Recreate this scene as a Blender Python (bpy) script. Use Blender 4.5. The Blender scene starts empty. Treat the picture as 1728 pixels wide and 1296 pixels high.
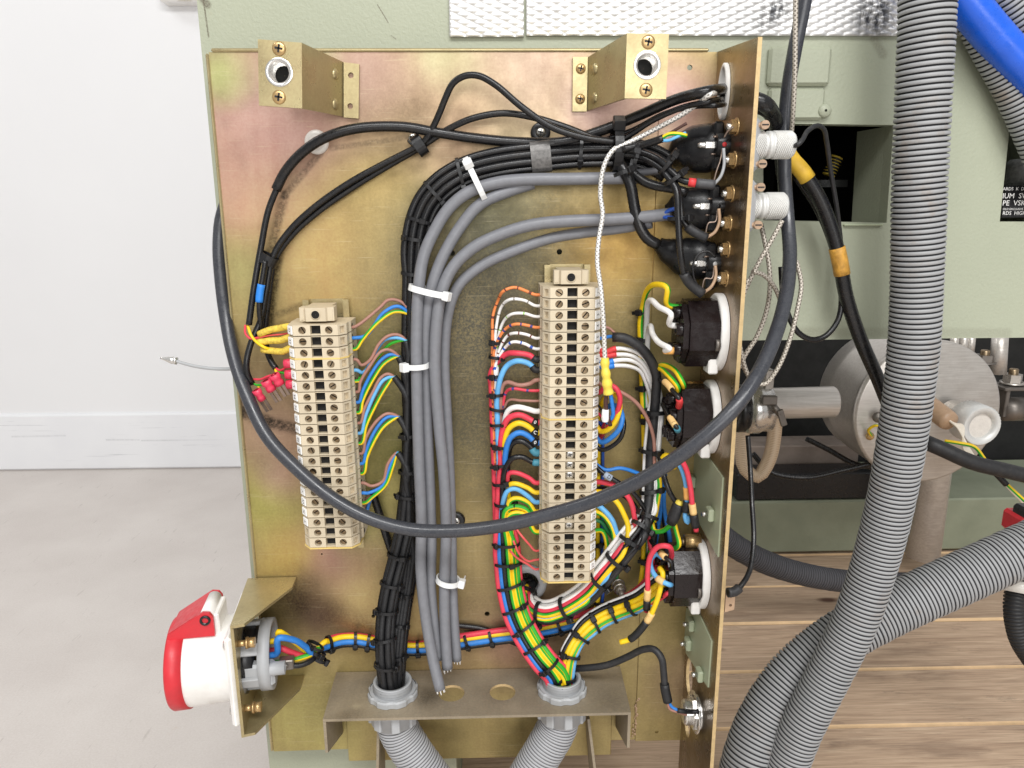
import bpy, bmesh, math, random
from mathutils import Vector, Matrix
from mathutils.geometry import tessellate_polygon
random.seed(11)
RAD = math.radians
V = Vector
sc = bpy.context.scene
COL = sc.collection

# ------------------------------------------------------------------ camera
FPX, CX, CY = 1248.0, 864.0, 648.0          # focal length and centre in photo pixels (1728 wide)
PITCH, YAW, ROLL = RAD(13.324), RAD(1.450), RAD(-0.326)
D = 0.56                                     # camera to mounting plate, metres
CAMZ = 0.74
CAM = V((0, 0, CAMZ))
_F = V((math.sin(YAW)*math.cos(PITCH), math.cos(YAW)*math.cos(PITCH), -math.sin(PITCH)))
_R0 = V((math.cos(YAW), -math.sin(YAW), 0)); _U0 = _R0.cross(_F)
_R = _R0*math.cos(ROLL)+_U0*math.sin(ROLL); _U = -_R0*math.sin(ROLL)+_U0*math.cos(ROLL)
cd = bpy.data.cameras.new('camera'); cam = bpy.data.objects.new('camera', cd); COL.objects.link(cam)
cd.sensor_width = 36.0; cd.lens = 36.0*FPX/1728.0; cd.clip_start = 0.02; cd.clip_end = 60
M = Matrix((_R, _U, -_F)).transposed().to_4x4(); M.translation = CAM
cam.matrix_world = M
sc.camera = cam

# ------------------------------------------------------------------ light: a bright workshop with ceiling panels
w = bpy.data.worlds.new('World'); sc.world = w; w.use_nodes = True
bg = w.node_tree.nodes['Background']; bg.inputs[0].default_value = (1.0, 1.0, 1.0, 1); bg.inputs[1].default_value = 0.49
def area(name, loc, target, sx, sy, power, col=(1, .993, .982)):
    l = bpy.data.lights.new(name, 'AREA'); l.shape = 'RECTANGLE'; l.size = sx; l.size_y = sy
    l.energy = power; l.color = col
    o = bpy.data.objects.new(name, l); COL.objects.link(o); o.location = loc
    o.rotation_euler = (V(target)-V(loc)).to_track_quat('-Z', 'Y').to_euler()
    return o
area('ceiling_panel_lamp', (-0.35, -0.95, 2.3), (0.0, 0.5, 0.4), 1.4, 0.5, 24)
area('ceiling_panel_lamp', (0.6, -1.05, 2.15), (0.45, 0.7, 0.4), 1.2, 0.4, 23)
area('ceiling_panel_lamp', (-1.9, 1.0, 2.5), (-1.5, 1.9, 0.2), 1.2, 0.5, 12)
area('front_fill_lamp', (0.40, -1.9, 1.05), (0.40, 0.8, 0.5), 1.8, 0.9, 21)  # added frontal fill behind the camera, lifts the shaded fronts and the drum
vs = sc.view_settings
vs.view_transform = 'Standard'; vs.look = 'None'; vs.exposure = 0.0; vs.gamma = 1.0; vs.use_curve_mapping = False
sc.render.engine = 'CYCLES'
sc.cycles.max_bounces = 8
try: sc.cycles.use_denoising = True
except Exception: pass

# ------------------------------------------------------------------ geometry helpers
def ray(px, py):
    return _F + _R*((px-CX)/FPX) - _U*((py-CY)/FPX)
def pt(px, py, o=0.0):
    """world point seen at photo pixel (px,py), o millimetres in front of the mounting plate"""
    r = ray(px, py); return CAM + r*((D-o*0.001)/r.y)
def pz(px, py, z):
    r = ray(px, py); return CAM + r*((z-CAMZ)/r.z)
def proj(P):
    d = P-CAM; k = d.dot(_F); return (CX+FPX*d.dot(_R)/k, CY-FPX*d.dot(_U)/k)
XS = 0.1608                                   # inner face of the side plate
def ps(px, py, dx=0.0):
    """point on a plane parallel to the side plate, dx mm to its left"""
    r = ray(px, py); return CAM + r*((XS-dx*0.001)/r.x)
def P3(p):
    if isinstance(p, Vector): return p
    return pt(*p)
def srgb(r, g=None, b=None):
    if g is None: r, g, b = r
    f = lambda c: (c/255)/12.92 if c/255 <= .04045 else ((c/255+.055)/1.055)**2.4
    return (f(r), f(g), f(b), 1.0)

def link(name, me, mats=None, parent=None, label=None, cat=None, group=None, kind=None, smooth=False):
    o = bpy.data.objects.new(name, me); COL.objects.link(o)
    if me is not None:
        if mats is not None:
            for m in (mats if isinstance(mats, (list, tuple)) else [mats]):
                if m is not None and m.name not in [x.name for x in me.materials if x]: me.materials.append(m)
        if smooth and len(me.polygons): me.polygons.foreach_set('use_smooth', [True]*len(me.polygons))
    if parent is not None: o.parent = parent
    if label: o['label'] = label
    if cat: o['category'] = cat
    if group: o['group'] = group
    if kind: o['kind'] = kind
    return o
def thing(name, label, cat, loc=(0, 0, 0), group=None):
    o = link(name, None, None, None, label, cat, group); o.location = loc; o.empty_display_size = .01
    return o
def part(name, me, mats, root, smooth=False, label=None):
    """mesh given in world coordinates becomes a child of root"""
    o = link(name, me, mats, root, label, smooth=smooth)
    o.matrix_parent_inverse = Matrix.Translation(-V(root.location))
    return o
def mesh(name, v, f, mi=None):
    me = bpy.data.meshes.new(name); me.from_pydata([tuple(x) for x in v], [], f); me.update()
    if mi: me.polygons.foreach_set('material_index', mi)
    return me
def text_geo(txt, size, o, x, y):
    """built-in font outlines as vertices and faces, centred on o"""
    c = bpy.data.curves.new('t', 'FONT'); c.body = txt; c.size = size; c.align_x = 'CENTER'; c.align_y = 'CENTER'; c.resolution_u = 2
    ob = bpy.data.objects.new('t', c); me = bpy.data.meshes.new_from_object(ob)
    v = [V(o)+x*p.co.x+y*p.co.y for p in me.vertices]; f = [list(p.vertices) for p in me.polygons]
    n = x.cross(y)
    f = [q if (v[q[1]]-v[q[0]]).cross(v[q[2]]-v[q[1]]).dot(n) >= 0 else q[::-1] for q in f]
    bpy.data.objects.remove(ob); bpy.data.curves.remove(c); bpy.data.meshes.remove(me)
    return v, f
class MB:
    """collects simple solids into one mesh"""
    def __init__(s): s.v = []; s.f = []; s.m = []; s.sm = []
    def add(s, v, f, m=0, sm=False):
        k = len(s.v); s.v += [V(x) for x in v]
        for q in f: s.f.append([i+k for i in q]); s.m.append(m); s.sm.append(sm)
        return s
    def box(s, c, ax, ay, az, m=0):
        """centre and three half-axis vectors"""
        c = V(c); v = [c+ax*i+ay*j+az*k for i in (-1, 1) for j in (-1, 1) for k in (-1, 1)]
        f = [(0, 1, 3, 2), (4, 6, 7, 5), (0, 4, 5, 1), (2, 3, 7, 6), (0, 2, 6, 4), (1, 5, 7, 3)]
        if ax.cross(ay).dot(az) < 0: f = [q[::-1] for q in f]
        return s.add(v, f, m)
    def bbox(s, c, ax, ay, az, b, m=0):
        """box with chamfered edges of size b"""
        c = V(c); L = [ax.length, ay.length, az.length]; A = [ax.normalized(), ay.normalized(), az.normalized()]
        b = min(b, min(L)*.9); v = []; ix = {}
        for i in (-1, 1):
            for j in (-1, 1):
                for k in (-1, 1):
                    sg = (i, j, k)
                    for d in range(3):
                        p = V(c)
                        for e in range(3): p = p + A[e]*sg[e]*(L[e] if e == d else L[e]-b)
                        ix[(sg, d)] = len(v); v.append(p)
        f = []
        S = (-1, 1)
        for d in range(3):
            e, g = [(1, 2), (2, 0), (0, 1)][d]
            for sd in S:
                q = []
                for (a, bb) in ((-1, -1), (1, -1), (1, 1), (-1, 1)):
                    sg = [0, 0, 0]; sg[d] = sd; sg[e] = a; sg[g] = bb; q.append(ix[(tuple(sg), d)])
                f.append(q if sd > 0 else q[::-1])
        for d in range(3):
            e, g = [(1, 2), (2, 0), (0, 1)][d]
            for a in S:
                for bb in S:
                    s1 = [0]*3; s1[d] = -1; s1[e] = a; s1[g] = bb; s2 = list(s1); s2[d] = 1
                    q = [ix[(tuple(s1), e)], ix[(tuple(s2), e)], ix[(tuple(s2), g)], ix[(tuple(s1), g)]]
                    f.append(q)
        for i in S:
            for j in S:
                for k in S: f.append([ix[((i, j, k), d)] for d in range(3)])
        k = len(s.f); s.add(v, f, m)
        for q in range(k, len(s.f)):
            idx = s.f[q]; p0, p1, p2 = s.v[idx[0]], s.v[idx[1]], s.v[idx[2]]
            cen = sum((s.v[i] for i in idx), V((0, 0, 0)))/len(idx)
            if (p1-p0).cross(p2-p0).dot(cen-c) < 0: s.f[q] = idx[::-1]
        return s
    def cyl(s, a, b, r, r2=None, n=16, m=0, caps=True, sm=True, inner=0):
        a, b = V(a), V(b); t = (b-a).normalized(); x = t.orthogonal().normalized(); y = t.cross(x)
        r2 = r if r2 is None else r2
        v = []
        for i in range(n):
            q = 2*math.pi*i/n; d = x*math.cos(q)+y*math.sin(q); v += [a+d*r, b+d*r2]
        f = [(2*i, 2*((i+1) % n), 2*((i+1) % n)+1, 2*i+1) for i in range(n)]
        s.add(v, f, m, sm)
        if caps:
            k = len(s.v)-2*n
            s.f.append([k+2*i for i in range(n)][::-1]); s.m.append(m); s.sm.append(False)
            s.f.append([k+2*i+1 for i in range(n)]); s.m.append(m); s.sm.append(False)
        return s
    def lathe(s, a, axis, prof, n=24, m=0, x=None, mats=None):
        """prof: list of (distance along axis, radius)"""
        a = V(a); t = V(axis).normalized(); x = x or t.orthogonal().normalized(); y = t.cross(x); v = []
        for (h, r) in prof:
            for i in range(n):
                q = 2*math.pi*i/n; v.append(a+t*h+(x*math.cos(q)+y*math.sin(q))*r)
        for j in range(len(prof)-1):
            mm = mats[j] if mats else m
            f = [(j*n+i, j*n+(i+1) % n, (j+1)*n+(i+1) % n, (j+1)*n+i) for i in range(n)]
            if j == 0: k0 = len(s.v); s.add(v, [], 0)
            for q in f: s.f.append([i+k0 for i in q]); s.m.append(mm); s.sm.append(True)
        return s
    def sheet(s, poly, n, th, holes=(), m=0, mh=None):
        """planar polygon (world points) with holes, extruded by th along -n"""
        n = V(n).normalized(); loops = [[V(p) for p in poly]]+[[V(p) for p in h] for h in holes]
        flat = [p for l in loops for p in l]
        tri = tessellate_polygon(loops)
        k = len(s.v); N = len(flat); s.v += flat+[p-n*th for p in flat]
        for t in tri:
            a, b, c = (flat[i] for i in t)
            t = list(t) if (b-a).cross(c-a).dot(n) > 0 else list(t)[::-1]
            s.f.append([i+k for i in t]); s.m.append(m); s.sm.append(False)
            s.f.append([i+k+N for i in t[::-1]]); s.m.append(m); s.sm.append(False)
        o = 0
        for li, l in enumerate(loops):
            L = len(l)
            ar = sum((l[i].cross(l[(i+1) % L]) for i in range(L)), V((0, 0, 0))).dot(n)
            for i in range(L):
                a, b = k+o+i, k+o+(i+1) % L
                q = [a, a+N, b+N, b]
                if (ar < 0) != (li > 0): q = q[::-1]
                s.f.append(q); s.m.append(m if (li == 0 or mh is None) else mh); s.sm.append(False)
            o += L
        return s
    def mesh(s, name='m'):
        me = mesh(name, s.v, s.f, s.m)
        if any(s.sm): me.polygons.foreach_set('use_smooth', s.sm)
        return me
def circ(c, x, y, r, n=20, ry=None):
    ry = r if ry is None else ry
    return [V(c)+V(x)*math.cos(2*math.pi*i/n)*r+V(y)*math.sin(2*math.pi*i/n)*ry for i in range(n)]
EX, EY, EZ = V((1, 0, 0)), V((0, 1, 0)), V((0, 0, 1))
MM = 0.001

# ---- tubes -------------------------------------------------------
def smooth_path(ctrl, step):
    """centripetal Catmull-Rom through the points, resampled at about step metres"""
    P = [V(p) for p in ctrl]
    Q = [P[0]]
    for p in P[1:]:
        if (p-Q[-1]).length > 1e-5: Q.append(p)
    P = Q
    if len(P) == 1: return P
    P = [P[0]*2-P[1]]+P+[P[-1]*2-P[-2]]
    out = []
    for i in range(1, len(P)-2):
        p0, p1, p2, p3 = P[i-1:i+3]
        t0 = 0; t1 = t0+max((p1-p0).length, 1e-6)**.5; t2 = t1+max((p2-p1).length, 1e-6)**.5; t3 = t2+max((p3-p2).length, 1e-6)**.5
        n = max(1, int(math.ceil((p2-p1).length/step)))
        for k in range(n):
            t = t1+(t2-t1)*k/n
            A1 = p0*((t1-t)/(t1-t0))+p1*((t-t0)/(t1-t0)); A2 = p1*((t2-t)/(t2-t1))+p2*((t-t1)/(t2-t1)); A3 = p2*((t3-t)/(t3-t2))+p3*((t-t2)/(t3-t2))
            B1 = A1*((t2-t)/(t2-t0))+A2*((t-t0)/(t2-t0)); B2 = A2*((t3-t)/(t3-t1))+A3*((t-t1)/(t3-t1))
            out.append(B1*((t2-t)/(t2-t1))+B2*((t-t1)/(t2-t1)))
    out.append(P[-2]); return out
def resample(pts, step):
    L = [0.0]
    for i in range(1, len(pts)): L.append(L[-1]+(pts[i]-pts[i-1]).length)
    n = int(L[-1]/step); out = []; j = 0
    for k in range(n+1):
        d = k*step
        while j < len(L)-2 and L[j+1] < d: j += 1
        out.append(pts[j]+(pts[j+1]-pts[j])*((d-L[j])/max(1e-9, L[j+1]-L[j])))
    return out
def frames(pts):
    T = []
    for i in range(len(pts)):
        T.append((pts[min(i+1, len(pts)-1)]-pts[max(i-1, 0)]).normalized())
    x = T[0].cross(V((0, -1, 0)))
    x = x.normalized() if x.length > 1e-3 else T[0].orthogonal().normalized()
    X = []
    for t in T:
        x = (x-t*x.dot(t)); x = x.normalized() if x.length > 1e-6 else t.orthogonal().normalized(); X.append(V(x))
    return T, X
def tube_mesh(name, pts, rad, n=8, caps=True, mi=None, flat=1.0, twist=0.0):
    """rad: number or function of (arc length, index); mi: function(arc length mm, side) -> material index"""
    T, X = frames(pts); v = []; f = []; m = []; L = [0.0]
    for i in range(1, len(pts)): L.append(L[-1]+(pts[i]-pts[i-1]).length)
    for i, p in enumerate(pts):
        r = rad(L[i], i) if callable(rad) else rad
        y = T[i].cross(X[i]); tw = twist*L[i]
        for k in range(n):
            q = 2*math.pi*k/n+tw
            v.append(p+X[i]*(math.cos(q)*r)+y*(math.sin(q)*r*flat))
    for i in range(len(pts)-1):
        for k in range(n):
            f.append((i*n+k, i*n+(k+1) % n, (i+1)*n+(k+1) % n, (i+1)*n+k))
            m.append(mi((L[i]+L[i+1])*500, k) if mi else 0)
    nq = len(f)
    if caps:
        f.append(tuple(range(n))[::-1]); m.append(m[0]); f.append(tuple(range((len(pts)-1)*n, len(pts)*n))); m.append(m[-1 if not caps else -2])
    me = mesh(name, v, f, m)
    me.polygons.foreach_set('use_smooth', [True]*nq+[False]*(len(f)-nq))
    uv = me.uv_layers.new(name='UVMap'); dat = []
    for i in range(len(pts)-1):
        for k in range(n):
            dat += [k/n, L[i]*1000, (k+1)/n, L[i]*1000, (k+1)/n, L[i+1]*1000, k/n, L[i+1]*1000]
    dat += [0.0]*(2*len(uv.data)-len(dat))
    uv.data.foreach_set('uv', dat)
    return me
def px2m(wpx, P):
    """diameter in metres of something wpx photo pixels wide at world point P"""
    return wpx*(P-CAM).dot(_F)/FPX
class Path:
    def __init__(s, ctrl, step=.003):
        s.p = smooth_path([P3(c) for c in ctrl], step); s.T, _ = frames(s.p)
        s.q = [proj(p) for p in s.p]
    def find(s, px, py):
        return min(range(len(s.p)), key=lambda i: (s.q[i][0]-px)**2+(s.q[i][1]-py)**2)
    def fr(s, i):
        t = s.T[i]; n = V((0, -1, 0)); n = (n-t*n.dot(t)).normalized(); return s.p[i], t, n.cross(t), n
    def off(s, i, u, v):
        p, t, l, n = s.fr(i); return p+l*(u*MM)+n*(v*MM)
    def sub(s, a, b, u, v, step=5):
        i, j = s.find(*a), s.find(*b); k = step if j >= i else -step
        idx = list(range(i, j, k))+[j]
        return [s.off(q, u, v) for q in idx]
# ------------------------------------------------------------------ materials
def nmat(name):
    m = bpy.data.materials.new(name); m.use_nodes = True; nt = m.node_tree
    return m, nt, nt.nodes['Principled BSDF']
def nd(nt, t, **k):
    n = nt.nodes.new(t)
    for a, b in k.items():
        if a.startswith('i_'):
            key = a[2:]; key = int(key) if key.isdigit() else key
            n.inputs[key].default_value = b
        else: setattr(n, a, b)
    return n
def ramp(nt, fac, stops, interp='LINEAR'):
    r = nt.nodes.new('ShaderNodeValToRGB'); r.color_ramp.interpolation = interp; e = r.color_ramp.elements
    while len(e) < len(stops): e.new(0.5)
    for q, (p, c) in zip(e, stops): q.position = p; q.color = c
    nt.links.new(fac, r.inputs[0]); return r.outputs[0]
def mixc(nt, fac, a, b, mode='MIX'):
    n = nt.nodes.new('ShaderNodeMix'); n.data_type = 'RGBA'; n.blend_type = mode
    for s, x in ((n.inputs[0], fac), (n.inputs[6], a), (n.inputs[7], b)):
        if hasattr(x, 'is_linked'): nt.links.new(x, s)
        else: s.default_value = x
    return n.outputs[2]
def noise(nt, co, scale, detail=4, rough=.55, dist=0):
    n = nd(nt, 'ShaderNodeTexNoise', i_Scale=scale, i_Detail=detail, i_Roughness=rough, i_Distortion=dist)
    if co is not None: nt.links.new(co, n.inputs[0])
    return n.outputs[0]
def objco(nt): return nd(nt, 'ShaderNodeTexCoord').outputs['Object']
def scaleco(nt, co, s, rot=(0, 0, 0)):
    n = nd(nt, 'ShaderNodeMapping'); n.inputs['Scale'].default_value = s; n.inputs['Rotation'].default_value = rot
    nt.links.new(co, n.inputs[0]); return n.outputs[0]
def bump(nt, bs, h, st, dist=.001):
    b = nd(nt, 'ShaderNodeBump', i_Strength=st, i_Distance=dist); nt.links.new(h, b.inputs['Height']); nt.links.new(b.outputs[0], bs.inputs['Normal'])
MATS = {}
def M_(name, rgb, rough=.45, metal=0.0, var=.12, vscale=120, bmp=0.0, bscale=900, spec=.5, dirt=None, dirtamt=.5, dscale=60, coat=0):
    """plain material with slight tonal variation, fine relief and optional dirt"""
    if name in MATS: return MATS[name]
    m, nt, bs = nmat(name); c = srgb(rgb); co = objco(nt)
    n = noise(nt, co, vscale, 5)
    lo = tuple(x*(1-var) for x in c[:3])+(1,); hi = tuple(min(1, x*(1+var)) for x in c[:3])+(1,)
    col = ramp(nt, n, [(.3, lo), (.7, hi)])
    if dirt:
        d = noise(nt, co, dscale, 8, .65); f = ramp(nt, d, [(.48, (0, 0, 0, 1)), (.75, (dirtamt,)*3+(1,))])
        col = mixc(nt, f, col, srgb(dirt))
    nt.links.new(col, bs.inputs['Base Color'])
    rn = noise(nt, co, vscale*2.3, 4)
    rr = ramp(nt, rn, [(.3, (max(0, rough-.1),)*3+(1,)), (.7, (min(1, rough+.1),)*3+(1,))]); nt.links.new(rr, bs.inputs['Roughness'])
    bs.inputs['Metallic'].default_value = metal; bs.inputs['Specular IOR Level'].default_value = spec
    if coat: bs.inputs['Coat Weight'].default_value = coat
    if bmp: bump(nt, bs, noise(nt, co, bscale, 3), bmp)
    MATS[name] = m; return m

# insulation colours of the wires and cables
def wire(name, rgb, rough=.46, dirt=.22):
    return M_('insulation_'+name, rgb, rough, var=.07, vscale=200, dirt=(110, 95, 75), dirtamt=dirt, dscale=150, spec=.45)
wire('red', (222, 62, 82)); wire('yellow', (244, 204, 24)); wire('blue', (46, 126, 208)); wire('lightblue', (104, 176, 228))
wire('black', (22, 22, 24), .30, .08); wire('white', (238, 236, 233), .42, .10); wire('brown', (164, 118, 104)); wire('orange', (240, 140, 78))
wire('green', (48, 168, 44)); wire('grey', (122, 123, 128), .42, .06); wire('darkbrown', (72, 44, 38)); wire('darkgreen', (20, 110, 60))
wire('darkblue', (38, 82, 170)); wire('thinred', (232, 92, 92)); wire('violet', (70, 62, 130)); wire('ringbrown', (112, 50, 40)); wire('ringgrey', (150, 145, 140))
wire('ringgreen', (150, 205, 90)); wire('ringblue', (40, 90, 190))
def I(n): return MATS['insulation_'+n]
M_('black_rubber', (36, 36, 38), .52, var=.15, vscale=90, bmp=.12, bscale=1500, dirt=(96, 90, 84), dirtamt=.22, dscale=200)
M_('loop_cable', (54, 56, 62), .30, var=.08, vscale=60, dirt=(130, 128, 126), dirtamt=.16, dscale=700, spec=.6)
M_('tie_black', (22, 22, 24), .4, var=.1, spec=.5)
M_('tie_white', (236, 237, 236), .42, var=.03)
M_('shrink_black', (28, 28, 30), .5, var=.2, vscale=300, bmp=.25, bscale=700)
M_('terminal_beige', (205, 191, 165), .5, var=.05, vscale=70, dirt=(150, 120, 80), dirtamt=.16, dscale=50)
def tint_blocks():
    m = MATS['terminal_beige']; nt = m.node_tree; bs = nt.nodes['Principled BSDF']; l = bs.inputs['Base Color'].links[0].from_socket
    oi = nd(nt, 'ShaderNodeObjectInfo'); mr = nd(nt, 'ShaderNodeMapRange', i_3=.90, i_4=1.06); nt.links.new(oi.outputs['Random'], mr.inputs[0])
    h = nd(nt, 'ShaderNodeHueSaturation'); nt.links.new(l, h.inputs['Color']); nt.links.new(mr.outputs[0], h.inputs['Value']); nt.links.new(h.outputs[0], bs.inputs['Base Color'])
tint_blocks()
M_('terminal_dark', (14, 12, 11), .8, var=.1)
M_('partition_yellow', (224, 196, 120), .5, var=.05)
M_('marker_white', (240, 239, 236), .5, var=.02)
M_('band_grey', (104, 102, 100), .4, .3, var=.35, vscale=500)
M_('print_black', (20, 20, 22), .6, var=.05)
M_('screw_steel', (140, 122, 98), .34, .85, var=.3, vscale=250)
M_('screw_bright', (200, 198, 192), .25, .9, var=.1)
M_('brass', (200, 168, 118), .32, .75, var=.15, vscale=200)
M_('steel', (188, 182, 174), .34, .8, var=.14, vscale=40, dirt=(110, 95, 80), dirtamt=.35)
M_('steel_dark', (120, 114, 108), .42, .7, var=.2, vscale=40)
M_('chrome', (222, 220, 216), .22, .85, var=.08)
M_('alu_ring', (224, 224, 221), .42, .25, var=.05)
M_('alu_knurl', (214, 214, 212), .38, .55, var=.08, bmp=0)
M_('grey_plastic', (172, 174, 176), .45, var=.05, dirt=(110, 104, 92), dirtamt=.3)
M_('bakelite', (27, 19, 19), .24, var=.25, vscale=60, spec=.35, bmp=.15, bscale=260)
M_('black_plastic', (24, 24, 26), .34, var=.15, spec=.5)
M_('white_plastic', (240, 238, 234), .4, var=.02, dirt=(170, 160, 145), dirtamt=.3, dscale=25)
M_('red_plastic', (206, 44, 54), .4, var=.06, dirt=(150, 60, 60), dirtamt=.3, dscale=40)
M_('pink_crimp', (222, 62, 92), .35, var=.12, vscale=300)
M_('tin', (150, 132, 120), .35, .7, var=.2)
M_('yellow_sleeve', (226, 196, 76), .6, var=.2, vscale=500, dirt=(120, 95, 50), dirtamt=.7, dscale=420)
M_('yellow_crimp', (240, 214, 84), .42, var=.06)
M_('wall_white', (240, 240, 241), .7, var=.012, vscale=3, bmp=.05, bscale=300)
M_('blue_tape', (42, 130, 220), .45, var=.08)
M_('red_tape', (214, 60, 62), .5, var=.12)
M_('tan_marker', (236, 196, 130), .5, var=.08)
M_('teal_marker', (70, 140, 160), .5, var=.1)
M_('orange_marker', (240, 178, 96), .5, var=.06)
M_('clear_plastic', (226, 220, 212), .25, var=.05)
M_('yellow_label', (244, 220, 40), .5, var=.05)
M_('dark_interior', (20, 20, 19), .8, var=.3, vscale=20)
M_('blue_paint', (22, 92, 212), .3, var=.08, vscale=80, bmp=.15, bscale=160, spec=.6)
M_('pvc_brown', (176, 146, 118), .35, var=.1)
M_('yellow_band', (232, 190, 60), .5, var=.15, vscale=120, dirt=(150, 110, 40), dirtamt=.6)
M_('orange_wrap', (204, 152, 62), .6, var=.3, vscale=200, bmp=.5, bscale=300, dirt=(110, 74, 30), dirtamt=.6)
M_('pvc_white', (232, 222, 206), .6, var=.08)
M_('marker_grey', (168, 180, 196), .5, var=.1)
M_('shrink_grey', (74, 74, 76), .55, var=.15)
def braid(name, c1, c2, metal, k=1.0):
    m, nt, bs = nmat(name); uv = nd(nt, 'ShaderNodeUVMap').outputs[0]
    sep = nd(nt, 'ShaderNodeSeparateXYZ'); nt.links.new(uv, sep.inputs[0])
    def wv(sx):
        a = nd(nt, 'ShaderNodeMath', operation='MULTIPLY', i_1=sx*3.0); nt.links.new(sep.outputs[0], a.inputs[0])
        b = nd(nt, 'ShaderNodeMath', operation='MULTIPLY', i_1=.36*k); nt.links.new(sep.outputs[1], b.inputs[0])
        c = nd(nt, 'ShaderNodeMath', operation='ADD'); nt.links.new(a.outputs[0], c.inputs[0]); nt.links.new(b.outputs[0], c.inputs[1])
        d = nd(nt, 'ShaderNodeMath', operation='MULTIPLY', i_1=6.2832); nt.links.new(c.outputs[0], d.inputs[0])
        e = nd(nt, 'ShaderNodeMath', operation='SINE'); nt.links.new(d.outputs[0], e.inputs[0]); return e.outputs[0]
    mul = nd(nt, 'ShaderNodeMath', operation='MAXIMUM'); nt.links.new(wv(1), mul.inputs[0]); nt.links.new(wv(-1), mul.inputs[1])
    mr = nd(nt, 'ShaderNodeMapRange', i_1=-.6, i_2=1.0); nt.links.new(mul.outputs[0], mr.inputs[0])
    col = ramp(nt, mr.outputs[0], [(.15, srgb(c1)), (.6, srgb(c2))]); nt.links.new(col, bs.inputs['Base Color'])
    bs.inputs['Metallic'].default_value = metal; bs.inputs['Roughness'].default_value = .38
    bump(nt, bs, mr.outputs[0], .35, .0006); MATS[name] = m
braid('silver_braid', (150, 146, 140), (232, 229, 224), .35)
braid('dull_braid', (112, 104, 94), (192, 184, 172), .35)
braid('braided_tube', (174, 148, 120), (208, 186, 158), .0, 1.1)
def knurl():
    m = MATS['alu_knurl']; nt = m.node_tree; bs = nt.nodes['Principled BSDF']; co = objco(nt)
    v = nd(nt, 'ShaderNodeTexVoronoi', i_Scale=1100.0); nt.links.new(scaleco(nt, co, (1, 1, 1), (0, 0, .78)), v.inputs[0]); bump(nt, bs, v.outputs[0], .6, .0006)
knurl()

def segmask(nt, vec, a, b, r, amt, co, gscale=420, off=(0, 0, 0)):
    a, b = V(a), V(b); ab = b-a
    q = nd(nt, 'ShaderNodeVectorMath', operation='SUBTRACT'); nt.links.new(vec, q.inputs[0]); q.inputs[1].default_value = a+V(off)
    dt = nd(nt, 'ShaderNodeVectorMath', operation='DOT_PRODUCT'); nt.links.new(q.outputs[0], dt.inputs[0]); dt.inputs[1].default_value = ab/ab.length_squared
    cl = nd(nt, 'ShaderNodeClamp'); nt.links.new(dt.outputs['Value'], cl.inputs[0])
    sc_ = nd(nt, 'ShaderNodeVectorMath', operation='SCALE'); sc_.inputs[0].default_value = ab; nt.links.new(cl.outputs[0], sc_.inputs['Scale'])
    ds = nd(nt, 'ShaderNodeVectorMath', operation='DISTANCE'); nt.links.new(q.outputs[0], ds.inputs[0]); nt.links.new(sc_.outputs[0], ds.inputs[1])
    mr = nd(nt, 'ShaderNodeMapRange', i_1=r, i_2=r*.25, i_3=0.0, i_4=amt); mr.interpolation_type = 'SMOOTHSTEP'; nt.links.new(ds.outputs['Value'], mr.inputs[0])
    gr = ramp(nt, noise(nt, co, gscale, 6, .75), [(.34, (.25, .25, .25, 1)), (.6, (1, 1, 1, 1))])
    mm = nd(nt, 'ShaderNodeMath', operation='MULTIPLY'); nt.links.new(mr.outputs[0], mm.inputs[0]); nt.links.new(gr, mm.inputs[1])
    return mm.outputs[0]
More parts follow.
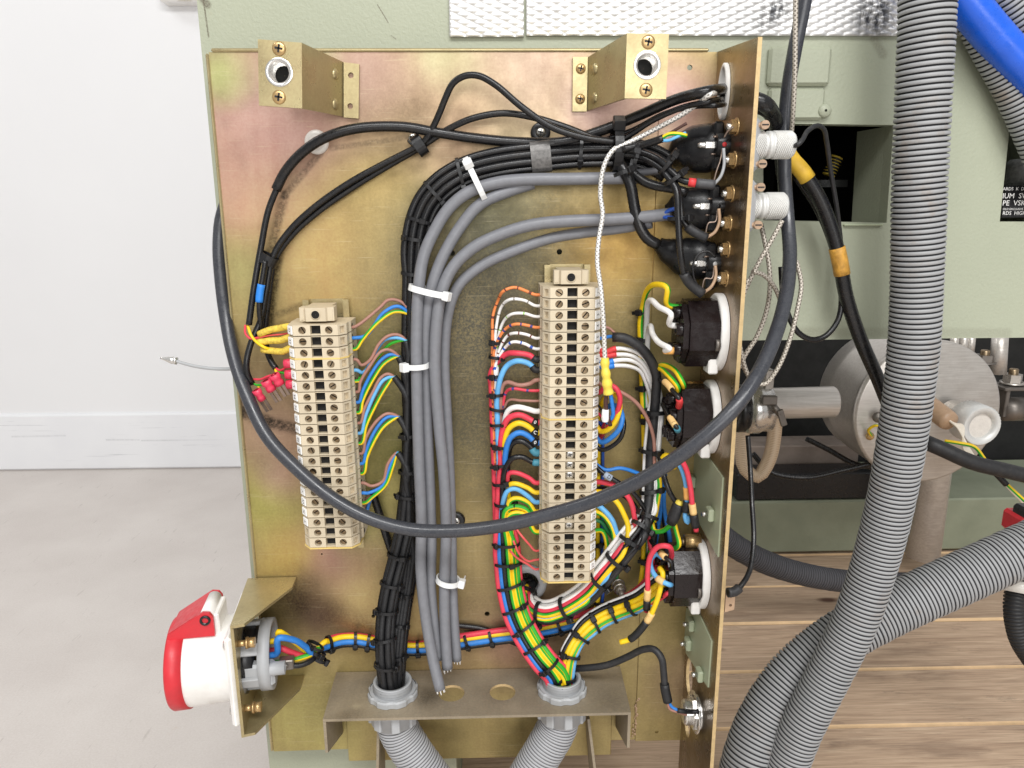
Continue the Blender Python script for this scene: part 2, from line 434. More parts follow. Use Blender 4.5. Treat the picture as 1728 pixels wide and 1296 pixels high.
# yellow-passivated steel with its iridescent patches (the colours belong to the plating)
def passivated(name, blobs, base, metal=.55, rough=.40, soot=(), scr=1.0, grime_shade=()):
    m, nt, bs = nmat(name); co = objco(nt)
    warp = nd(nt, 'ShaderNodeTexNoise', i_Scale=9.0, i_Detail=3.0); nt.links.new(co, warp.inputs[0])
    wo = nd(nt, 'ShaderNodeVectorMath', operation='MULTIPLY_ADD'); nt.links.new(warp.outputs['Color'], wo.inputs[0])
    wo.inputs[1].default_value = (.05, .05, .05); nt.links.new(co, wo.inputs[2])
    half = V((.025, .025, .025))
    n1 = noise(nt, co, 22, 8, .62, .4)
    col = ramp(nt, n1, [(.28, srgb([c*.93 for c in base])), (.5, srgb(base)), (.72, srgb([min(255, c*1.05) for c in base]))])
    def dist(c, r, pw=1.0):
        d = nd(nt, 'ShaderNodeVectorMath', operation='DISTANCE'); nt.links.new(wo.outputs[0], d.inputs[0]); d.inputs[1].default_value = V(c)+half
        q = nd(nt, 'ShaderNodeMapRange', i_1=r, i_2=0.0, i_3=0.0, i_4=pw); q.interpolation_type = 'SMOOTHSTEP'; nt.links.new(d.outputs['Value'], q.inputs[0]); return q.outputs[0]
    for (c, r, rgb, pw) in blobs: col = mixc(nt, dist(c, r, pw), col, srgb(rgb))
    # fine mottling and handling scratches
    n3 = noise(nt, co, 30, 8, .62, .5); col = mixc(nt, .30, col, ramp(nt, n3, [(.32, (.36, .36, .36, 1)), (.68, (.66, .66, .66, 1))]), 'OVERLAY')
    n2 = noise(nt, co, 520, 5, .7); col = mixc(nt, .26, col, ramp(nt, n2, [(.3, (.30, .30, .30, 1)), (.7, (.74, .74, .74, 1))]), 'OVERLAY')
    if grime_shade:                                   # vertical run-off streaks
        vs_ = noise(nt, scaleco(nt, co, (70, 1, 5)), 1.0, 6, .62); col = mixc(nt, .22, col, ramp(nt, vs_, [(.34, (.30, .30, .29, 1)), (.66, (.66, .66, .66, 1))]), 'OVERLAY')
    for (c, r, rgb, pw) in grime_shade:               # greasy dull patches and painted shadow, with a speckled grain
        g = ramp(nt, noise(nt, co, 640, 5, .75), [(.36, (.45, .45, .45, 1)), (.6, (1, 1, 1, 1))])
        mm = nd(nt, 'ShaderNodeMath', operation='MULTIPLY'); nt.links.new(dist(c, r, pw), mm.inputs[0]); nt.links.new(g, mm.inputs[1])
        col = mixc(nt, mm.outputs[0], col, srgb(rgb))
    hz = nd(nt, 'ShaderNodeHueSaturation', i_Saturation=.88, i_Value=.74); nt.links.new(col, hz.inputs['Color']); col = hz.outputs[0]
    if scr:
        for rot, sx in (((0, .6, 0), 30), ((0, -1.0, 0), 24), ((0, .1, 0), 18)):
            s = noise(nt, scaleco(nt, co, (sx, 20, 900), rot), 1.0, 3, .6); f = ramp(nt, s, [(.66, (0, 0, 0, 1)), (.74, (.34*scr,)*3+(1,))])
            col = mixc(nt, f, col, srgb(218, 204, 168))
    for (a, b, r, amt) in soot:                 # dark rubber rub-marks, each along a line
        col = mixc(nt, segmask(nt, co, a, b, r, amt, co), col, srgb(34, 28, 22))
    nt.links.new(col, bs.inputs['Base Color']); bs.inputs['Metallic'].default_value = metal
    rr = ramp(nt, noise(nt, co, 60, 6), [(.3, (rough-.1,)*3+(1,)), (.7, (rough+.14,)*3+(1,))]); nt.links.new(rr, bs.inputs['Roughness'])
    bump(nt, bs, noise(nt, co, 900, 4), .10, .0005)
    MATS[name] = m; return m
def pb(x, y, r, rgb, pw=.9): return (pt(x, y, 0), r/2.23*MM, rgb, pw)
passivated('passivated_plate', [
    pb(420, 190, 230, (218, 166, 152)), pb(600, 120, 220, (206, 164, 146)), pb(900, 110, 250, (208, 176, 150)), pb(440, 340, 170, (226, 170, 146)), pb(520, 250, 120, (214, 160, 150), .7),
    pb(540, 440, 210, (220, 182, 100)), pb(650, 330, 190, (190, 160, 86)), pb(400, 470, 90, (200, 186, 110)), pb(820, 350, 200, (138, 134, 88)), pb(760, 230, 120, (196, 158, 120)),
    pb(460, 720, 190, (200, 158, 132)), pb(440, 860, 130, (192, 184, 84)), pb(470, 800, 80, (206, 160, 140), .7), pb(565, 950, 110, (212, 148, 150)), pb(490, 950, 110, (220, 186, 92)), pb(600, 905, 70, (176, 186, 96), .6),
    pb(545, 1040, 110, (112, 80, 72), .85), pb(650, 1010, 170, (212, 178, 108)), pb(1050, 420, 170, (204, 156, 48)), pb(1000, 310, 130, (176, 150, 84)), pb(900, 1060, 190, (188, 150, 118)),
    pb(1130, 170, 130, (220, 168, 160)), pb(1020, 190, 90, (214, 170, 168), .7), pb(520, 1210, 170, (198, 184, 98)), pb(700, 430, 140, (182, 160, 96)), pb(640, 620, 140, (176, 162, 84), .8), pb(660, 760, 150, (168, 160, 76), .9), pb(640, 860, 110, (190, 178, 92), .8),
    pb(1060, 640, 120, (160, 140, 70), .8), pb(1050, 860, 130, (168, 146, 84), .8), pb(800, 960, 160, (184, 160, 100)), pb(760, 1090, 110, (196, 158, 110), .8), pb(880, 1080, 90, (196, 140, 116), .6), pb(380, 120, 70, (208, 212, 130)), pb(520, 92, 80, (208, 210, 140)), pb(760, 96, 80, (212, 206, 150), .6), pb(1160, 1150, 120, (182, 150, 120), .7)],
    (188, 164, 96), grime_shade=[pb(495, 1015, 85, (66, 46, 42), .9), pb(560, 1045, 60, (96, 66, 50), .8), pb(610, 1062, 50, (120, 84, 48), .7), pb(800, 1020, 70, (130, 104, 74), .5), pb(860, 1040, 60, (120, 96, 72), .5), pb(1040, 1190, 70, (110, 92, 60), .6), pb(640, 930, 110, (124, 112, 76), .5), pb(900, 960, 110, (120, 102, 78), .6), pb(560, 1180, 100, (130, 116, 70), .5), pb(1060, 560, 90, (110, 100, 66), .5), pb(430, 780, 60, (130, 106, 84), .5), pb(800, 560, 270, (86, 84, 74), 1.0), pb(850, 430, 190, (98, 95, 78), .85), pb(620, 190, 90, (150, 120, 96), .5), pb(700, 200, 80, (120, 100, 70), .5), pb(790, 720, 190, (100, 96, 78), .85), pb(890, 800, 150, (112, 104, 78), .7), pb(740, 380, 110, (120, 112, 80), .6), pb(650, 700, 90, (112, 108, 70), .5), pb(1060, 700, 90, (90, 82, 58), .6), pb(930, 330, 120, (128, 120, 86), .6)], soot=[  # dark patches by the inlet run include a shadow band painted along the wires
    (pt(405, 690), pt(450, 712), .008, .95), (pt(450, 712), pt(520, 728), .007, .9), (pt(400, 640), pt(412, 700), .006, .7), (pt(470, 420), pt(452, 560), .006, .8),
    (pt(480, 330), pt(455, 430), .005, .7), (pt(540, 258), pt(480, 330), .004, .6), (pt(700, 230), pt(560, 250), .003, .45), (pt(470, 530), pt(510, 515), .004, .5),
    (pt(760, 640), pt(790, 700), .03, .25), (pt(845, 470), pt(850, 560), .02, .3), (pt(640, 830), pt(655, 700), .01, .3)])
passivated('passivated_side', [
    (ps(1235, 110), .05, (206, 170, 96), .8), (ps(1240, 300), .05, (120, 84, 58), .8), (ps(1220, 420), .05, (150, 112, 70), .7), (ps(1215, 560), .05, (226, 196, 176), .8),
    (ps(1200, 700), .05, (220, 190, 170), .7), (ps(1190, 950), .05, (214, 184, 164), .6), (ps(1190, 1200), .06, (120, 96, 62), .8), (ps(1200, 160), .03, (214, 178, 150), .8)],
    (158, 130, 84), metal=.66, rough=.30, grime_shade=[(ps(1240, 300), .06, (64, 46, 34), .8), (ps(1180, 1180), .07, (84, 68, 46), .8), (ps(1200, 1000), .05, (120, 96, 62), .6)], soot=[(ps(1255, 240), ps(1235, 480), .012, .55)])
passivated('passivated_bracket', [], (204, 184, 128), metal=.6, rough=.30, scr=.4)
passivated('passivated_dusty', [(pt(600, 1170, 50), .05, (186, 168, 134), .7)], (166, 150, 124), metal=.15, rough=.55, scr=.6,
    grime_shade=[(pt(735, 1180, 40), .018, (96, 84, 66), .9), (pt(850, 1176, 40), .02, (120, 104, 82), .8), (pt(1040, 1170, 40), .03, (120, 106, 84), .7), (pt(590, 1195, 60), .02, (120, 104, 80), .7), (pt(900, 1230, 10), .05, (110, 94, 60), .8), (pt(700, 1245, 10), .05, (150, 134, 84), .7)])
M_('raw_edge', (196, 170, 124), .5, .3, var=.12, vscale=300)

def green_paint():
    m, nt, bs = nmat('green_hammer_paint'); co = objco(nt)
    n = noise(nt, co, 6, 5); col = ramp(nt, n, [(.3, srgb(160, 165, 144)), (.7, srgb(168, 172, 151))])
    d = noise(nt, co, 11, 10, .7); f = ramp(nt, d, [(.62, (0, 0, 0, 1)), (.8, (.4, .4, .4, 1))]); col = mixc(nt, f, col, srgb(150, 130, 90))
    # chips and a long scratch
    ch = noise(nt, scaleco(nt, co, (1, 1, .4)), 38, 8, .75); f2 = ramp(nt, ch, [(.745, (0, 0, 0, 1)), (.76, (1, 1, 1, 1))]); col = mixc(nt, f2, col, srgb(90, 86, 76))
    for a_, b_, r_, am in ((pt(637, 8, -30), pt(655, 38, -30), .0006, .95), (pt(343, -2, -30), pt(352, 62, -30), .0009, .95), (pt(340, -4, -30), pt(350, 8, -30), .004, .9), (pt(1475, 66, -30), pt(1490, 92, -30), .005, .4), (pt(660, 60, -30), pt(668, 66, -30), .0007, .7), (pt(1350, 560, -30), pt(1700, 562, -30), .006, .25)):
        col = mixc(nt, segmask(nt, co, a_, b_, r_, am, co, 900), col, srgb(86, 76, 60))
    nt.links.new(col, bs.inputs['Base Color']); bs.inputs['Roughness'].default_value = .5
    b1 = noise(nt, co, 420, 3, .5, .3); bump(nt, bs, b1, .30, .0013); MATS['green'] = m
    m2, nt, bs = nmat('green_plain_paint'); co = objco(nt)
    col = ramp(nt, noise(nt, co, 30, 5), [(.3, srgb(170, 178, 150)), (.7, srgb(180, 188, 160))]); nt.links.new(col, bs.inputs['Base Color']); bs.inputs['Roughness'].default_value = .42
    bump(nt, bs, noise(nt, co, 500, 3), .1); MATS['green_plain'] = m2
    m3, nt, bs = nmat('green_worn_shaded_paint'); co = objco(nt)
    col = ramp(nt, noise(nt, co, 16, 6), [(.3, srgb(128, 134, 114)), (.7, srgb(144, 149, 128))])  # base darkened to paint in the plinth's shade; brown patches are wear
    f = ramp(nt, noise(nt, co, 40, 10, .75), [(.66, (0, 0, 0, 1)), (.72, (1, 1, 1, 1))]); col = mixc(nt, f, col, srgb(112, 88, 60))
    nt.links.new(col, bs.inputs['Base Color']); bs.inputs['Roughness'].default_value = .6; bump(nt, bs, noise(nt, co, 200, 3), .2); MATS['green_worn_shaded'] = m3
green_paint()
def wood():
    m, nt, bs = nmat('pallet_wood'); co = objco(nt)
    inf = nd(nt, 'ShaderNodeObjectInfo'); add = nd(nt, 'ShaderNodeVectorMath', operation='ADD'); nt.links.new(co, add.inputs[0])
    mu = nd(nt, 'ShaderNodeVectorMath', operation='SCALE'); mu.inputs[0].default_value = (7, 3, 5); nt.links.new(inf.outputs['Random'], mu.inputs['Scale']); nt.links.new(mu.outputs[0], add.inputs[1])
    c = add.outputs[0]
    dist = noise(nt, scaleco(nt, c, (3, 9, 9)), 1.4, 5)
    g = noise(nt, scaleco(nt, c, (3.0, 60, 60)), 2.2, 8, .65, 1.4)
    col = ramp(nt, g, [(.25, srgb(156, 130, 108)), (.45, srgb(186, 159, 134)), (.6, srgb(201, 175, 149)), (.8, srgb(216, 192, 165))])
    st = noise(nt, scaleco(nt, c, (2.2, 9, 9)), 2.6, 6, .6); col = mixc(nt, ramp(nt, st, [(.52, (0, 0, 0, 1)), (.78, (.72, .72, .72, 1))]), col, srgb(104, 82, 68))
    vo = nd(nt, 'ShaderNodeTexVoronoi', i_Scale=4.6); nt.links.new(scaleco(nt, c, (1, 2.2, 1)), vo.inputs[0])
    kn = ramp(nt, vo.outputs[0], [(.05, (1, 1, 1, 1)), (.10, (0, 0, 0, 1))]); col = mixc(nt, kn, col, srgb(92, 62, 46))
    fine = noise(nt, scaleco(nt, c, (12, 320, 320)), 2, 4); col = mixc(nt, .35, col, ramp(nt, fine, [(.3, (.28, .28, .28, 1)), (.7, (.7, .7, .7, 1))]), 'OVERLAY')
    mr_ = nd(nt, 'ShaderNodeMapRange', i_3=.86, i_4=1.14); nt.links.new(inf.outputs['Random'], mr_.inputs[0]); hs_ = nd(nt, 'ShaderNodeHueSaturation'); nt.links.new(col, hs_.inputs['Color']); nt.links.new(mr_.outputs[0], hs_.inputs['Value']); col = hs_.outputs[0]
    wn_ = noise(nt, scaleco(nt, c, (6, 22, 22)), 3.0, 9, .72); col = mixc(nt, ramp(nt, wn_, [(.58, (0, 0, 0, 1)), (.70, (.55, .55, .55, 1))]), col, srgb(112, 94, 82))
    nt.links.new(col, bs.inputs['Base Color']); bs.inputs['Roughness'].default_value = .72
    bump(nt, bs, fine, .25, .0006); MATS['wood'] = m
    M_('lit_wood_edge', (222, 190, 148), .7, var=.12, vscale=40)  # paler plank chamfers: edge highlight painted into the colour
wood()
_wy = pz(0, 795, 0).y
def SKP(px, py):
    r = ray(px, py); return CAM+r*((_wy-.001)/r.y)
def concrete():
    m, nt, bs = nmat('floor_concrete'); co = objco(nt)
    col = ramp(nt, noise(nt, co, 5, 8, .6), [(.3, srgb(203, 195, 189)), (.7, srgb(214, 207, 201))])
    sp = noise(nt, co, 130, 6, .7); col = mixc(nt, ramp(nt, sp, [(.66, (0, 0, 0, 1)), (.8, (.35, .35, .35, 1))]), col, srgb(150, 136, 122))
    st = noise(nt, co, 9, 10, .75); col = mixc(nt, ramp(nt, st, [(.66, (0, 0, 0, 1)), (.76, (.6, .6, .6, 1))]), col, srgb(190, 166, 142))
    sk = noise(nt, scaleco(nt, co, (40, 5, 5), (0, 0, -.35)), 3, 5, .6); col = mixc(nt, ramp(nt, sk, [(.64, (0, 0, 0, 1)), (.70, (.4, .4, .4, 1))]), col, srgb(168, 160, 152))
    gr_ = noise(nt, co, 320, 5, .7); col = mixc(nt, .35, col, ramp(nt, gr_, [(.3, (.36, .36, .36, 1)), (.7, (.64, .64, .64, 1))]), 'OVERLAY')
    sc1 = noise(nt, scaleco(nt, co, (4, 60, 4), (0, 0, .5)), 3, 4); col = mixc(nt, ramp(nt, sc1, [(.70, (0, 0, 0, 1)), (.78, (.3, .3, .3, 1))]), col, srgb(178, 170, 162))
    nt.links.new(col, bs.inputs['Base Color']); bs.inputs['Roughness'].default_value = .55
    bump(nt, bs, noise(nt, co, 220, 5), .12, .001); MATS['floor'] = m
    m, nt, bs = nmat('skirting_paint'); co = objco(nt)
    col = ramp(nt, noise(nt, co, 5, 4), [(.3, srgb(236, 237, 240)), (.7, srgb(243, 244, 246))])
    s = noise(nt, scaleco(nt, co, (3.2, 3, 130)), 1.5, 5, .6); col = mixc(nt, ramp(nt, s, [(.66, (0, 0, 0, 1)), (.70, (.35, .35, .35, 1))]), col, srgb(150, 150, 156))
    for a_, b_, am in (((240, 743), (415, 741), .5), ((310, 751), (412, 748), .4), ((20, 737), (110, 735), .2), ((180, 742), (235, 742), .3)):
        col = mixc(nt, segmask(nt, co, SKP(*a_), SKP(*b_), .004, am, co, 60), col, srgb(120, 120, 126))
    sd = noise(nt, co, 60, 8, .75); col = mixc(nt, ramp(nt, sd, [(.66, (0, 0, 0, 1)), (.74, (.5, .5, .5, 1))]), col, srgb(196, 194, 192))
    nt.links.new(col, bs.inputs['Base Color']); bs.inputs['Roughness'].default_value = .5; MATS['skirting'] = m
concrete()
def hose_mat(name, base, dirt, amt, rough=.5):
    m, nt, bs = nmat(name); co = objco(nt)
    col = ramp(nt, noise(nt, co, 40, 5), [(.3, srgb([c*.95 for c in base])), (.7, srgb(base))])
    d = noise(nt, co, 24, 8, .7); col = mixc(nt, ramp(nt, d, [(.55, (0, 0, 0, 1)), (.8, (amt,)*3+(1,))]), col, srgb(dirt))
    sp = noise(nt, co, 400, 4, .7); col = mixc(nt, ramp(nt, sp, [(.68, (0, 0, 0, 1)), (.76, (amt,)*3+(1,))]), col, srgb(60, 56, 50))
    nt.links.new(col, bs.inputs['Base Color']); bs.inputs['Roughness'].default_value = rough; MATS[name] = m
hose_mat('hose_grey', (160, 161, 162), (140, 114, 86), .8); hose_mat('conduit_grey', (176, 177, 180), (130, 125, 115), .35); hose_mat('hose_dark', (74, 74, 79), (90, 86, 82), .4, .6)
hose_mat('hose_black', (38, 37, 37), (90, 84, 78), .4)
hose_mat('conduit_groove', (112, 112, 114), (90, 86, 80), .4)
hose_mat('groove_dark', (50, 50, 53), (50, 48, 44), .4, .8)
# ------------------------------------------------------------------ the setting
PALZ = 0.14
link('floor', mesh('floor', [(-5, -3, 0), (5, -3, 0), (5, 5, 0), (-5, 5, 0)], [(0, 1, 2, 3)]), MATS['floor'], kind='structure')
wa, wb = pz(0, 795, 0), pz(418, 790, 0); wd = (wb-wa).normalized(); wn = V((wd.y, -wd.x, 0))   # towards the camera
def wp(x, z, out): return wa+wd*(x-wa.x)+wn*out+EZ*z
q = MB(); c = wp(0, 1.5, -.058); q.box(c, wd*4.5, wn*.05, EZ*1.5)
link('wall', q.mesh(), MATS['wall_white'], kind='structure')
zs = CAMZ+ray(0, 700).z/ray(0, 700).y*wa.y
q = MB(); prof = [(0, .006), (0, zs-.006), (-.003, zs), (-.0078, zs), (-.0078, .006)]
for i, x in enumerate((-4.0, 4.0)): q.v += [wp(x, z, o) for o, z in prof]
n = len(prof); q.add([], [])
for i in range(n): q.f.append([i, (i+1) % n, n+(i+1) % n, n+i]); q.m.append(0); q.sm.append(False)
link('skirting_board', q.mesh(), MATS['skirting'], kind='structure')
# wall socket box whose lower edge shows at the top of the picture
yw = wa.y
def pw(px, py, out=0.0):
    r = ray(px, py); t = (wa-CAM).dot(wn)/r.dot(wn); return CAM+r*t+wn*out
a, b = pw(277, 9), pw(352, 9)
sb = thing('wall_box', 'white electrical box on the white wall with a yellow label', 'wall box', tuple(a))
q = MB(); q.bbox((a+b)/2+EZ*.07+wn*.014, wd*(b-a).length*.5, wn*.028, EZ*.07, .008); part('cover', q.mesh(), MATS['white_plastic'], sb)
a2, b2 = pw(311, 7, .0), pw(335, 7, .0)
q = MB(); q.box((a2+b2)/2+EZ*.012+wn*.0425, wd*(b2-a2).length*.5, wn*.0004, EZ*.012); part('warning_label', q.mesh(), MATS['yellow_label'], sb)

# pallet of wide boards, each its own plank
pal = thing('pallet', 'wooden pallet of broad grainy planks under the machine', 'pallet', (0, .9, 0))
ys = [pz(1400, y, PALZ).y for y in (1330, 1228, 1131, 1050, 988, 935)]
step = (ys[0]-ys[-1])/5
edges = [ys[0]-step*0-.0]+ys[1:]
edges = [ys[0]+.35*0]+ys[1:]+[ys[-1]+.11*i for i in range(1, 3)]
edges = [ys[0]-.115]+edges
edges.sort()
tilt = -.0035
for i in range(len(edges)-1):
    y0, y1 = edges[i]+.0007, edges[i+1]-.0007
    h = random.uniform(-.0012, .0012); ang = random.uniform(-.0015, .0015)-.004
    q = MB(); q.bbox(V((.64, (y0+y1)/2, PALZ-.011+h)), V((.8, ang*.8, 0)), V((-ang, 1, 0))*(y1-y0)/2, EZ*.011, .0034); q.m = [0]*6+[1]*20
    part('plank', q.mesh(), [MATS['wood'], MATS['lit_wood_edge']], pal)
for x in (-.05, .64, 1.3):
    q = MB(); q.bbox(V((x, .85, .059)), EX*.05, EY*.5, EZ*.0585, .004); part('bearer', q.mesh(), MATS['wood'], pal)

# ------------------------------------------------------------------ green machine housing behind everything
FO = -30.0
yF = D-FO*MM
def fz(py, px=900): return pt(px, py, FO).z
def fx(px, py): return pt(px, py, FO).x
xl, xr = min(fx(342, 40), fx(389, 600)), fx(1850, 300)
zt, zr, zb = fz(-160), fz(572, 1500), fz(1240, 600)
hs = thing('machine_housing', 'sage green cast machine housing behind the wired plate', 'machine', (0, yF+.1, PALZ))
def F2(px, py): return pt(px, py, FO)
hole1 = [F2(1288, 208), F2(1508, 211), F2(1496, 376), F2(1288, 372)]
hole2 = [F2(1709, 168), F2(1790, 168), F2(1790, 374), F2(1687, 374)]
xp = fx(770, 1285)
outl = [V((xl, yF, zt)), V((xr, yF, zt)), V((xr, yF, zr)), V((XS+.002, yF, zr)), V((XS+.002, yF, zb)), V((xp, yF, zb)), V((xp, yF, PALZ+.001)), V((xl, yF, PALZ+.001))]
q = MB(); q.sheet(outl, (0, -1, 0), .012, [hole1, hole2]); part('front_casting', q.mesh(), MATS['green'], hs)
def pocket(poly, depth, mats, name, shrink=.0):
    q = MB(); n = len(poly); back = [p+EY*depth for p in poly]; k0 = 0
    q.v = [V(p)+EY*.012 for p in poly]+back
    for i in range(n): q.f.append([i, (i+1) % n, n+(i+1) % n, n+i]); q.m.append(0); q.sm.append(False)
    q.f.append([n+i for i in range(n)]); q.m.append(1); q.sm.append(False)
    part(name, q.mesh(), mats, hs)
h1 = [V(p) for p in hole1]
gd = .05                                         # thickness of the casting around the opening
q = MB(); q.v = [h1[1]+EY*.0121, h1[2]+EY*.0121, h1[3]+EY*.0121, h1[1]+EY*gd-EX*.004, h1[2]+EY*gd-EX*.004, h1[3]+EY*gd]
q.f = [[0, 1, 4, 3], [1, 2, 5, 4]]; q.m = [0, 0]; q.sm = [False]*2
part('recess_rim', q.mesh(), [MATS['green']], hs)
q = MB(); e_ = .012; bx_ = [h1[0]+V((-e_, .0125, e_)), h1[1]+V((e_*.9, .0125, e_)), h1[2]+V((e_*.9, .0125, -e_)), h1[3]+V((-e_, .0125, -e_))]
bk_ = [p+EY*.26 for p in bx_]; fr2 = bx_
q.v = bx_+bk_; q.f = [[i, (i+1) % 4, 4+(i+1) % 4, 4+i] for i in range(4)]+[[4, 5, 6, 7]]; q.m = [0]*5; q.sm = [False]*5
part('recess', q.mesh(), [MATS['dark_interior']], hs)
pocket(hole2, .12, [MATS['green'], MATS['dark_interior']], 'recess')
# underside, cap and the body behind the front
q = MB(); q.bbox(V(((XS+.002+xr)/2, yF+.013+.33, zr+.006)), EX*((xr-XS)/2-.002), EY*.33, EZ*.006, .003); part('underside', q.mesh(), MATS['green'], hs)
q2 = MB(); q2.box(V(((xl+XS-.004)/2, yF+.0125+.15, (zt+zb+.002)/2)), EX*((XS-.004-xl)/2), EY*.15, EZ*((zt-zb-.002)/2)); part('cabinet_body', q2.mesh(), MATS['green'], hs)
q = MB(); q.box(V(((xl+xp)/2, yF+.0125+.1, (zb+PALZ)/2)), EX*((xp-xl)/2-.001), EY*.1, EZ*((zb-PALZ)/2-.002)); part('pedestal', q.mesh(), MATS['green_worn_shaded'], hs)
# lower frame: plinth, black rail and dark rear wall under the overhang
yb = ys[-1]; q = MB(); zp = pt(1400, 845, 0); r_ = ray(1400, 845); zp = CAMZ+r_.z*(yb/r_.y); r_ = ray(1400, 800); zk = CAMZ+r_.z*((yb+.004)/r_.y)
q.bbox(V((.72, yb+.1, (PALZ+zp)/2+.002)), EX*.6, EY*.1, EZ*((zp-PALZ)/2-.002), .003); part('plinth', q.mesh(), MATS['green_worn_shaded'], hs)
q = MB(); q.bbox(V((.555, yb+.03, (zp+zk)/2+.0012)), EX*.135, EY*.026, EZ*((zk-zp)/2), .002); part('black_rail', q.mesh(), MATS['black_plastic'], hs)
q = MB(); q.box(V((.72, yb+.235, (PALZ+zr)/2)), EX*.62, EY*.006, EZ*((zr-PALZ)/2-.003)); part('rear_wall', q.mesh(), MATS['dark_interior'], hs)
z0_, z1_ = [CAMZ+ray(1360, y_).z*((yb+.064)/ray(1360, y_).y) for y_ in (806, 752)]
q = MB(); q.bbox(V((.53, yb+.094, (z0_+z1_)/2)), EX*.13, EY*.03, EZ*((z1_-z0_)/2), .002); part('tray', q.mesh(), M_('tray_grey', (150, 136, 126), .6, var=.15, vscale=30, dirt=(90, 80, 72), dirtamt=.5, dscale=20), hs)
# cast relief beside the side plate and lower rib
def relief(name, p0, p1, out, b=.0025):
    a, c = F2(*p0), F2(*p1); q = MB(); q.bbox((a+c)/2-EY*(out*MM/2), EX*abs(c.x-a.x)/2, EY*(out*MM/2+.003), EZ*abs(c.z-a.z)/2, b); part(name, q.mesh(), MATS['green'], hs)
relief('cast_pad', (1296, 80), (1396, 146), 1.6, .0022); relief('cast_pad', (1296, 150), (1386, 203), .9, .0018)
q = MB(); a = F2(1388, 188); q.lathe(a-EY*.006, EY, [(0, .001), (.0005, .004), (.002, .0052), (.008, .0055)], 16); part('cast_boss', q.mesh(), MATS['green'], hs)
q = MB(); a, b = F2(1422, 380), F2(1488, 379); q.bbox((a+b)/2-EY*.0008, EX*(b.x-a.x)/2, EY*.002, EZ*.0008, .0006); part('cast_line', q.mesh(), MATS['green_plain'], hs)

# embossed aluminium strip in two lengths
def emboss(px0, px1, py1):
    a, b = pt(px0, 20, FO+3), pt(px1, 20, FO+3); z0 = pt(900, py1, FO+3).z; z1 = z0+.060
    dx = .00075; nx = int((b.x-a.x)/dx); nz = int((z1-z0)/.0006); v = []; f = []
    y0 = a.y
    for j in range(nz+1):
        z = z0+(z1-z0)*j/nz
        for i in range(nx+1):
            x = a.x+(b.x-a.x)*i/nx
            h = 0.0
            r = math.floor((z-z0)/.0027); 
            for rr in (r-1, r, r+1):
                zc = z0+(rr+.5)*.0027; ph = (rr % 2)*.0061
                xc = round((x-ph)/.0122)*.0122+ph
                d = ((x-xc)/.0058)**2+((z-zc)/.0019)**2
                if d < 1: h = max(h, (1-d)**.8)
            if i in (0, nx) or j in (0, nz): h = 0
            v.append((x, y0-h*.0009, z))
    for j in range(nz):
        for i in range(nx): k = j*(nx+1)+i; f.append((k, k+1, k+nx+2, k+nx+1))
    k = len(v); v += [(a.x, y0+.0028, z0), (b.x, y0+.0028, z0), (b.x, y0+.0028, z1), (a.x, y0+.0028, z1)]
    f += [(0, k, k+1, nx), (nz*(nx+1)+nx, k+2, k+3, nz*(nx+1)), (0, nz*(nx+1), k+3, k), (nx, k+1, k+2, nz*(nx+1)+nx)]
    return mesh('e', v, f)
def tread():
    m, nt, bs = nmat('embossed_aluminium'); co = objco(nt)
    col = ramp(nt, noise(nt, co, 50, 5), [(.3, srgb(196, 195, 194)), (.7, srgb(226, 225, 223))])
    for (x, y, r, am) in ((1310, 20, .014, .9), (1476, 25, .022, .95), (1285, 40, .008, .5), (1700, 20, .02, .5)):
        d = nd(nt, 'ShaderNodeVectorMath', operation='DISTANCE'); nt.links.new(co, d.inputs[0]); d.inputs[1].default_value = pt(x, y, FO+3)
        mr = nd(nt, 'ShaderNodeMapRange', i_1=r, i_2=r*.3, i_3=0.0, i_4=am); nt.links.new(d.outputs['Value'], mr.inputs[0])
        g = ramp(nt, noise(nt, scaleco(nt, co, (1, 1, .3)), 260, 5, .7), [(.38, (.1, .1, .1, 1)), (.56, (1, 1, 1, 1))]); mm = nd(nt, 'ShaderNodeMath', operation='MULTIPLY'); nt.links.new(mr.outputs[0], mm.inputs[0]); nt.links.new(g, mm.inputs[1])
        col = mixc(nt, mm.outputs[0], col, srgb(44, 46, 52))
    nt.links.new(col, bs.inputs['Base Color']); bs.inputs['Metallic'].default_value = .5; bs.inputs['Roughness'].default_value = .38; MATS['tread'] = m
tread()
link('embossed_strip', emboss(758, 884, 62), MATS['tread'], None, 'short embossed aluminium strip at the top, left of the joint', 'metal strip', 'embossed strips along the housing top', smooth=True)
link('embossed_strip', emboss(888, 1850, 60), MATS['tread'], None, 'long embossed aluminium strip at the top with black rub marks', 'metal strip', 'embossed strips along the housing top', smooth=True)

# vacuum switch with its printed plate, in the pocket at the right edge
vsw = thing('vacuum_switch', 'grey device with a black printed nameplate in the pocket at the right edge', 'switch', tuple(pt(1740, 372, FO-20)))
a, b = pt(1690, 368, -37), pt(1790, 313, -37)
q = MB(); q.bbox((a+b)/2+EY*.004, EX*(b.x-a.x)/2, EY*.0035, EZ*(b.z-a.z)/2, .0006); part('nameplate_board', q.mesh(), MATS['black_plastic'], vsw)
q = MB()
for txt, py, s in (('ARDS  K  D', 319, 7), ('IUM  SW', 331, 11.5), ('PE  VSK', 343, 11.5), ('OLD EXCLUSIVE', 353, 4.6), ('RDS  HIGH  V', 360, 8), ('BARN, SUSSEX', 367.0, 3.5)):
    if txt.startswith('BARN'): continue
    L = pt(1691, py, -36.0)
    vv, ff = text_geo(txt, px2m(s, L)*1.05, V((0, 0, 0)), EX, EZ); x0 = min(p.x for p in vv)
    q.add([p-EX*x0+L-EY*.001 for p in vv], ff)
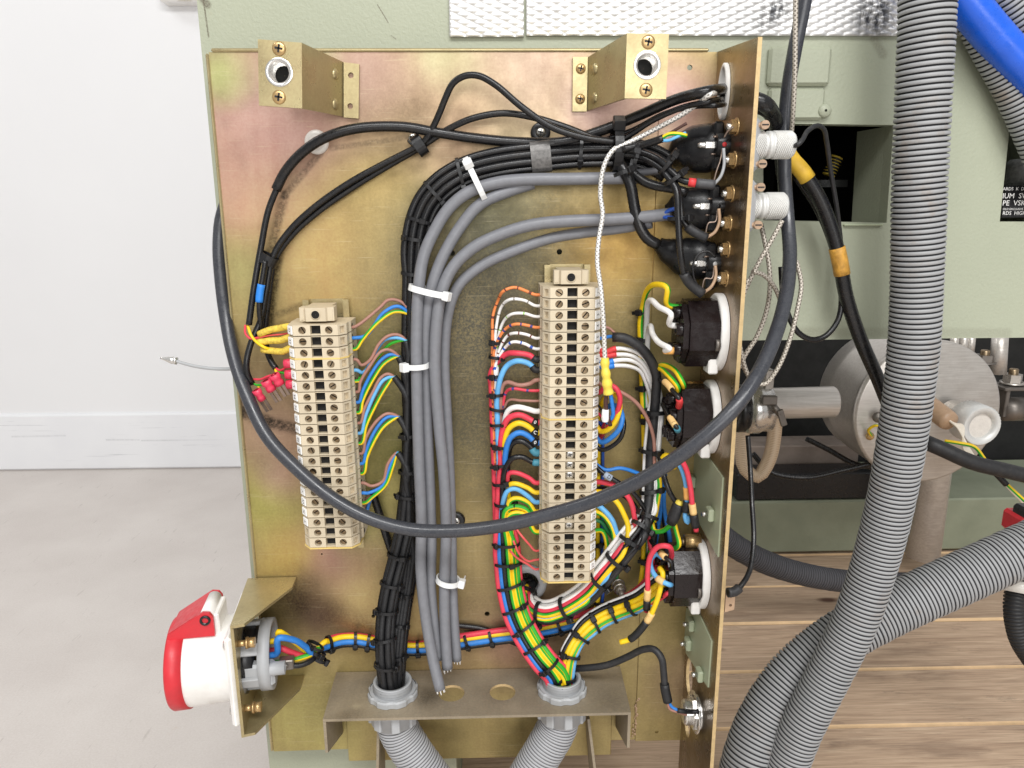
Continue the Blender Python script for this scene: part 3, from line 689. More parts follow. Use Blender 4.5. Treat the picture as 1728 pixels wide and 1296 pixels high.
part('lettering', q.mesh(), MATS['marker_white'], vsw)
m_ = M_('crackle_grey', (150, 150, 148), .5, var=.3, vscale=420, bmp=.6, bscale=420)
q = MB(); a = pt(1745, 292, -60); q.lathe(a+EZ*-.011, EZ, [(0, .001), (0, .024), (.016, .024), (.022, .018), (.022, .001)], 28); part('housing_cap', q.mesh(), m_, vsw)
# parts glimpsed in the dark recess
rl = thing('relay', 'small yellow and black coil glimpsed inside the dark recess', 'relay', tuple(pt(1405, 300, -90)))
q = MB(); a, b = pt(1398, 296, -90), pt(1412, 265, -90); q.cyl(a, b, .0055, n=14); part('coil_body', q.mesh(), MATS['yellow_sleeve'], rl)
q = MB()
for k in range(6):
    c = a+(b-a)*(.1+.15*k); t = (b-a).normalized(); q.cyl(c-t*.0008, c+t*.0008, .0061, n=14)
part('winding', q.mesh(), MATS['black_plastic'], rl)
q = MB(); c = pt(1398, 310, -92); q.box(c, EX*.014, EY*.006, EZ*.003); part('base', q.mesh(), MATS['black_plastic'], rl)

# ------------------------------------------------------------------ the mounting plate and side plate
pn = thing('mounting_plate', 'large yellow-passivated steel plate carrying the terminal strips and cables', 'metal plate', tuple(pt(800, 1262, 0)))
TL, TR, BL, BR = pt(352, 88, 0), pt(1210, 88, 0), pt(462, 1268, 0), pt(1147, 1252, 0)
xL, xR = (TL.x+BL.x)/2, XS
zT, zB = TL.z, BL.z
yP = D
def hole(px, py, r): return circ(pt(px, py, 0), EX, EZ, r*MM, 14)
holes = [hole(1164, 114, 1.9), hole(763, 427, 2.1), hole(944, 425, 2.1), hole(1112, 732, 2), hole(822, 1036, 2.2), hole(630, 1040, 1.6), hole(543, 935, .8),
         circ(pt(888, 984, 0), EX, EZ, .0105, 28)]
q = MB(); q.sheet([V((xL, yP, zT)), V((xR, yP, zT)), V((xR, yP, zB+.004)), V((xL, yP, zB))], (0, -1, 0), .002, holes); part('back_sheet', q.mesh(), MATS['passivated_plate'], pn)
# folded top and left lips
q = MB(); q.bbox(V(((xL+xR)/2-.002, yP+.008, zT+.0012)), EX*((xR-xL)/2-.004), EY*.0095, EZ*.0012, .0008); part('top_fold', q.mesh(), MATS['passivated_bracket'], pn)
q = MB(); q.bbox(V((xL-.0011, yP+.008, (zT+zB)/2)), EX*.0011, EY*.0095, EZ*((zT-zB)/2-.001), .0008); part('left_fold', q.mesh(), MATS['passivated_bracket'], pn)
# flange of the side plate lying on the back sheet
sx = pt(1102, 470, 1.6).x
q = MB(); z0, z1 = pt(1100, 1250, 1.6).z, pt(1115, 95, 1.6).z
q.sheet([V((sx, yP-.0016, z1)), V((xR, yP-.0016, z1)), V((xR, yP-.0016, z0)), V((sx, yP-.0016, z0))], (0, -1, 0), .0015, [circ(pt(1112, 732, 1.6), EX, EZ, .002, 12), circ(pt(1164, 114, 1.6), EX, EZ, .0019, 12), circ(pt(1108, 1235, 1.6), EX, EZ, .0016, 10)])
part('side_flange', q.mesh(), MATS['passivated_plate'], pn)
# side plate: stands forward from the right edge
fe = [ps(1283, 60), ps(1218, 940)]                       # its front edge in the photo
yf = sum(p.y for p in fe)/2
zlow = PALZ+.02
pts_ = [V((XS, yP-.0005, zT)), V((XS, yf, fe[0].z)), V((XS, yf, zlow)), V((XS, yP-.0005, zlow))]
sh = []
c1 = ps(1224, 155); r1 = .0155
sh.append(circ(ps(1224, 155), EY, EZ, .0085, 24, .0165))
sh.append(circ(ps(1163, 1142), EY, EZ, .0095, 24, .0165)); sh.append(circ(ps(1160, 1222), EY, EZ, .008, 24, .0115))
q = MB(); q.sheet(pts_, (-1, 0, 0), .0025, sh, mh=1); part('side_sheet', q.mesh(), [MATS['passivated_side'], MATS['raw_edge']], pn)
q = MB(); q.box(V((XS+.00125, yf-.0003, (fe[0].z+zlow)/2)), EX*.0013, EY*.0003, EZ*((fe[0].z-zlow)/2)); part('cut_edge', q.mesh(), MATS['raw_edge'], pn)
# sealing bead along the lower seam
q = MB()
a, b = pt(1076, 1180, 2), pt(1069, 1245, 2)
for k in range(26):
    t = k/25; c = a+(b-a)*t+V((random.uniform(-1, 1)*.0012, 0, 0)); r = random.uniform(.0006, .0016); q.lathe(c+EY*.001, -EY, [(0, r), (r*.7, r*.6), (r, .0001)], 6)
part('sealant_bead', q.mesh(), MATS['pvc_brown'], pn)
# ------------------------------------------------------------------ terminal strips
HB = 3.70                                         # half height of one block, mm
def block_mesh():
    q = MB(); h = HB
    def P(x, y, z): return V((x, y, z))*MM
    for s in (-1, 1):
        fl = []
        def quad(a, m=0, flip=False):
            k = len(q.v); q.v += [V((p[0]*s, p[1], p[2]))*MM for p in a]; idx = list(range(k, k+len(a)))
            if (s < 0) != flip: idx = idx[::-1]
            q.f.append(idx); q.m.append(m); q.sm.append(False)
        x0, x1, cx, r, n = 3.6, 15.5, 9.3, 2.75, 16
        out = []; inn = []
        for i in range(n):
            a = 2*math.pi*(i+.5)/n; c, d = math.cos(a), math.sin(a)
            t = min((x1-cx)/c if c > 1e-6 else ((x0-cx)/c if c < -1e-6 else 1e9), h/abs(d) if abs(d) > 1e-6 else 1e9)
            out.append((cx+c*t, -45, d*t)); inn.append((cx+c*r, -45, d*r))
        for i in range(n):
            j = (i+1) % n
            o1, o2 = out[i], out[j]
            quad([inn[i], inn[j], o2, o1], 0, False)
            quad([inn[i], (inn[i][0], -40.5, inn[i][2]), (inn[j][0], -40.5, inn[j][2]), inn[j]], 0, True)
        # corners of the front rectangle
        for (cx_, cz_) in ((x1, h), (x0, h), (x0, -h), (x1, -h)):
            best = sorted(range(n), key=lambda i: (out[i][0]-cx_)**2+(out[i][2]-cz_)**2)[:2]
            i, j = best; 
            if (out[i][0] != cx_ or out[i][2] != cz_):
                a, b = out[i], out[j]; tri = [a, (cx_, -45, cz_), b]
                nrm = (tri[1][0]-a[0])*(b[2]-a[2])-(tri[1][2]-a[2])*(b[0]-a[0])
                quad(tri if nrm > 0 else tri[::-1], 0, False)
        quad([(p[0], -40.5, p[2]) for p in inn], 1, False)
        # chamfer with its marker slot
        A, B = V((15.5, -45, 0)), V((20.5, -38.5, 0)); d = B-A; nn = V((d.y, -d.x, 0)).normalized()*-1
        if nn.x < 0: nn = -nn
        def C(t, z, dep=0): p = A+d*t-nn*dep; return (p.x, p.y, z)
        oz, iz = h, h*.66
        O = [C(0, -oz), C(1, -oz), C(1, oz), C(0, oz)]; N = [C(.24, -iz), C(.78, -iz), C(.78, iz), C(.24, iz)]; G = [C(.24, -iz, 2.4), C(.78, -iz, 2.4), C(.78, iz, 2.4), C(.24, iz, 2.4)]
        for i in range(4):
            j = (i+1) % 4; quad([O[i], O[j], N[j], N[i]]); quad([N[i], N[j], G[j], G[i]])
        quad(G)
        # side with the wire entry
        quad([(20.5, -38.5, -h), (20.5, -30, -h), (20.5, -30, h), (20.5, -38.5, h)])
        quad([(20.5, -30, -h), (21.6, -28, -h), (21.6, -28, h), (20.5, -30, h)]); quad([(21.6, -28, -h), (21.6, -8, -h), (21.6, -8, h), (21.6, -28, h)])
        prof = [(3.6, -45), (15.5, -45), (20.5, -38.5), (20.5, -30), (21.6, -28), (21.6, -8), (3.6, -8)]
        quad([(x, y, h) for x, y in prof]); quad([(x, y, -h) for x, y in prof], 0, True)
        quad([(3.6, -45, -h), (3.6, -45, h), (3.6, -22, h), (3.6, -22, -h)], 0)
        # entry funnel, a little proud ring and dark mouth
        e = [(21.75, -24+2.0*math.cos(2*math.pi*i/10), 2.0*math.sin(2*math.pi*i/10)) for i in range(10)]; quad(e, 1, False)
    def bx(x0, x1, y0, y1, z0, z1, m=0): q.box(V((x0+x1, y0+y1, z0+z1))*.5*MM, EX*(x1-x0)/2*MM, EY*(y1-y0)/2*MM, EZ*(z1-z0)/2*MM, m)
    bx(-3.62, 3.62, -44.3, -9, -h, -h+.85); bx(-3.62, 3.62, -44.0, -9, h-.45, h)
    bx(-3.58, 3.58, -40.5, -22, -h+1.0, h-.5, 1)
    return q.mesh('terminal_block')
bm_ = block_mesh(); bm_.materials.append(MATS['terminal_beige']); bm_.materials.append(MATS['terminal_dark'])
def screw_mesh():
    q = MB()
    for s in (-1, 1):
        arc = [V((0, 0, 0))]
        n = 9; r = 2.5; g = .42
        a0 = math.asin(g/r); ptsx = [(r*math.sin(a0+(math.pi-2*a0)*i/(n-1)-math.pi/2+math.pi/2)*1, 0) for i in range(n)]
        ring = [V((s*r*math.sin(a0+(math.pi-2*a0)*i/(n-1)), 0, r*math.cos(a0+(math.pi-2*a0)*i/(n-1)))) for i in range(n)]
        ring[0].x = s*g; ring[-1].x = s*g
        k = len(q.v); q.v += [p*MM for p in ring]+[(p+V((0, 1.2, 0)))*MM for p in ring]
        f = list(range(k, k+n)); nv = (q.v[f[1]]-q.v[f[0]]).cross(q.v[f[2]]-q.v[f[0]])
        if nv.y > 0: f = f[::-1]
        q.f.append(f); q.m.append(0); q.sm.append(False)
        for i in range(n):
            j = (i+1) % n; q.f.append([k+i, k+j, k+n+j, k+n+i]); q.m.append(0); q.sm.append(False)
    q.add(circ(V((0, 1.1*MM, 0)), EX, EZ, 2.5*MM, 12), [list(range(12))], 1)
    return q.mesh('clamp_screw')
sm_ = screw_mesh(); sm_.materials.append(MATS['screw_steel']); sm_.materials.append(MATS['terminal_dark'])
jm = MB(); jm.lathe(V((0, 0, 0)), -EY, [(0, .0036), (.0012, .0035), (.0017, .0026), (.0018, .0001)], 18)
jm.box(V((0, -.0017, 0)), EX*.0015, EY*.0003, EZ*.00028, 1); jm.box(V((0, -.0017, 0)), EX*.00028, EY*.00031, EZ*.0015, 1)
jm_ = jm.mesh('jumper_screw'); jm_.materials.append(MATS['screw_bright']); jm_.materials.append(MATS['print_black'])
STR = {}
def strip(key, label, top, bot, groups, letters, tagside, rail_top, rail_bot, clampy, jumpers=(), parts_after=(), untag=()):
    ft, fb = pt(top[0], top[1], 45), pt(bot[0], bot[1], 45)
    zax = (ft-fb).normalized(); xax = EY.cross(zax)*1; xax = V((zax.z, 0, -zax.x)).normalized()
    R3 = Matrix((xax, EY, zax)).transposed()
    root = thing('terminal_strip', label, 'terminal strip', tuple(fb+EY*.045-zax*.006))
    def onaxis(py):
        f = (py-top[1])/(bot[1]-top[1]); return pt(top[0]+(bot[0]-top[0])*f, py, 45)
    def place(o, loc, rot=None):
        o.matrix_parent_inverse = Matrix.Translation(-V(root.location)); o.matrix_basis = Matrix.Translation(loc) @ (R3 @ (rot or Matrix.Identity(3))).to_4x4()
    rows = []
    for (a, b, n) in groups:
        A, B = onaxis(a), onaxis(b)
        rows += [A+(B-A)*(i/(n-1)) for i in range(n)]
    org = [p+EY*.045 for p in rows]
    # rail
    rt, rb = onaxis(rail_top)*1, onaxis(rail_bot)
    zt_ = pt(top[0], rail_top, 4); zl = (zt_.z-org[0].z)/zax.z; zl2 = (org[-1].z-pt(bot[0], rail_bot, 4).z)/zax.z
    q = MB(); p0 = [(-17, -7.5), (-12.6, -7.5), (-12.6, -1.2), (12.6, -1.2), (12.6, -7.5), (17, -7.5), (17, -6.4), (13.7, -6.4), (13.7, -.1), (-13.7, -.1), (-13.7, -6.4), (-17, -6.4)]
    Lh = (org[0]-org[-1]).length
    q.sheet([V((x*MM, y*MM, zl)) for x, y in p0], EZ, Lh+zl+zl2)
    place(link('rail', q.mesh(), MATS['passivated_bracket'], root), org[0])
    for i, o in enumerate(org):
        b = link('terminal_block', bm_, None, root); place(b, o+V((random.uniform(-.12, .12), random.uniform(-.2, .2), 0))*MM)
        for s in (-1, 1):
            sc1 = link('clamp_screw', sm_, None, b); sc1.location = V((s*9.3, -42.2+random.uniform(-.5, .3), 0))*MM
            sc1.rotation_euler = (random.uniform(-.1, .1), random.choice((.8, -.8, 1.2, -.6, .5, .9, 1.4))+random.uniform(-.3, .3), 0)
        L = letters[i] if i < len(letters) else None
        if L:
            A, B = V((15.5*tagside, -45, 0)), V((20.5*tagside, -38.5, 0)); d = (B-A).normalized(); nn = V((0, 0, 1)).cross(d); nn = nn if nn.y < 0 else -nn
            c = (A+B)/2+nn*.45
            q = MB(); q.bbox(c*MM, d*3.5*MM, EZ*2.95*MM, nn*.45*MM, .0003)
            tx = EZ; ty = -d if tagside > 0 else d
            ty = d*(-1) if tagside > 0 else d
            vv, ff = text_geo(L, 4.3*MM, (c+nn*.5)*MM, EZ, nn.cross(EZ))
            q.add(vv, ff, 1); tg = link('marker_tag', q.mesh(), [MATS['marker_white'], MATS['print_black']], b)
        if i+1 in jumpers:
            j = link('jumper_screw', jm_, None, b); j.location = V((0, -40.5, .4))*MM
            j.rotation_euler = (0, random.uniform(-.6, .6), 0)
        if i+1 in parts_after:
            q = MB(); p = [(-15.8, -45.4), (15.8, -45.4), (21.2, -38.6), (21.2, -8), (-21.2, -8), (-21.2, -38.6)]
            q.sheet([V((x*MM, y*MM, .0005)) for x, y in p], EZ, .001)
            pp = link('partition', q.mesh(), MATS['partition_yellow'], root); nxt = org[i+1] if i+1 < len(org) else o-zax*(2*HB*MM+.002)
            place(pp, o+(nxt-o).normalized()*((nxt-o).length*.5 if i+1 < len(org) else HB*MM+.0008))
    # end clamp above the first block
    q = MB(); h = .0048
    pr = [(-7.5, -39), (6.5, -39), (7.5, -37.5), (12, -36.5), (12, -27), (8.5, -25), (8.5, -9), (-9, -9), (-9, -25), (-12.4, -27), (-12.4, -36.5), (-8.7, -36.5)]
    q.sheet([V((x*MM, y*MM, h)) for x, y in pr], EZ, 2*h)
    q.lathe(V((-.5*MM, -.0392, 0)), EY, [(-.0002, .0001), (-.0002, .0028)], 18, m=1)
    for x in (-10.5, 9.7): q.box(V((x*MM, -.0367, 0)), EX*.0013, EY*.0003, EZ*.0038, 0)
    q.lathe(V((-.5*MM, -.0391, 0)), EY, [(-.0006, .0029), (-.0006, .0034), (0, .0034)], 18, m=0)
    e = pt(clampy[0], clampy[1], 39); zz = (e.z-org[0].z)/zax.z
    cl = link('end_clamp', q.mesh(), [MATS['terminal_beige'], MATS['terminal_dark']], root); place(cl, org[0]+zax*zz)
    STR[key] = (org, xax, zax)
    return root
strip('L', 'cream terminal strip with lettered tags on the left of the plate', (532, 557.5), (558.3, 915.5),
      [(557.5, 596, 3), (615, 915.5, 18)], list('GHIJKLMNOPQRSTUVWXY'), -1, 505, 922, (538, 531), parts_after=(3, 21))
strip('R', 'longer cream terminal strip with numbered tags beside the coloured wires', (966.2, 494), (959.9, 973.5),
      [(494, 698, 12), (717.5, 805, 6), (823, 890, 5), (908.5, 973.5, 5)], [str(i) for i in range(1, 28)], 1, 446, 980, (958, 468), jumpers=(16, 17, 18, 22, 23), parts_after=(12, 28))
def term(key, k, side, out=0.0, o=24.0, dz=0.0):
    org, xa, za = STR[key]; return org[k-1]+xa*(side*(21.8+out)*MM)-EY*(o*MM)+za*(dz*MM)
# ------------------------------------------------------------------ hardware on the plates
def quadsheet(name, p, th, mat, root, holes=(), rnd=0):
    """planar sheet through world corner points, front normal towards the camera"""
    n = (p[1]-p[0]).cross(p[2]-p[0]).normalized()
    if n.dot(CAM-p[0]) < 0: n = -n
    q = MB(); q.sheet(p, n, th, holes); return part(name, q.mesh(), mat, root), n
def panhead(c, n, r, mat, root, name='screw', cross=True, h=None):
    n = V(n).normalized(); h = h or r*.55; q = MB(); q.lathe(c, n, [(-.0004, r), (h*.4, r*.97), (h*.85, r*.7), (h, r*.0001)], 16)
    if cross:
        x = n.orthogonal().normalized(); x = (x*math.cos(.6)+n.cross(x)*math.sin(.6)); y = n.cross(x)
        for a, b in ((x, y), (y, x)): q.box(c+n*(h*.93), a*r*.55, b*r*.13, n*r*.12, 1)
    return part(name, q.mesh(), [MATS[mat], MATS['print_black']], root)
def hexnut(c, n, r, h, mat, root, name='nut', bolt=True, m2='screw_bright'):
    n = V(n).normalized(); x = n.orthogonal().normalized(); q = MB()
    q.lathe(c, n, [(0, r*1.25), (h*.18, r*1.25), (h*.18, r)], 20)
    y = n.cross(x); ring = [x*math.cos(math.pi/3*i)*r+y*math.sin(math.pi/3*i)*r for i in range(6)]
    q.sheet([c+n*h+p for p in ring], n, h*.85)
    o = part(name, q.mesh(), [MATS[mat]], root)
    if bolt:
        q = MB(); q.lathe(c, n, [(h*.9, r*.5), (h*1.5, r*.5), (h*1.6, r*.4), (h*1.6, .0001)], 14); part('stud', q.mesh(), MATS[m2], root)
    return o
# --- two stand-off brackets at the top
def standoff(label, face, arm_b, foot, ring, sc_face, sc_foot, footscrews, lip):
    O = 58
    root = thing('standoff_bracket', label, 'bracket', tuple(pt(foot[2][0], foot[2][1], 1)), 'stand-off brackets along the top edge')
    fp = [pt(x, y, O) for x, y in face]
    n = -EY
    rc = pt(ring[0], ring[1], O); hr = px2m(ring[2], rc)/2
    fp2 = [V((p.x, fp[0].y, p.z)) for p in fp]
    q = MB(); q.sheet(fp2, n, .0022, [circ(V((rc.x, fp[0].y, rc.z)), EX, EZ, hr, 24)]); part('face', q.mesh(), MATS['passivated_bracket'], root)
    # arm from the face back to the foot
    a0, a1 = [pt(x, y, O-.5) for x, y in arm_b[:2]]; b0, b1 = [pt(x, y, 1.5) for x, y in arm_b[2:]]
    ap = [a0, b0, b1, a1]; nn = (b0-a0).cross(a1-a0).normalized()
    if nn.dot(CAM-a0) < 0: nn = -nn
    q = MB(); k = ap; q.v = [p for p in k]+[p-nn*.002 for p in k]
    q.f = [[0, 1, 2, 3], [7, 6, 5, 4]]+[[i, 4+i, 4+(i+1) % 4, (i+1) % 4] for i in range(4)]; q.m = [0]*6; q.sm = [False]*6
    part('arm', q.mesh(), MATS['passivated_bracket'], root)
    for (x, y) in lip:                                         # pressed dimples on the arm
        c = pt(x, y, 14); q = MB(); q.lathe(c, nn, [(-.003, .004), (.0005, .0035), (.0012, .0022), (.0012, .0001)], 14); part('dimple', q.mesh(), MATS['passivated_bracket'], root)
    ff = [pt(x, y, 3.0) for x, y in foot]; ff = [V((p.x, ff[0].y, p.z)) for p in ff]
    hs_ = [] if footscrews else [circ(V((pt(x, y, 3).x, ff[0].y, pt(x, y, 3).z)), EX, EZ, .002, 12) for x, y in sc_foot]
    q = MB(); q.sheet(ff, n, .0022, hs_); part('foot', q.mesh(), MATS['passivated_bracket'], root)
    if footscrews:
        for x, y in sc_foot: panhead(pt(x, y, 3.0), n, .0036, 'brass', root)
    for x, y in sc_face: panhead(pt(x, y, O), n, .0044, 'brass', root, h=.0012)
    # threaded insert seen through the hole
    q = MB(); q.lathe(rc+EY*.0005, EY, [(-.0008, hr*1.05), (-.0012, hr*.92), (-.0004, hr*.74), (.012, hr*.72), (.012, .0001)], 28, mats=[0, 0, 0, 1]); part('insert', q.mesh(), [MATS['chrome'], MATS['dark_interior']], root)
standoff('stand-off bracket at the top left, its foot holes left empty', [(435, 66), (509, 72), (510, 183), (437, 178)], [(509, 72), (510, 183), (580, 105), (580, 197)],
         [(580, 105), (606, 108), (605, 200), (580, 198)], (471, 122, 44), [(471, 82), (471, 164)], [(592, 127), (591, 179)], False, [(566, 125), (566, 176)])
standoff('stand-off bracket at the top right, screwed down by its foot', [(1058, 56), (1129, 57), (1124, 167), (1054, 166)], [(1058, 56), (1054, 166), (991, 97), (990, 187)],
         [(967, 96), (992, 96), (990, 188), (966, 188)], (1092, 110, 44), [(1094, 71), (1090, 152)], [(980, 116), (979, 167)], True, [(1003, 116), (1003, 165)])

# --- red and white power inlet on its bracket
bk = thing('inlet_bracket', 'folded passivated bracket holding the red and white inlet', 'bracket', tuple(pt(470, 1100, 0)))
OA, OB = 74.0, 2.0                                             # near and far edge of the upright, mm from the plate
nA, nB = pt(391, 1062, OA), pt(405, 1243, OA)
up_n = V((-math.cos(RAD(8)), -math.sin(RAD(8)), 0)); up_d = V((-math.sin(RAD(8)), math.cos(RAD(8)), 0))
lenY = (OA-OB)*MM/math.cos(RAD(8))
xA = (nA.x+nB.x)/2; fa, fb = V((xA, nA.y, nA.z)), V((xA, nA.y, nB.z))
ba, bb = fa+up_d*lenY, fb+up_d*lenY
ctr = (fa+bb)/2
q = MB(); q.sheet([fa, fb, bb, ba], up_n, .0022, [circ(ctr, up_d, EZ, .0285, 30)]); part('upright', q.mesh(), MATS['passivated_bracket'], bk)
tg = [fa, pt(413, 1060, OA-3), pt(491.7, 976, 18), pt(498.6, 955, 1), ba]
tg = [V((p.x, p.y, fa.z+.0025)) for p in tg]
q = MB(); q.sheet(tg, EZ, .0022); part('top_gusset', q.mesh(), MATS['passivated_bracket'], bk)
bgx = [V((p.x, p.y, fb.z+.001)) for p in tg]
q = MB(); q.sheet(bgx, EZ, .0022); part('bottom_gusset', q.mesh(), MATS['passivated_bracket'], bk)
inl = thing('power_inlet', 'white round five-pin inlet with red rim and hinged red lid', 'power inlet', tuple(ctr+up_n*.02-EZ*.04))
fc = ctr+up_n*.0002
q = MB(); q.bbox(fc+up_n*.0028, up_d*.0365, EZ*((fa.z-fb.z)/2-.0075), up_n*.0028, .0022); part('flange', q.mesh(), MATS['white_plastic'], inl)
H = .0385
q = MB(); q.lathe(fc, up_n, [(.005, .0345), (.0085, .0325), (.022, .0325), (.0225, .0330), (H-.004, .0335), (H, .0335)], 48); bd = part('body', q.mesh(), MATS['white_plastic'], inl)
q = MB(); q.lathe(fc, up_n, [(H, .0335), (H, .0348), (H+.0105, .0352), (H+.012, .0342), (H+.012, .030), (H-.03, .0295), (H-.03, .0001)], 48); part('collar', q.mesh(), MATS['red_plastic'], inl)
# lid and hinge on top
hx = up_n; top = fc+EZ*.0335
def L3(a, d, z): return fc+up_n*a+up_d*d+EZ*z
lw = .0165
def ls(a): return H+.0118-(H+.0118-a)*.74
lp = [(H+.0105, .0300), (H+.0105, .0335), (H-.010, .0462), (H-.0155, .0495), (H-.0205, .0488), (H-.0228, .0450), (H-.0228, .0300)]
for s in (-1, 1):
    q = MB(); q.sheet([L3(a, s*lw-.0012, z) for a, z in lp], -up_d, .0028); part('lid_cheek', q.mesh(), MATS['red_plastic'], inl)
q = MB(); tp = [(H+.0107, .0315), (H+.0107, .0339), (H-.010, .0466), (H-.0135, .0482), (H-.0135, .0455), (H-.010, .0438), (H+.009, .0320)]
q.sheet([L3(a, -lw+.0002, z) for a, z in tp], -up_d, 2*lw-.0004); part('lid', q.mesh(), MATS['red_plastic'], inl)
q = MB(); q.cyl(L3(H-.0175, -lw+.0022, .0448), L3(H-.0175, lw-.0022, .0448), .0052, n=24); q.bbox(L3(H-.0205, 0, .036), up_n*.0055, up_d*(lw-.0025), EZ*.0095, .001); part('hinge_barrel', q.mesh(), MATS['white_plastic'], inl)
q = MB(); q.lathe(L3(H-.0172, -lw-.0014, .0435), -up_d, [(-.0005, .0040), (.001, .0038), (.001, .0024), (-.001, .0022), (-.001, .0001)], 20); part('hinge_pin', q.mesh(), MATS['black_plastic'], inl)
# rear shroud: ring with ribs, wires leave through it
bkn = -up_n
q = MB(); q.lathe(fc, bkn, [(.0135, .0245), (.014, .0275), (.0225, .0272), (.0225, .0225), (.014, .0225), (.0135, .0245)], 36); part('shroud_ring', q.mesh(), MATS['grey_plastic'], inl)
for a in (20, 75, 140, 200, 262, 318):
    d = up_d*math.cos(RAD(a))+EZ*math.sin(RAD(a)); t = bkn.cross(d)
    q = MB(); q.bbox(fc+bkn*.0085+d*.0252, bkn*.0075, t*.0045, d*.0016, .0006); part('shroud_rib', q.mesh(), MATS['grey_plastic'], inl)
q = MB(); q.lathe(fc, bkn, [(.003, .024), (.010, .024), (.010, .0001)], 32); part('core', q.mesh(), MATS['black_plastic'], inl)
q = MB(); q.bbox(fc+bkn*.014-up_d*.019-EZ*.0045, bkn*.0115, EZ*.0095, up_d*.005, .002); part('strain_block', q.mesh(), MATS['grey_plastic'], inl)
q = MB(); c = fc+bkn*.0255-up_d*.0215-EZ*.000; q.lathe(c-bkn*.004, bkn, [(0, .0052), (.012, .0052), (.012, .0026), (.009, .0026), (.009, .0001)], 18); part('screw_post', q.mesh(), MATS['grey_plastic'], inl)
q = MB(); c = fc+bkn*.0335-up_d*.012-EZ*.0025; q.bbox(c, bkn*.0055, EZ*.0042, up_d*.004, .0008); q.lathe(c-up_d*.004, -up_d, [(0, .0016), (.001, .0016), (.001, .0001)], 10); part('terminal_clamp', q.mesh(), MATS['steel_dark'], inl)
for s in (1, -1):
    c = fc-up_d*.0275+EZ*(s*.0275)
    panhead(c+up_n*.0056, up_n, .0048, 'chrome', inl, 'flange_bolt', cross=False)
    c2 = c+bkn*.0022; q = MB(); q.cyl(c2, c2+bkn*.006, .0024, n=14); q.cyl(c2+bkn*.006, c2+bkn*.0075, .0044, n=16); q.cyl(c2+bkn*.0075, c2+bkn*.0125, .0038, n=16); part('bolt_tail', q.mesh(), MATS['brass'], inl)

# --- channel bracket at the bottom that holds the two conduits
cb = thing('conduit_bracket', 'dusty folded channel at the bottom holding two grey conduit glands', 'bracket', tuple(pt(800, 1262, 0)))
zc = pt(800, 1130, 1).z
cl, cr = pt(568, 1132, 1), pt(1046, 1128, 1); fl, fr_ = None, None
def ph(px, py): return pz(px, py, zc)
pA, pB, pC, pD = ph(568, 1133), ph(1047, 1127), ph(1065, 1203), ph(545, 1213)
depthc = D-(pC.y+pD.y)/2
pA.y = pB.y = D-.0006; pC.y = pD.y = D-depthc
gl = [ph(662, 1178), ph(948, 1165)]
hh = [circ(V((g.x, D-depthc*.52, zc)), EX, EY, .0135, 28) for g in gl]
oh = [circ(V((ph(x, y).x, D-depthc*.53, zc)), EX, EY, .0105, 26) for x, y in ((762, 1171), (848, 1167))]
q = MB(); q.sheet([pA, pB, pC, pD], EZ, .0022, hh+oh, mh=1); part('top', q.mesh(), [MATS['passivated_dusty'], MATS['raw_edge']], cb)
for s, e0, e1 in ((-1, pD, pA), (1, pC, pB)):
    zlo = pt(560, 1270, depthc*1000).z if s < 0 else pt(1050, 1262, depthc*1000).z
    q = MB(); q.sheet([e0-EZ*.0023, e1-EZ*.0023, V((e1.x, e1.y, e1.z-.06)), V((e0.x, e0.y, zlo))], EX*s, .0022); part('end_cheek', q.mesh(), MATS['passivated_dusty'], cb)
for x in (642, 995):
    b0 = pt(x, 1235, 30); q = MB(); dx = -.004 if x < 800 else .010
    q.sheet([b0+EZ*.012, b0+EZ*.012+EY*.028, b0+EY*.028+V((dx, 0, -.10)), b0+V((dx*1.4, -.012, -.10))], EX, .0022); part('strut', q.mesh(), MATS['passivated_dusty'], cb)
q = MB(); q.bbox(V(((pA.x+pB.x)/2, D-.0016, pt(800, 1240, 0).z)), EX*((pB.x-pA.x)/2-.006), EY*.0008, EZ*.022, .0005); part('back_leaf', q.mesh(), MATS['passivated_plate'], cb)
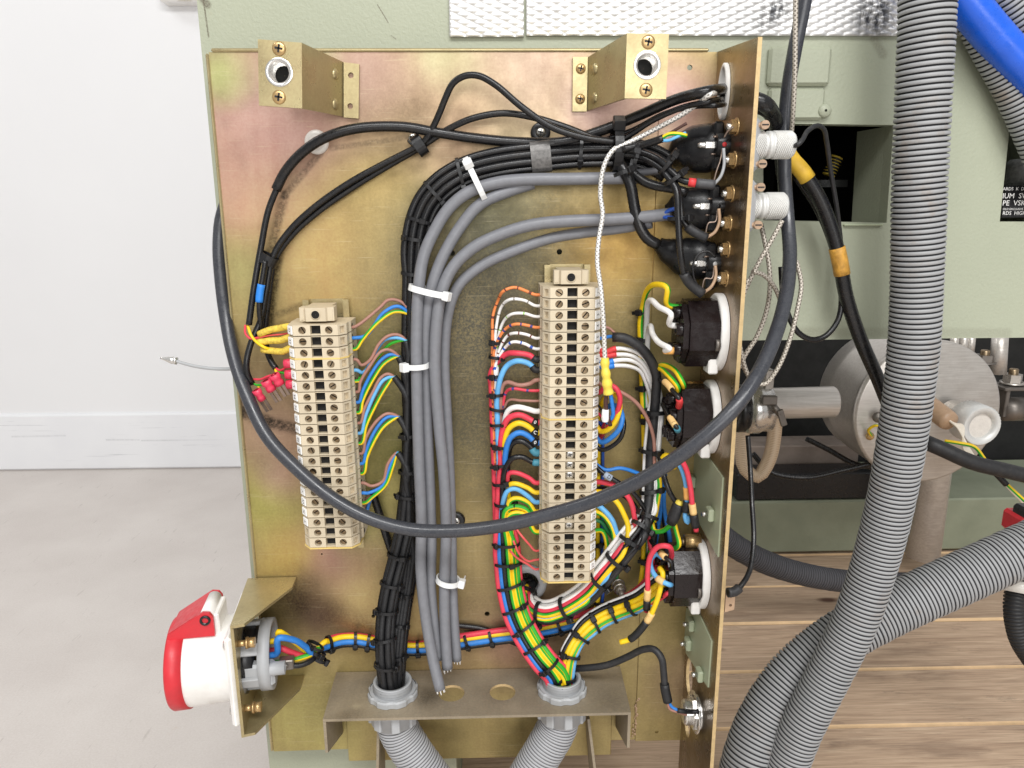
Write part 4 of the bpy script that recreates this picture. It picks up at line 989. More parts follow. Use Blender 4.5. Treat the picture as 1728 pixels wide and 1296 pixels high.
# glands and corrugated conduits
GL = []
def corr(name, label, cat, ctrl, dia, pitch, depth, mat, n=30, group=None, sharp=.5, groove=None):
    pts = resample(smooth_path(ctrl, pitch/3), pitch/6)
    r0 = dia/2
    jit = [1+random.uniform(-.012, .012) for _ in range(len(pts)//6+2)]
    def rad(L, i):
        ph_ = (i % 6)/6.0
        return r0*jit[i//6]-depth*(1.2 if ph_ > .8 else .2 if ph_ > .6 else 0.0 if .1 < ph_ < .6 else .2)
    def mi(Lmm, k):
        ph_ = (Lmm/1000/pitch) % 1.0; return 1 if ph_ > .68 else 0
    me = tube_mesh(name, pts, rad, n, True, mi)
    return link(name, me, [MATS[mat], MATS[groove or 'groove_dark']], None, label, cat, group, smooth=True)
for i, g in enumerate(gl):
    c = V((g.x, D-depthc*.52, zc))
    side = ('left', 'right')[i]
    r = thing('conduit_gland', ('grey threaded gland where the black cables pass the channel', 'grey threaded gland where the coloured wires pass the channel')[i], 'gland', tuple(c-EZ*.03), 'conduit glands in the channel')
    q = MB(); ks = []
    n = 48
    v = []
    for (z, rr) in ((.0, 1), (.004, 1), (.0052, .94)):
        for k in range(n):
            a = 2*math.pi*k/n; notch = 1-.055*(1 if (k % 6) in (0, 1) else 0); v.append(c+V((math.cos(a), math.sin(a), 0))*(.0203*rr*notch)+EZ*(z+.0003))
    q.add(v, [[j*n+k, j*n+(k+1) % n, (j+1)*n+(k+1) % n, (j+1)*n+k] for j in range(2) for k in range(n)])
    q.lathe(c, EZ, [(.0052, .0186), (.0052, .0150)], 48); part('lock_nut', q.mesh(), MATS['grey_plastic'], r)
    q = MB(); pr = [(-.004, .0133), (.0052, .0150)]
    for k in range(3): pr += [(.0056+k*.0022, .0158), (.0068+k*.0022, .0144)]
    pr += [(.0124, .0156), (.0128, .0150), (.0128, .0130), (-.02, .0126)]; q.lathe(c, EZ, pr, 40); part('threaded_collar', q.mesh(), MATS['grey_plastic'], r)
    q = MB(); ring = []
    q.lathe(c, EZ, [(-.0026, .0215), (-.006, .0218), (-.0062, .0200), (-.0225, .0188), (-.0225, .0165), (-.004, .0160)], 44)
    for k in range(8):
        a = 2*math.pi*k/8+.2; d = V((math.cos(a), math.sin(a), 0)); t = V((-d.y, d.x, 0)); q.bbox(c+d*.0192-EZ*.0135, t*.0034, d*.0016, EZ*.0085, .0008)
    part('hex_body', q.mesh(), MATS['grey_plastic'], r)
    GL.append(c)
c = GL[0]; corr('flexible_conduit', 'light grey ribbed conduit below the left gland, bending right', 'conduit', [c-EZ*.018, c-EZ*.035+EX*.004, c+V((.016, -.002, -.058)), c+V((.034, -.006, -.085)), c+V((.05, -.01, -.12))], .033, .0028, .0016, 'conduit_grey', groove='conduit_groove', group='ribbed conduits below the channel')
c = GL[1]; corr('flexible_conduit', 'light grey ribbed conduit below the right gland, bending left', 'conduit', [c-EZ*.018, c+V((-.004, 0, -.035)), c+V((-.016, -.002, -.058)), c+V((-.032, -.006, -.085)), c+V((-.048, -.01, -.12))], .033, .0028, .0016, 'conduit_grey', groove='conduit_groove', group='ribbed conduits below the channel')

# --- grommet rings
q = MB(); c = pt(888, 984, .2)
gm = link('hole_grommet', None, None)
bpy.data.objects.remove(gm)
q.lathe(c, -EY, [(0, .0172), (.0022, .0168), (.0032, .0150), (.0032, .0112), (.0018, .0102), (-.004, .0102)], 40)
link('cable_grommet', q.mesh(), MATS['grey_plastic'], None, 'round grey grommet in the plate below the numbered strip', 'grommet')
def ovalring(c, n, ax, ay, a, b, w, t):
    q = MB(); N = 40; v = []
    for (k, h) in ((0, 0), (0, t), (w*.6, t*1.3), (w, t), (w, -.004)):
        for i in range(N):
            an = 2*math.pi*i/N; v.append(c+ax*math.cos(an)*(a-k)+ay*math.sin(an)*(b-k)+n*h)
    q.add(v, [[j*N+i, j*N+(i+1) % N, (j+1)*N+(i+1) % N, (j+1)*N+i] for j in range(4) for i in range(N)], 0, True); return q.mesh()
link('oval_grommet', ovalring(ps(1224, 155, .2), -EX, EY, EZ, .0105, .0185, .0030, .0022), MATS['white_plastic'], None, 'white oval grommet in the top of the side plate', 'grommet')

# --- three bakelite sockets on the side plate
def socket(label, cpx, rz, glassy):
    c = ps(*cpx)
    r = thing('panel_socket', label, 'socket', tuple(c-EZ*rz), 'bakelite sockets on the side plate')
    q = MB(); pr = []
    N = 40; v = []
    for (h, k) in ((.0003, 1), (.0045, 1), (.0058, .95)):
        for i in range(N):
            a = 2*math.pi*i/N; e = .62+.38*abs(math.sin(a))**1.0
            v.append(c-EX*h+EY*math.cos(a)*rz*k*.80*1.0+EZ*math.sin(a)*rz*k)
    q.add(v, [[j*N+i, j*N+(i+1) % N, (j+1)*N+(i+1) % N, (j+1)*N+i] for j in range(2) for i in range(N)], 0, True); q.f.append([2*N+i for i in range(N)]); q.m.append(0); q.sm.append(False)
    part('flange', q.mesh(), MATS['white_plastic'], r)
    q = MB(); q.bbox(c-EX*.0075-EZ*rz*.80-EY*.006, EX*.0035, EY*.007, EZ*.006, .001); part('flange_lug', q.mesh(), MATS['white_plastic'], r)
    oc = [(1, .42), (.42, 1), (-.42, 1), (-1, .42), (-1, -.42), (-.42, -1), (.42, -1), (1, -.42)]
    b0 = c-EX*.0055; L = .021; ry, rzz = rz*.70, rz*.84
    q = MB(); q.sheet([b0-EX*L+EY*a*ry+EZ*b*rzz for a, b in oc], -EX, L); part('body', q.mesh(), MATS['bakelite'], r)
    q = MB(); q.sheet([b0-EX*(L+.0042)+EY*a*ry*.9+EZ*b*rzz*.9 for a, b in oc], -EX, .0040)
    part('terminal_plate', q.mesh(), MATS['bakelite'], r)
    for k, a in enumerate((35, 100, 165, 230, 300)):
        d = EY*math.cos(RAD(a))*ry*.62+EZ*math.sin(RAD(a))*rzz*.62; e = b0-EX*(L+.0045)+d
        q = MB(); q.lathe(e, -EX, [(0, .0048), (.004, .0046), (.004, .0030), (.001, .0028), (.001, .0001)], 16); part('terminal', q.mesh(), MATS['bakelite'], r)
    e = c-EX*.006-EY*rz*.62-EZ*rz*.22
    q = MB(); q.cyl(e, e-EX*.011, .0022, n=12); q.cyl(e, e-EX*.003, .0046, n=18); part('mounting_screw', q.mesh(), MATS['steel_dark'], r)
    e = c-EX*.003+EY*rz*.55+EZ*rz*.86
    return r, b0-EX*L, ry, rzz
S1 = socket('topmost bakelite socket on the side plate, with white wires', (1216, 560), .0275, 0)
S2 = socket('middle bakelite socket on the side plate, with shiny top', (1203, 703), .0275, 1)
S3 = socket('lowest bakelite socket on the side plate, with red and yellow wires', (1186, 968), .0275, 0)

# --- three round connectors with nuts, inside
def knob(label, cpx, dot, outer):
    c = ps(*cpx)
    r = thing('panel_connector', label, 'connector', tuple(c-EZ*.01), 'round connectors through the side plate')
    q = MB(); q.lathe(c, -EX, [(0, .0078), (.0085, .0077), (.0092, .0068), (.0092, .0001)], 26); part('rear_shell', q.mesh(), MATS['black_plastic'], r)
    q = MB(); q.lathe(c-EX*.0045-EY*.0074, -EY, [(0, .0016), (.0006, .0015), (.0006, .0001)], 12); part('colour_dot', q.mesh(), MATS[dot], r)
    q = MB(); e = c-EX*.009; q.bbox(e-EX*.0035, EX*.0035, EY*.0028, EZ*.0024, .0005); q.lathe(e-EX*.006, -EX, [(0, .0022), (.004, .0020), (.0055, .0010), (.0055, .0001)], 12); part('solder_lug', q.mesh(), MATS['chrome'], r)
    for dy, dz in ((-.006, .005), (.004, .006), (-.003, -.006)):
        q = MB(); q.cyl(e+EY*dy+EZ*dz, e+EY*dy+EZ*dz-EX*.003, .0007, n=6); part('pin', q.mesh(), MATS['tin'], r)
    oc = c+EX*.0027
    q = MB(); q.lathe(oc, EX, [(0, .0086), (.0125, .0084), (.0125, .0001)], 28); part('outer_shell', q.mesh(), MATS['black_plastic'], r)
    if outer:
        q = MB(); q.lathe(oc, EX, [(.0126, .0078), (.0135, .0086), (.0210, .0086), (.0222, .0079), (.0230, .0079), (.0236, .0091), (.0262, .0091), (.0268, .0079), (.0274, .0088), (.0405, .0088), (.0420, .0076), (.0420, .0001)], 36)
        for x0, x1 in ((.0140, .0208), (.0278, .0400)):
            N = 56; J = int((x1-x0)/.00065); v = []
            for j in range(J+1):
                for i in range(N): a = 2*math.pi*i/N; rr_ = .0088+(.00055 if (i+j) % 2 else 0); v.append(oc+EX*(x0+(x1-x0)*j/J)+EY*math.cos(a)*rr_+EZ*math.sin(a)*rr_)
            q.add(v, [[j*N+i, j*N+(i+1) % N, (j+1)*N+(i+1) % N, (j+1)*N+i] for j in range(J) for i in range(N)])
        part('knurled_ring', q.mesh(), MATS['alu_ring'], r)
    else:
        q = MB(); q.lathe(oc, EX, [(.0126, .0087), (.0150, .0084), (.0150, .0001)], 28); part('end_ring', q.mesh(), MATS['chrome'], r)
    return c
K1 = knob('upper round connector with knurled metal ring and red dot', (1228, 245), 'red_tape', True)
K2 = knob('middle round connector with plain knurled metal ring', (1218, 348), 'black_plastic', True)
K3 = knob('lower round connector with black cap and white dot', (1212, 444), 'marker_white', False)
for i, (x, y) in enumerate(((1243, 214), (1239, 270), (1235, 327), (1231, 377), (1228, 421), (1225, 470))):
    c = ps(x, y); r = thing('hex_nut', ('first', 'second', 'third', 'fourth', 'fifth', 'sixth')[i]+' brass nut from the top beside the round connectors', 'nut', tuple(c), 'brass nuts on the side plate')
    hexnut(c, -EX, .0046, .0042, 'brass', r, 'nut_body')
# connector hood backs seen outside the side plate: metal shells and screws
for i, (x, y, lb) in enumerate(((1282, 245, 'upper'), (1276, 348, 'lower'))):
    c = pt(x, y, 40); c.x = XS+.0026
    r = thing('metal_hood', lb+' pale cast hood behind the knurled connector outside the side plate', 'connector hood', tuple(c), 'cast hoods outside the side plate')
    q = MB(); q.bbox(c+EX*.009, EX*.0085, EY*.007, EZ*.0185, .004); part('shell', q.mesh(), MATS['grey_plastic'], r)
    for s in ((-1, 1) if i == 0 else (1, -1))[:2]:
        e = c+EX*.019+EZ*s*.0125-EY*.004; q = MB(); q.cyl(e-EY*.003, e+EY*.002, .0029, n=18); q.box(e-EY*.003, EX*.0022, EY*.0004, EZ*.0004, 1); q.cyl(e-EX*.006, e, .0018, n=10); part('thumb_screw', q.mesh(), [MATS['pvc_brown'], MATS['print_black']], r)

# --- two pale green blanking plates with plastic nuts
def blank(label, poly, nuts, dx=1.2):
    r = thing('blanking_plate', label, 'plate', tuple(ps(*poly[2])), 'green blanking plates on the side plate')
    pp = [ps(x, y, dx) for x, y in poly]; q = MB(); q.sheet(pp, -EX, .0022); part('panel', q.mesh(), MATS['green_plain'], r)
    for (x, y) in nuts:
        c = ps(x, y, dx); q = MB(); q.bbox(c-EX*.0022, EX*.0022, EY*.0048, EZ*.0048, .001); part('nut', q.mesh(), MATS['green_plain'], r)
        q = MB(); q.cyl(c-EX*.0044, c-EX*.0085, .0019, n=12); part('stud', q.mesh(), MATS['screw_bright'], r)
blank('upper green blanking plate with clipped corner on the side plate', [(1168, 752), (1184, 757), (1219, 806), (1211, 940), (1166, 858)], [(1203, 867), (1172, 812)])
blank('lower green blanking plate on the side plate', [(1153, 1025), (1176, 1030), (1200, 1082), (1194, 1160), (1157, 1102)], [(1170, 1053), (1165, 1086), (1185, 1138)])
# --- metal gland at the foot of the side plate
c = ps(1178, 1201)
r = thing('metal_gland', 'shiny threaded metal gland at the foot of the side plate', 'gland', tuple(c-EZ*.015))
q = MB(); q.lathe(c, -EX, [(.0, .0135), (.0025, .0135), (.0025, .0108), (.004, .0108)]+[(.004+.0012*k+e, .0102 if e else .0094) for k in range(6) for e in (0, .0006)]+[(.0125, .0085), (.0125, .0001)], 30); part('threaded_body', q.mesh(), MATS['chrome'], r)
q = MB(); q.lathe(c+EX*.0027, EX, [(0, .012), (.004, .012), (.004, .0001)], 26); part('outer_cap', q.mesh(), MATS['steel'], r)
hexnut(c-EX*.0027, -EX, .0132, .0035, 'chrome', r, 'lock_nut', bolt=False)
# --- small plate fasteners
def stud(name, label, cat, px, py, kind, o=0.3):
    c = pt(px, py, o); r = thing(name, label, cat, tuple(c))
    return r, c
r, c = stud('clear_bumper', 'clear round plastic bumper under the top black cable', 'bumper', 535, 240, 0)
q = MB(); q.lathe(c, -EY, [(0, .0085), (.002, .0085), (.003, .0070), (.003, .0052), (.0042, .005), (.0044, .003), (.0034, .0026), (.0034, .0001)], 28); part('disc', q.mesh(), MATS['clear_plastic'], r)
for i, (x, y, lb) in enumerate(((752, 519, 'black screw boss right of the grey cables, below the white tie'), (770, 877, 'black screw boss beside the grey cables near the loop cable'), (912, 224, 'black screw boss half hidden under the top black cables'))):
    r, c = stud('screw_boss', lb, 'fastener', x, y, 0)
    q = MB(); q.lathe(c, -EY, [(0, .0072), (.003, .0070), (.0036, .0060), (.0036, .0036)], 24); part('washer', q.mesh(), MATS['black_plastic'], r)
    panhead(c-EY*.003, -EY, .0034, 'screw_bright', r)
r, c = stud('earth_stud', 'bare threaded earth stud with nuts below the wire bundle', 'stud', 1043, 984, 0)
d = V((0, -1, -.05)).normalized(); q = MB(); q.cyl(c, c+d*.020, .0022, n=12); part('thread', q.mesh(), MATS['steel'], r); hexnut(c+d*.002, d, .0042, .004, 'steel', r, bolt=False); hexnut(c+d*.009, d, .0042, .004, 'steel', r, bolt=False)
# screw heads behind sockets
for i, (x, y) in enumerate(((1166, 645), (1163, 903))):
    r, c = stud('spacer', ('steel spacer with screw above the middle socket', 'steel spacer with screw above the lowest socket')[i], 'spacer', x, y+8, 0, 3)
    c = ps(x+18, y+10, 3); q = MB(); q.cyl(c, c-EX*.012, .0055, n=18); part('barrel', q.mesh(), MATS['brass'], r); q = MB(); q.cyl(c-EX*.012, c-EX*.015, .0035, n=14); part('screw', q.mesh(), MATS['screw_steel'], r)
# door latch plate on the front edge, with a small hinge lug
c = ps(1217, 1015); c.y = yf; r = thing('latch_lug', 'small pale slotted lug on the front edge of the side plate', 'latch', tuple(c))
q = MB(); n = V((0, -1, 0)); cc = V((XS+.0055, yf-.0012, c.z)); q.sheet([cc+V((-.0025, 0, -.0085)), cc+V((.0042, 0, -.0065)), cc+V((.0042, 0, .0085)), cc+V((-.0025, 0, .0085))], n, .002, [circ(cc+V((.0012, 0, .004)), EX, EZ, .0012, 10), circ(cc+V((.0012, 0, -.003)), EX, EZ, .0012, 10)]); part('tab', q.mesh(), MATS['pvc_brown'], r)
# ------------------------------------------------------------------ wires and cables
PATHS = {}
def expand(pts, o):
    out = []
    for p in pts:
        if isinstance(p, Vector): out.append(p)
        elif p[0] == 'B': out += p[1].sub(p[2], p[3], p[4], p[5])
        elif len(p) == 2: out.append(pt(p[0], p[1], o))
        else: out.append(pt(*p))
    return out
USED = {}
def W(label, col, w, pts, o=12.0, name='wire', cat='wire', group=None, rings=None, n=None, flat=1.0, phase=0, mat=None, root=None, jit=.35):
    P = expand(pts, o)
    mid = P[len(P)//2]; dia = px2m(w, mid)
    sp = smooth_path(P, max(dia*.62, .0014))
    n = n or (8 if w < 9 else 10 if w < 13 else 16)
    mi = None; mats = [mat or I(col)] if col != 'gy' else [I('green'), I('yellow')]
    tw = 0.0
    if col == 'gy':
        n = 12; tw = random.uniform(-2.5, 2.5); ph_ = 3 if phase % 2 else 8
        mi = lambda L, k: 1 if (k+ph_) % 12 < 5 else 0
    if rings:
        mats.append(I(rings[0])); pit, ln = rings[1], rings[2]
        sp = smooth_path(P, .0011)
        mi = lambda L, k: 1 if ((L+rings[3] if len(rings) > 3 else L) % pit) < ln else 0
    me = tube_mesh(name, sp, dia/2, n, True, mi, flat, tw)
    if root is None: ob = link(name, me, mats, None, label, cat, group)
    else: ob = part(name, me, mats, root)
    PATHS[ob.name] = (sp, dia); return ob
def SL(ob, a, b, mat, dr=.35, name='sleeve', n=14, fr=False):
    """sleeve over a wire, a..b as fractions of its length"""
    sp, dia = PATHS[ob.name]; N = len(sp)-1
    L = [0.0]
    for i in range(N): L.append(L[-1]+(sp[i+1]-sp[i]).length)
    def at(f):
        d = f*L[-1]; i = min(range(N), key=lambda j: abs((L[j]+L[j+1])/2-d)); t = (d-L[i])/max(1e-9, L[i+1]-L[i]); return sp[i]+(sp[i+1]-sp[i])*t
    k = max(4, int((b-a)*L[-1]/.0012)); q = [at(a+(b-a)*i/k) for i in range(k+1)]
    me = tube_mesh(name, q, dia/2+dr*MM, n); o = part(name, me, MATS[mat] if isinstance(mat, str) else mat, ob); return o
def SLpx(ob, p0, p1, mat, dr=.35, name='sleeve'):
    sp, dia = PATHS[ob.name]; q = [proj(p) for p in sp]
    f = lambda p: min(range(len(q)), key=lambda i: (q[i][0]-p[0])**2+(q[i][1]-p[1])**2)
    i, j = sorted((f(p0), f(p1))); j = max(j, i+2); seg = sp[i:j+1]
    return part(name, tube_mesh(name, seg, dia/2+dr*MM, 14), MATS[mat] if isinstance(mat, str) else mat, ob)
def mark(ob, sl, p, ch, size, col='marker_white', rot=0.0):
    """one printed character on a marker sleeve"""
    sp, dia = PATHS[ob.name]; c = min(sp, key=lambda q: (proj(q)[0]-p[0])**2+(proj(q)[1]-p[1])**2)
    d = (CAM-c).normalized(); x = V((1, 0, 0)); x = (x-d*x.dot(d)).normalized(); y = d.cross(x)
    x2 = x*math.cos(rot)+y*math.sin(rot); y2 = -x*math.sin(rot)+y*math.cos(rot)
    vv, ff = text_geo(ch, px2m(size, c)*1.4, c+d*(dia/2+.0011), x2, y2); q = MB(); q.add(vv, ff)
    return part('printed_mark', q.mesh(), MATS[col], sl)
TIES = []
def ordn(i): return ('first', 'second', 'third', 'fourth', 'fifth', 'sixth', 'seventh', 'eighth', 'ninth', 'tenth', 'eleventh', 'twelfth', 'thirteenth', 'fourteenth', 'fifteenth', 'sixteenth', 'seventeenth', 'eighteenth')[i]
def tie_at(c, t, l, n, ru, rv, label, group, ha=0.0, wd=2.4, th=.9, mat='tie_black', head=(3.6, 3.2, 2.6), tail=3.0, tilt=0.0, cat='cable tie'):
    """strap round a bundle: axis t, half widths ru (along l) and rv (along n) in mm; ha = head angle from n towards l"""
    t = (t+l*tilt).normalized(); l = (l-t*l.dot(t)).normalized(); n = l.cross(t) if l.cross(t).dot(n) > 0 else t.cross(l)
    N = 28; v = []; prof = ((-wd/2, 0), (wd/2, 0), (wd/2, th), (-wd/2, th))
    for i in range(N):
        a = 2*math.pi*i/N; d = l*(math.sin(a))+n*math.cos(a)
        r = 1.0/math.sqrt((math.sin(a)/ru)**2+(math.cos(a)/rv)**2)
        for (x, h) in prof: v.append(c+d*((r+h)*MM)+t*(x*MM))
    f = [[i*4+k, ((i+1) % N)*4+k, ((i+1) % N)*4+(k+1) % 4, i*4+(k+1) % 4] for i in range(N) for k in range(4)]
    q = MB(); q.add(v, f)
    ob = link('cable_tie', q.mesh(), MATS[mat], None, label, cat, group)
    a = RAD(ha); r = 1.0/math.sqrt((math.sin(a)/ru)**2+(math.cos(a)/rv)**2); d = l*math.sin(a)+n*math.cos(a); e = t.cross(d)
    q = MB(); hc = c+d*((r+head[2]/2+.2)*MM); q.bbox(hc, t*(head[0]/2*MM), e*(head[1]/2*MM), d*(head[2]/2*MM), .0005)
    part('head', q.mesh(), MATS[mat], ob)
    if tail:
        s = random.choice((-1, 1)); q = MB(); q.box(hc+e*s*((head[1]/2+tail/2-.1)*MM)+d*.0004, t*(wd*.45*MM), e*(tail/2*MM), d*(.45*MM)); part('tail', q.mesh(), MATS[mat], ob)
    return ob
def ties(B, desc, spots, ru, rv, u=0, v=0, group=None, **kw):
    for i, s in enumerate(spots):
        k = B.find(s[0], s[1]); p, t, l, n = B.fr(k); uu, vv = u, v; r1, r2 = ru, rv
        if len(s) > 2: r1, r2 = s[2], s[3]
        if len(s) > 4: uu, vv = s[4], s[5]
        kk = dict(kw); kk.setdefault('ha', random.choice((-30, 20, 50, -60, 70))); kk.setdefault('tilt', random.uniform(-.2, .2))
        tie_at(p+l*(uu*MM)+n*(vv*MM), t, l, n, r1, r2, '%s black cable tie on %s' % (ordn(i), desc), 'black cable ties', **kk)

GLo = [(D-g.y)/MM for g in GL]
def G3(i, dx=0, dy=0, dz=0): return GL[i]+V((dx, dy, dz))*MM
# ---- bundle centre lines
BK = Path([(1128, 285, 22), (1090, 264, 22), (1050, 258, 20), (980, 258, 17), (900, 266, 15), (840, 274, 15), (790, 288, 14), (748, 312, 14), (718, 348, 14), (704, 392, 14), (699, 450, 14), (697, 530, 14), (696, 620, 14),
           (695, 720, 14), (692, 800, 14), (687, 870, 15), (675, 930, 18), (660, 990, 23), (652, 1040, 27), (650, 1090, 33), G3(0, -3, -3, 12), G3(0, -1, 0, -8)])
BK2 = Path([(700, 860, 12), (699, 920, 12), (694, 970, 13), (684, 1030, 17), (677, 1090, 24), G3(0, 5, 4, 14), G3(0, 3, 3, -8)])
BR2 = Path([(838, 500, 9), (836, 560, 10), (836, 640, 12), (838, 720, 13), (842, 800, 14), (850, 870, 15), (855, 930, 15), (860, 985, 17), (872, 1035, 22), (895, 1080, 28), (920, 1115, 34), G3(1, -4, -2, 16), G3(1, -2, 0, -8)])
BR = Path([(1106, 676, 22), (1104, 710, 22), (1099, 760, 22), (1097, 810, 24), (1095, 850, 28), (1086, 880, 32), (1066, 908, 38), (1043, 938, 40), (1018, 968, 37), (990, 1000, 30), (955, 1023, 24), (922, 1034, 18), (897, 1027, 12), (884, 1010, 6), (884, 992, -2), (888, 984, -14)])
BY = Path([(1122, 982, 42), (1100, 1000, 36), (1075, 1017, 28), (1040, 1031, 22), (1008, 1047, 22), (978, 1074, 26), (961, 1105, 32), G3(1, 3, -2, 14), G3(1, 3, 0, -8)])
BH = Path([(546, 1090, 20), (570, 1081, 12), (600, 1079, 8), (640, 1086, 7), (700, 1094, 7), (770, 1085, 7), (840, 1075, 7), (900, 1067, 7), (960, 1054, 8), (1000, 1042, 9), (1040, 1026, 12), (1075, 1008, 16), (1100, 985, 24), (1120, 962, 36)])
BV = Path([(1086, 500, 8), (1087, 580, 8), (1090, 660, 9), (1093, 740, 10), (1094, 820, 12), (1093, 900, 12), (1090, 960, 14), (1082, 1000, 16), (1068, 1022, 18)])

# ---- black sheathed cables in the arching bundle
for i, (u, v, w, B2) in enumerate(((-7.6, 0, 13, 0), (-2.4, 2.2, 13, 0), (2.8, 2.6, 13, 1), (7.6, .5, 12, 1))):
    lb = 'black sheathed cable, %s from outside in the arching bundle' % ordn(i)
    pts = [('B', BK, (1128, 285), (700, 430), u, v), ('B', BK, (699, 470), (696, 640), u*.75, v)]
    if B2 == 0: pts += [('B', BK, (695, 700), (692, 800), u*.6, v-1), ('B', BK, (684, 890), (660, 1178), (-5.2, .2)[i], (1, -1)[i])]
    else: pts += [('B', BK, (695, 700), (692, 800), u*.6, v-3), ('B', BK2, (699, 900), (668, 1178), (u-5)*.9, v-2)]
    W(lb, 'black', w, pts, name='cable', cat='cable', group='black cables of the arching bundle')
mk = Path([(930, 262, 16), (912, 264, 16), (894, 266, 16)])
k = BK.find(912, 265); p, t, l, n = BK.fr(k)
me = tie_at(p+n*.0012, t, l, n, 10.6, 5.2, 'silver-grey printed marker band round the arching black cables', None, ha=180, wd=14, th=.5, mat='band_grey', head=(1, 1, .5), tail=0, cat='marker band')
me.name = 'marker_band'
# ---- left strip: six three-core groups, each a sheath with brown, blue and striped cores
grp = [
 ('topmost', (1, 2, 3), [(640, 520, 20), (656, 506, 18), (678, 510, 16)], [(618, 566, 22), (648, 527, 20), (672, 517, 18)], [(612, 573, 24), (640, 542, 22), (667, 526, 18)], (693, 533, 16), (694, 585, 18), -3.0),
 ('second', (4, 5, 6), [(610, 616, 24), (624, 608, 24), (640, 580, 22), (655, 567, 20), (672, 565, 18)], [(612, 629, 22), (626, 612, 18), (636, 590, 17), (650, 573, 18), (668, 570, 18)], [(608, 637, 20), (622, 622, 14), (640, 600, 14), (660, 580, 16)], (685, 575, 18), (690, 612, 19), -3.6),
 ('third', (7, 8, 9), [(608, 645, 25), (626, 615, 24), (642, 594, 22), (656, 590, 20)], [(612, 660, 24), (630, 625, 22), (645, 606, 20), (660, 598, 19)], [(612, 676, 24), (632, 636, 22), (650, 612, 20)], (673, 602, 18), (685, 640, 20), -4.2),
 ('fourth', (10, 11, 12), [(615, 690, 24), (630, 660, 22), (642, 638, 20), (654, 631, 19)], [(616, 705, 24), (634, 662, 22), (648, 641, 20)], [(618, 718, 24), (640, 672, 22), (652, 652, 20)], (665, 636, 18), (687, 672, 20), -2.5),
 ('fifth', (13, 14, 15), [(618, 738, 24), (638, 708, 22), (654, 698, 20)], [(618, 760, 24), (636, 722, 22), (654, 704, 20)], [(620, 770, 24), (644, 724, 22), (660, 710, 20)], (673, 704, 18), (688, 735, 20), -3.4),
 ('sixth', (16, 17, 18), [(627, 820, 24), (646, 812, 22), (655, 782, 20)], [(621, 832, 24), (645, 820, 22), (656, 792, 20)], [(627, 840, 24), (651, 818, 22), (662, 790, 20)], (671, 764, 18), (688, 795, 20), -2.8)]
LET = 'GHIJKLMNOPQRSTU'
for gi, (nm, ks, br, bl, gy, e, f, u) in enumerate(grp):
    if gi < 3: tail = [('B', BK, (f[0], f[1]+30), (692, 800), u+gi*1.5, 5.5-gi*2.0), ('B', BK, (684, 890), (660, 1178), (5.0, -2.4, 2.8)[gi], (.6, 5.0, 5.2)[gi])]
    else: tail = [('B', BK, (f[0], f[1]+30), (690, 850), u, 3.5), ('B', BK2, (698, 930), (668, 1178), -5+(gi-3)*2.5, 3.0)]
    W('black sheath of the %s three-core lead at the left strip' % nm, 'black', 11, [e, ((e[0]+f[0])/2+1, (e[1]+f[1])/2-2, (e[2]+f[2])/2), f]+tail, name='cable', cat='cable', group='three-core leads at the lettered strip', mat=MATS['shrink_black'])
    for cn, cl, pth, kk, w, dz in (('brown', 'brown', br, ks[0], 5.6, 0), ('blue', 'blue' if gi in (0, 2, 4, 5) and gi != 9 else 'lightblue', bl, ks[1], 6.2, 0), ('green and yellow', 'gy', gy, ks[2], 6, 0)):
        W('%s core of the %s three-core lead at the left strip' % (cn, nm), cl, w, [term('L', kk, 1, -3, 24, -1), term('L', kk, 1, 2, 25, -1)]+pth+[e, (e[0]*.6+f[0]*.4, e[1]*.6+f[1]*.4, e[2])], group='cores of the three-core leads', phase=gi*2+1)
W('short brown core under the loop cable at the left strip', 'brown', 5.6, [term('L', 19, 1, -3), (612, 858, 22), (620, 842, 14), (628, 836, 9)], phase=1)
W('short blue core under the loop cable at the left strip', 'blue', 6, [term('L', 20, 1, -3), (616, 870, 20), (624, 846, 12), (630, 836, 9)])
W('black cable slanting behind the black bundles below the left strip', 'black', 13, [(628, 828, 8), (640, 866, 7), (660, 928, 6), (678, 970, 6), (692, 1000, 6), ('B', BK2, (688, 1030), (668, 1178), 1, -4)], name='cable', cat='cable')
ties(BK, 'the arching black bundle, from its right end', [(982, 258, 10.5, 4.5, 0, 1.2), (775, 295, 10.5, 4.5, 0, 1.2), (732, 328, 10, 4.5, 0, 1.2), (707, 372, 9, 4.8, 0, 1.2), (700, 402, 8, 5, -1, 1.2), (698, 462, 7.5, 5, -1, 1.2), (695, 730, 7.5, 6, -1, 1), (693, 793, 7.5, 6.5, -1, 1), (689, 838, 7.5, 6.5, -1, 1), (686, 880, 7.5, 7, -1, 1),
     (673, 935, 8.6, 7.4, 0, 2), (662, 982, 8.6, 7.4, 0, 2), (654, 1028, 8.6, 7.4, 0, 2), (650, 1080, 8.6, 7.4, 0, 2), (651, 1122, 8.6, 7.4, 0, 2), (656, 1160, 9, 7.5, 2, 0)], 8, 5, wd=2.3, th=1.0, head=(4.2, 4.4, 3.0))
ties(BK2, 'the shorter black bundle right of it', [(690, 1000, 5.6, 5.5, -2, 1), (680, 1052, 5.6, 5.5, -2, 1), (675, 1108, 5.6, 5.5, -2, 1)], 6, 5, wd=2.3, th=1.0, head=(4.2, 4.4, 3.0))

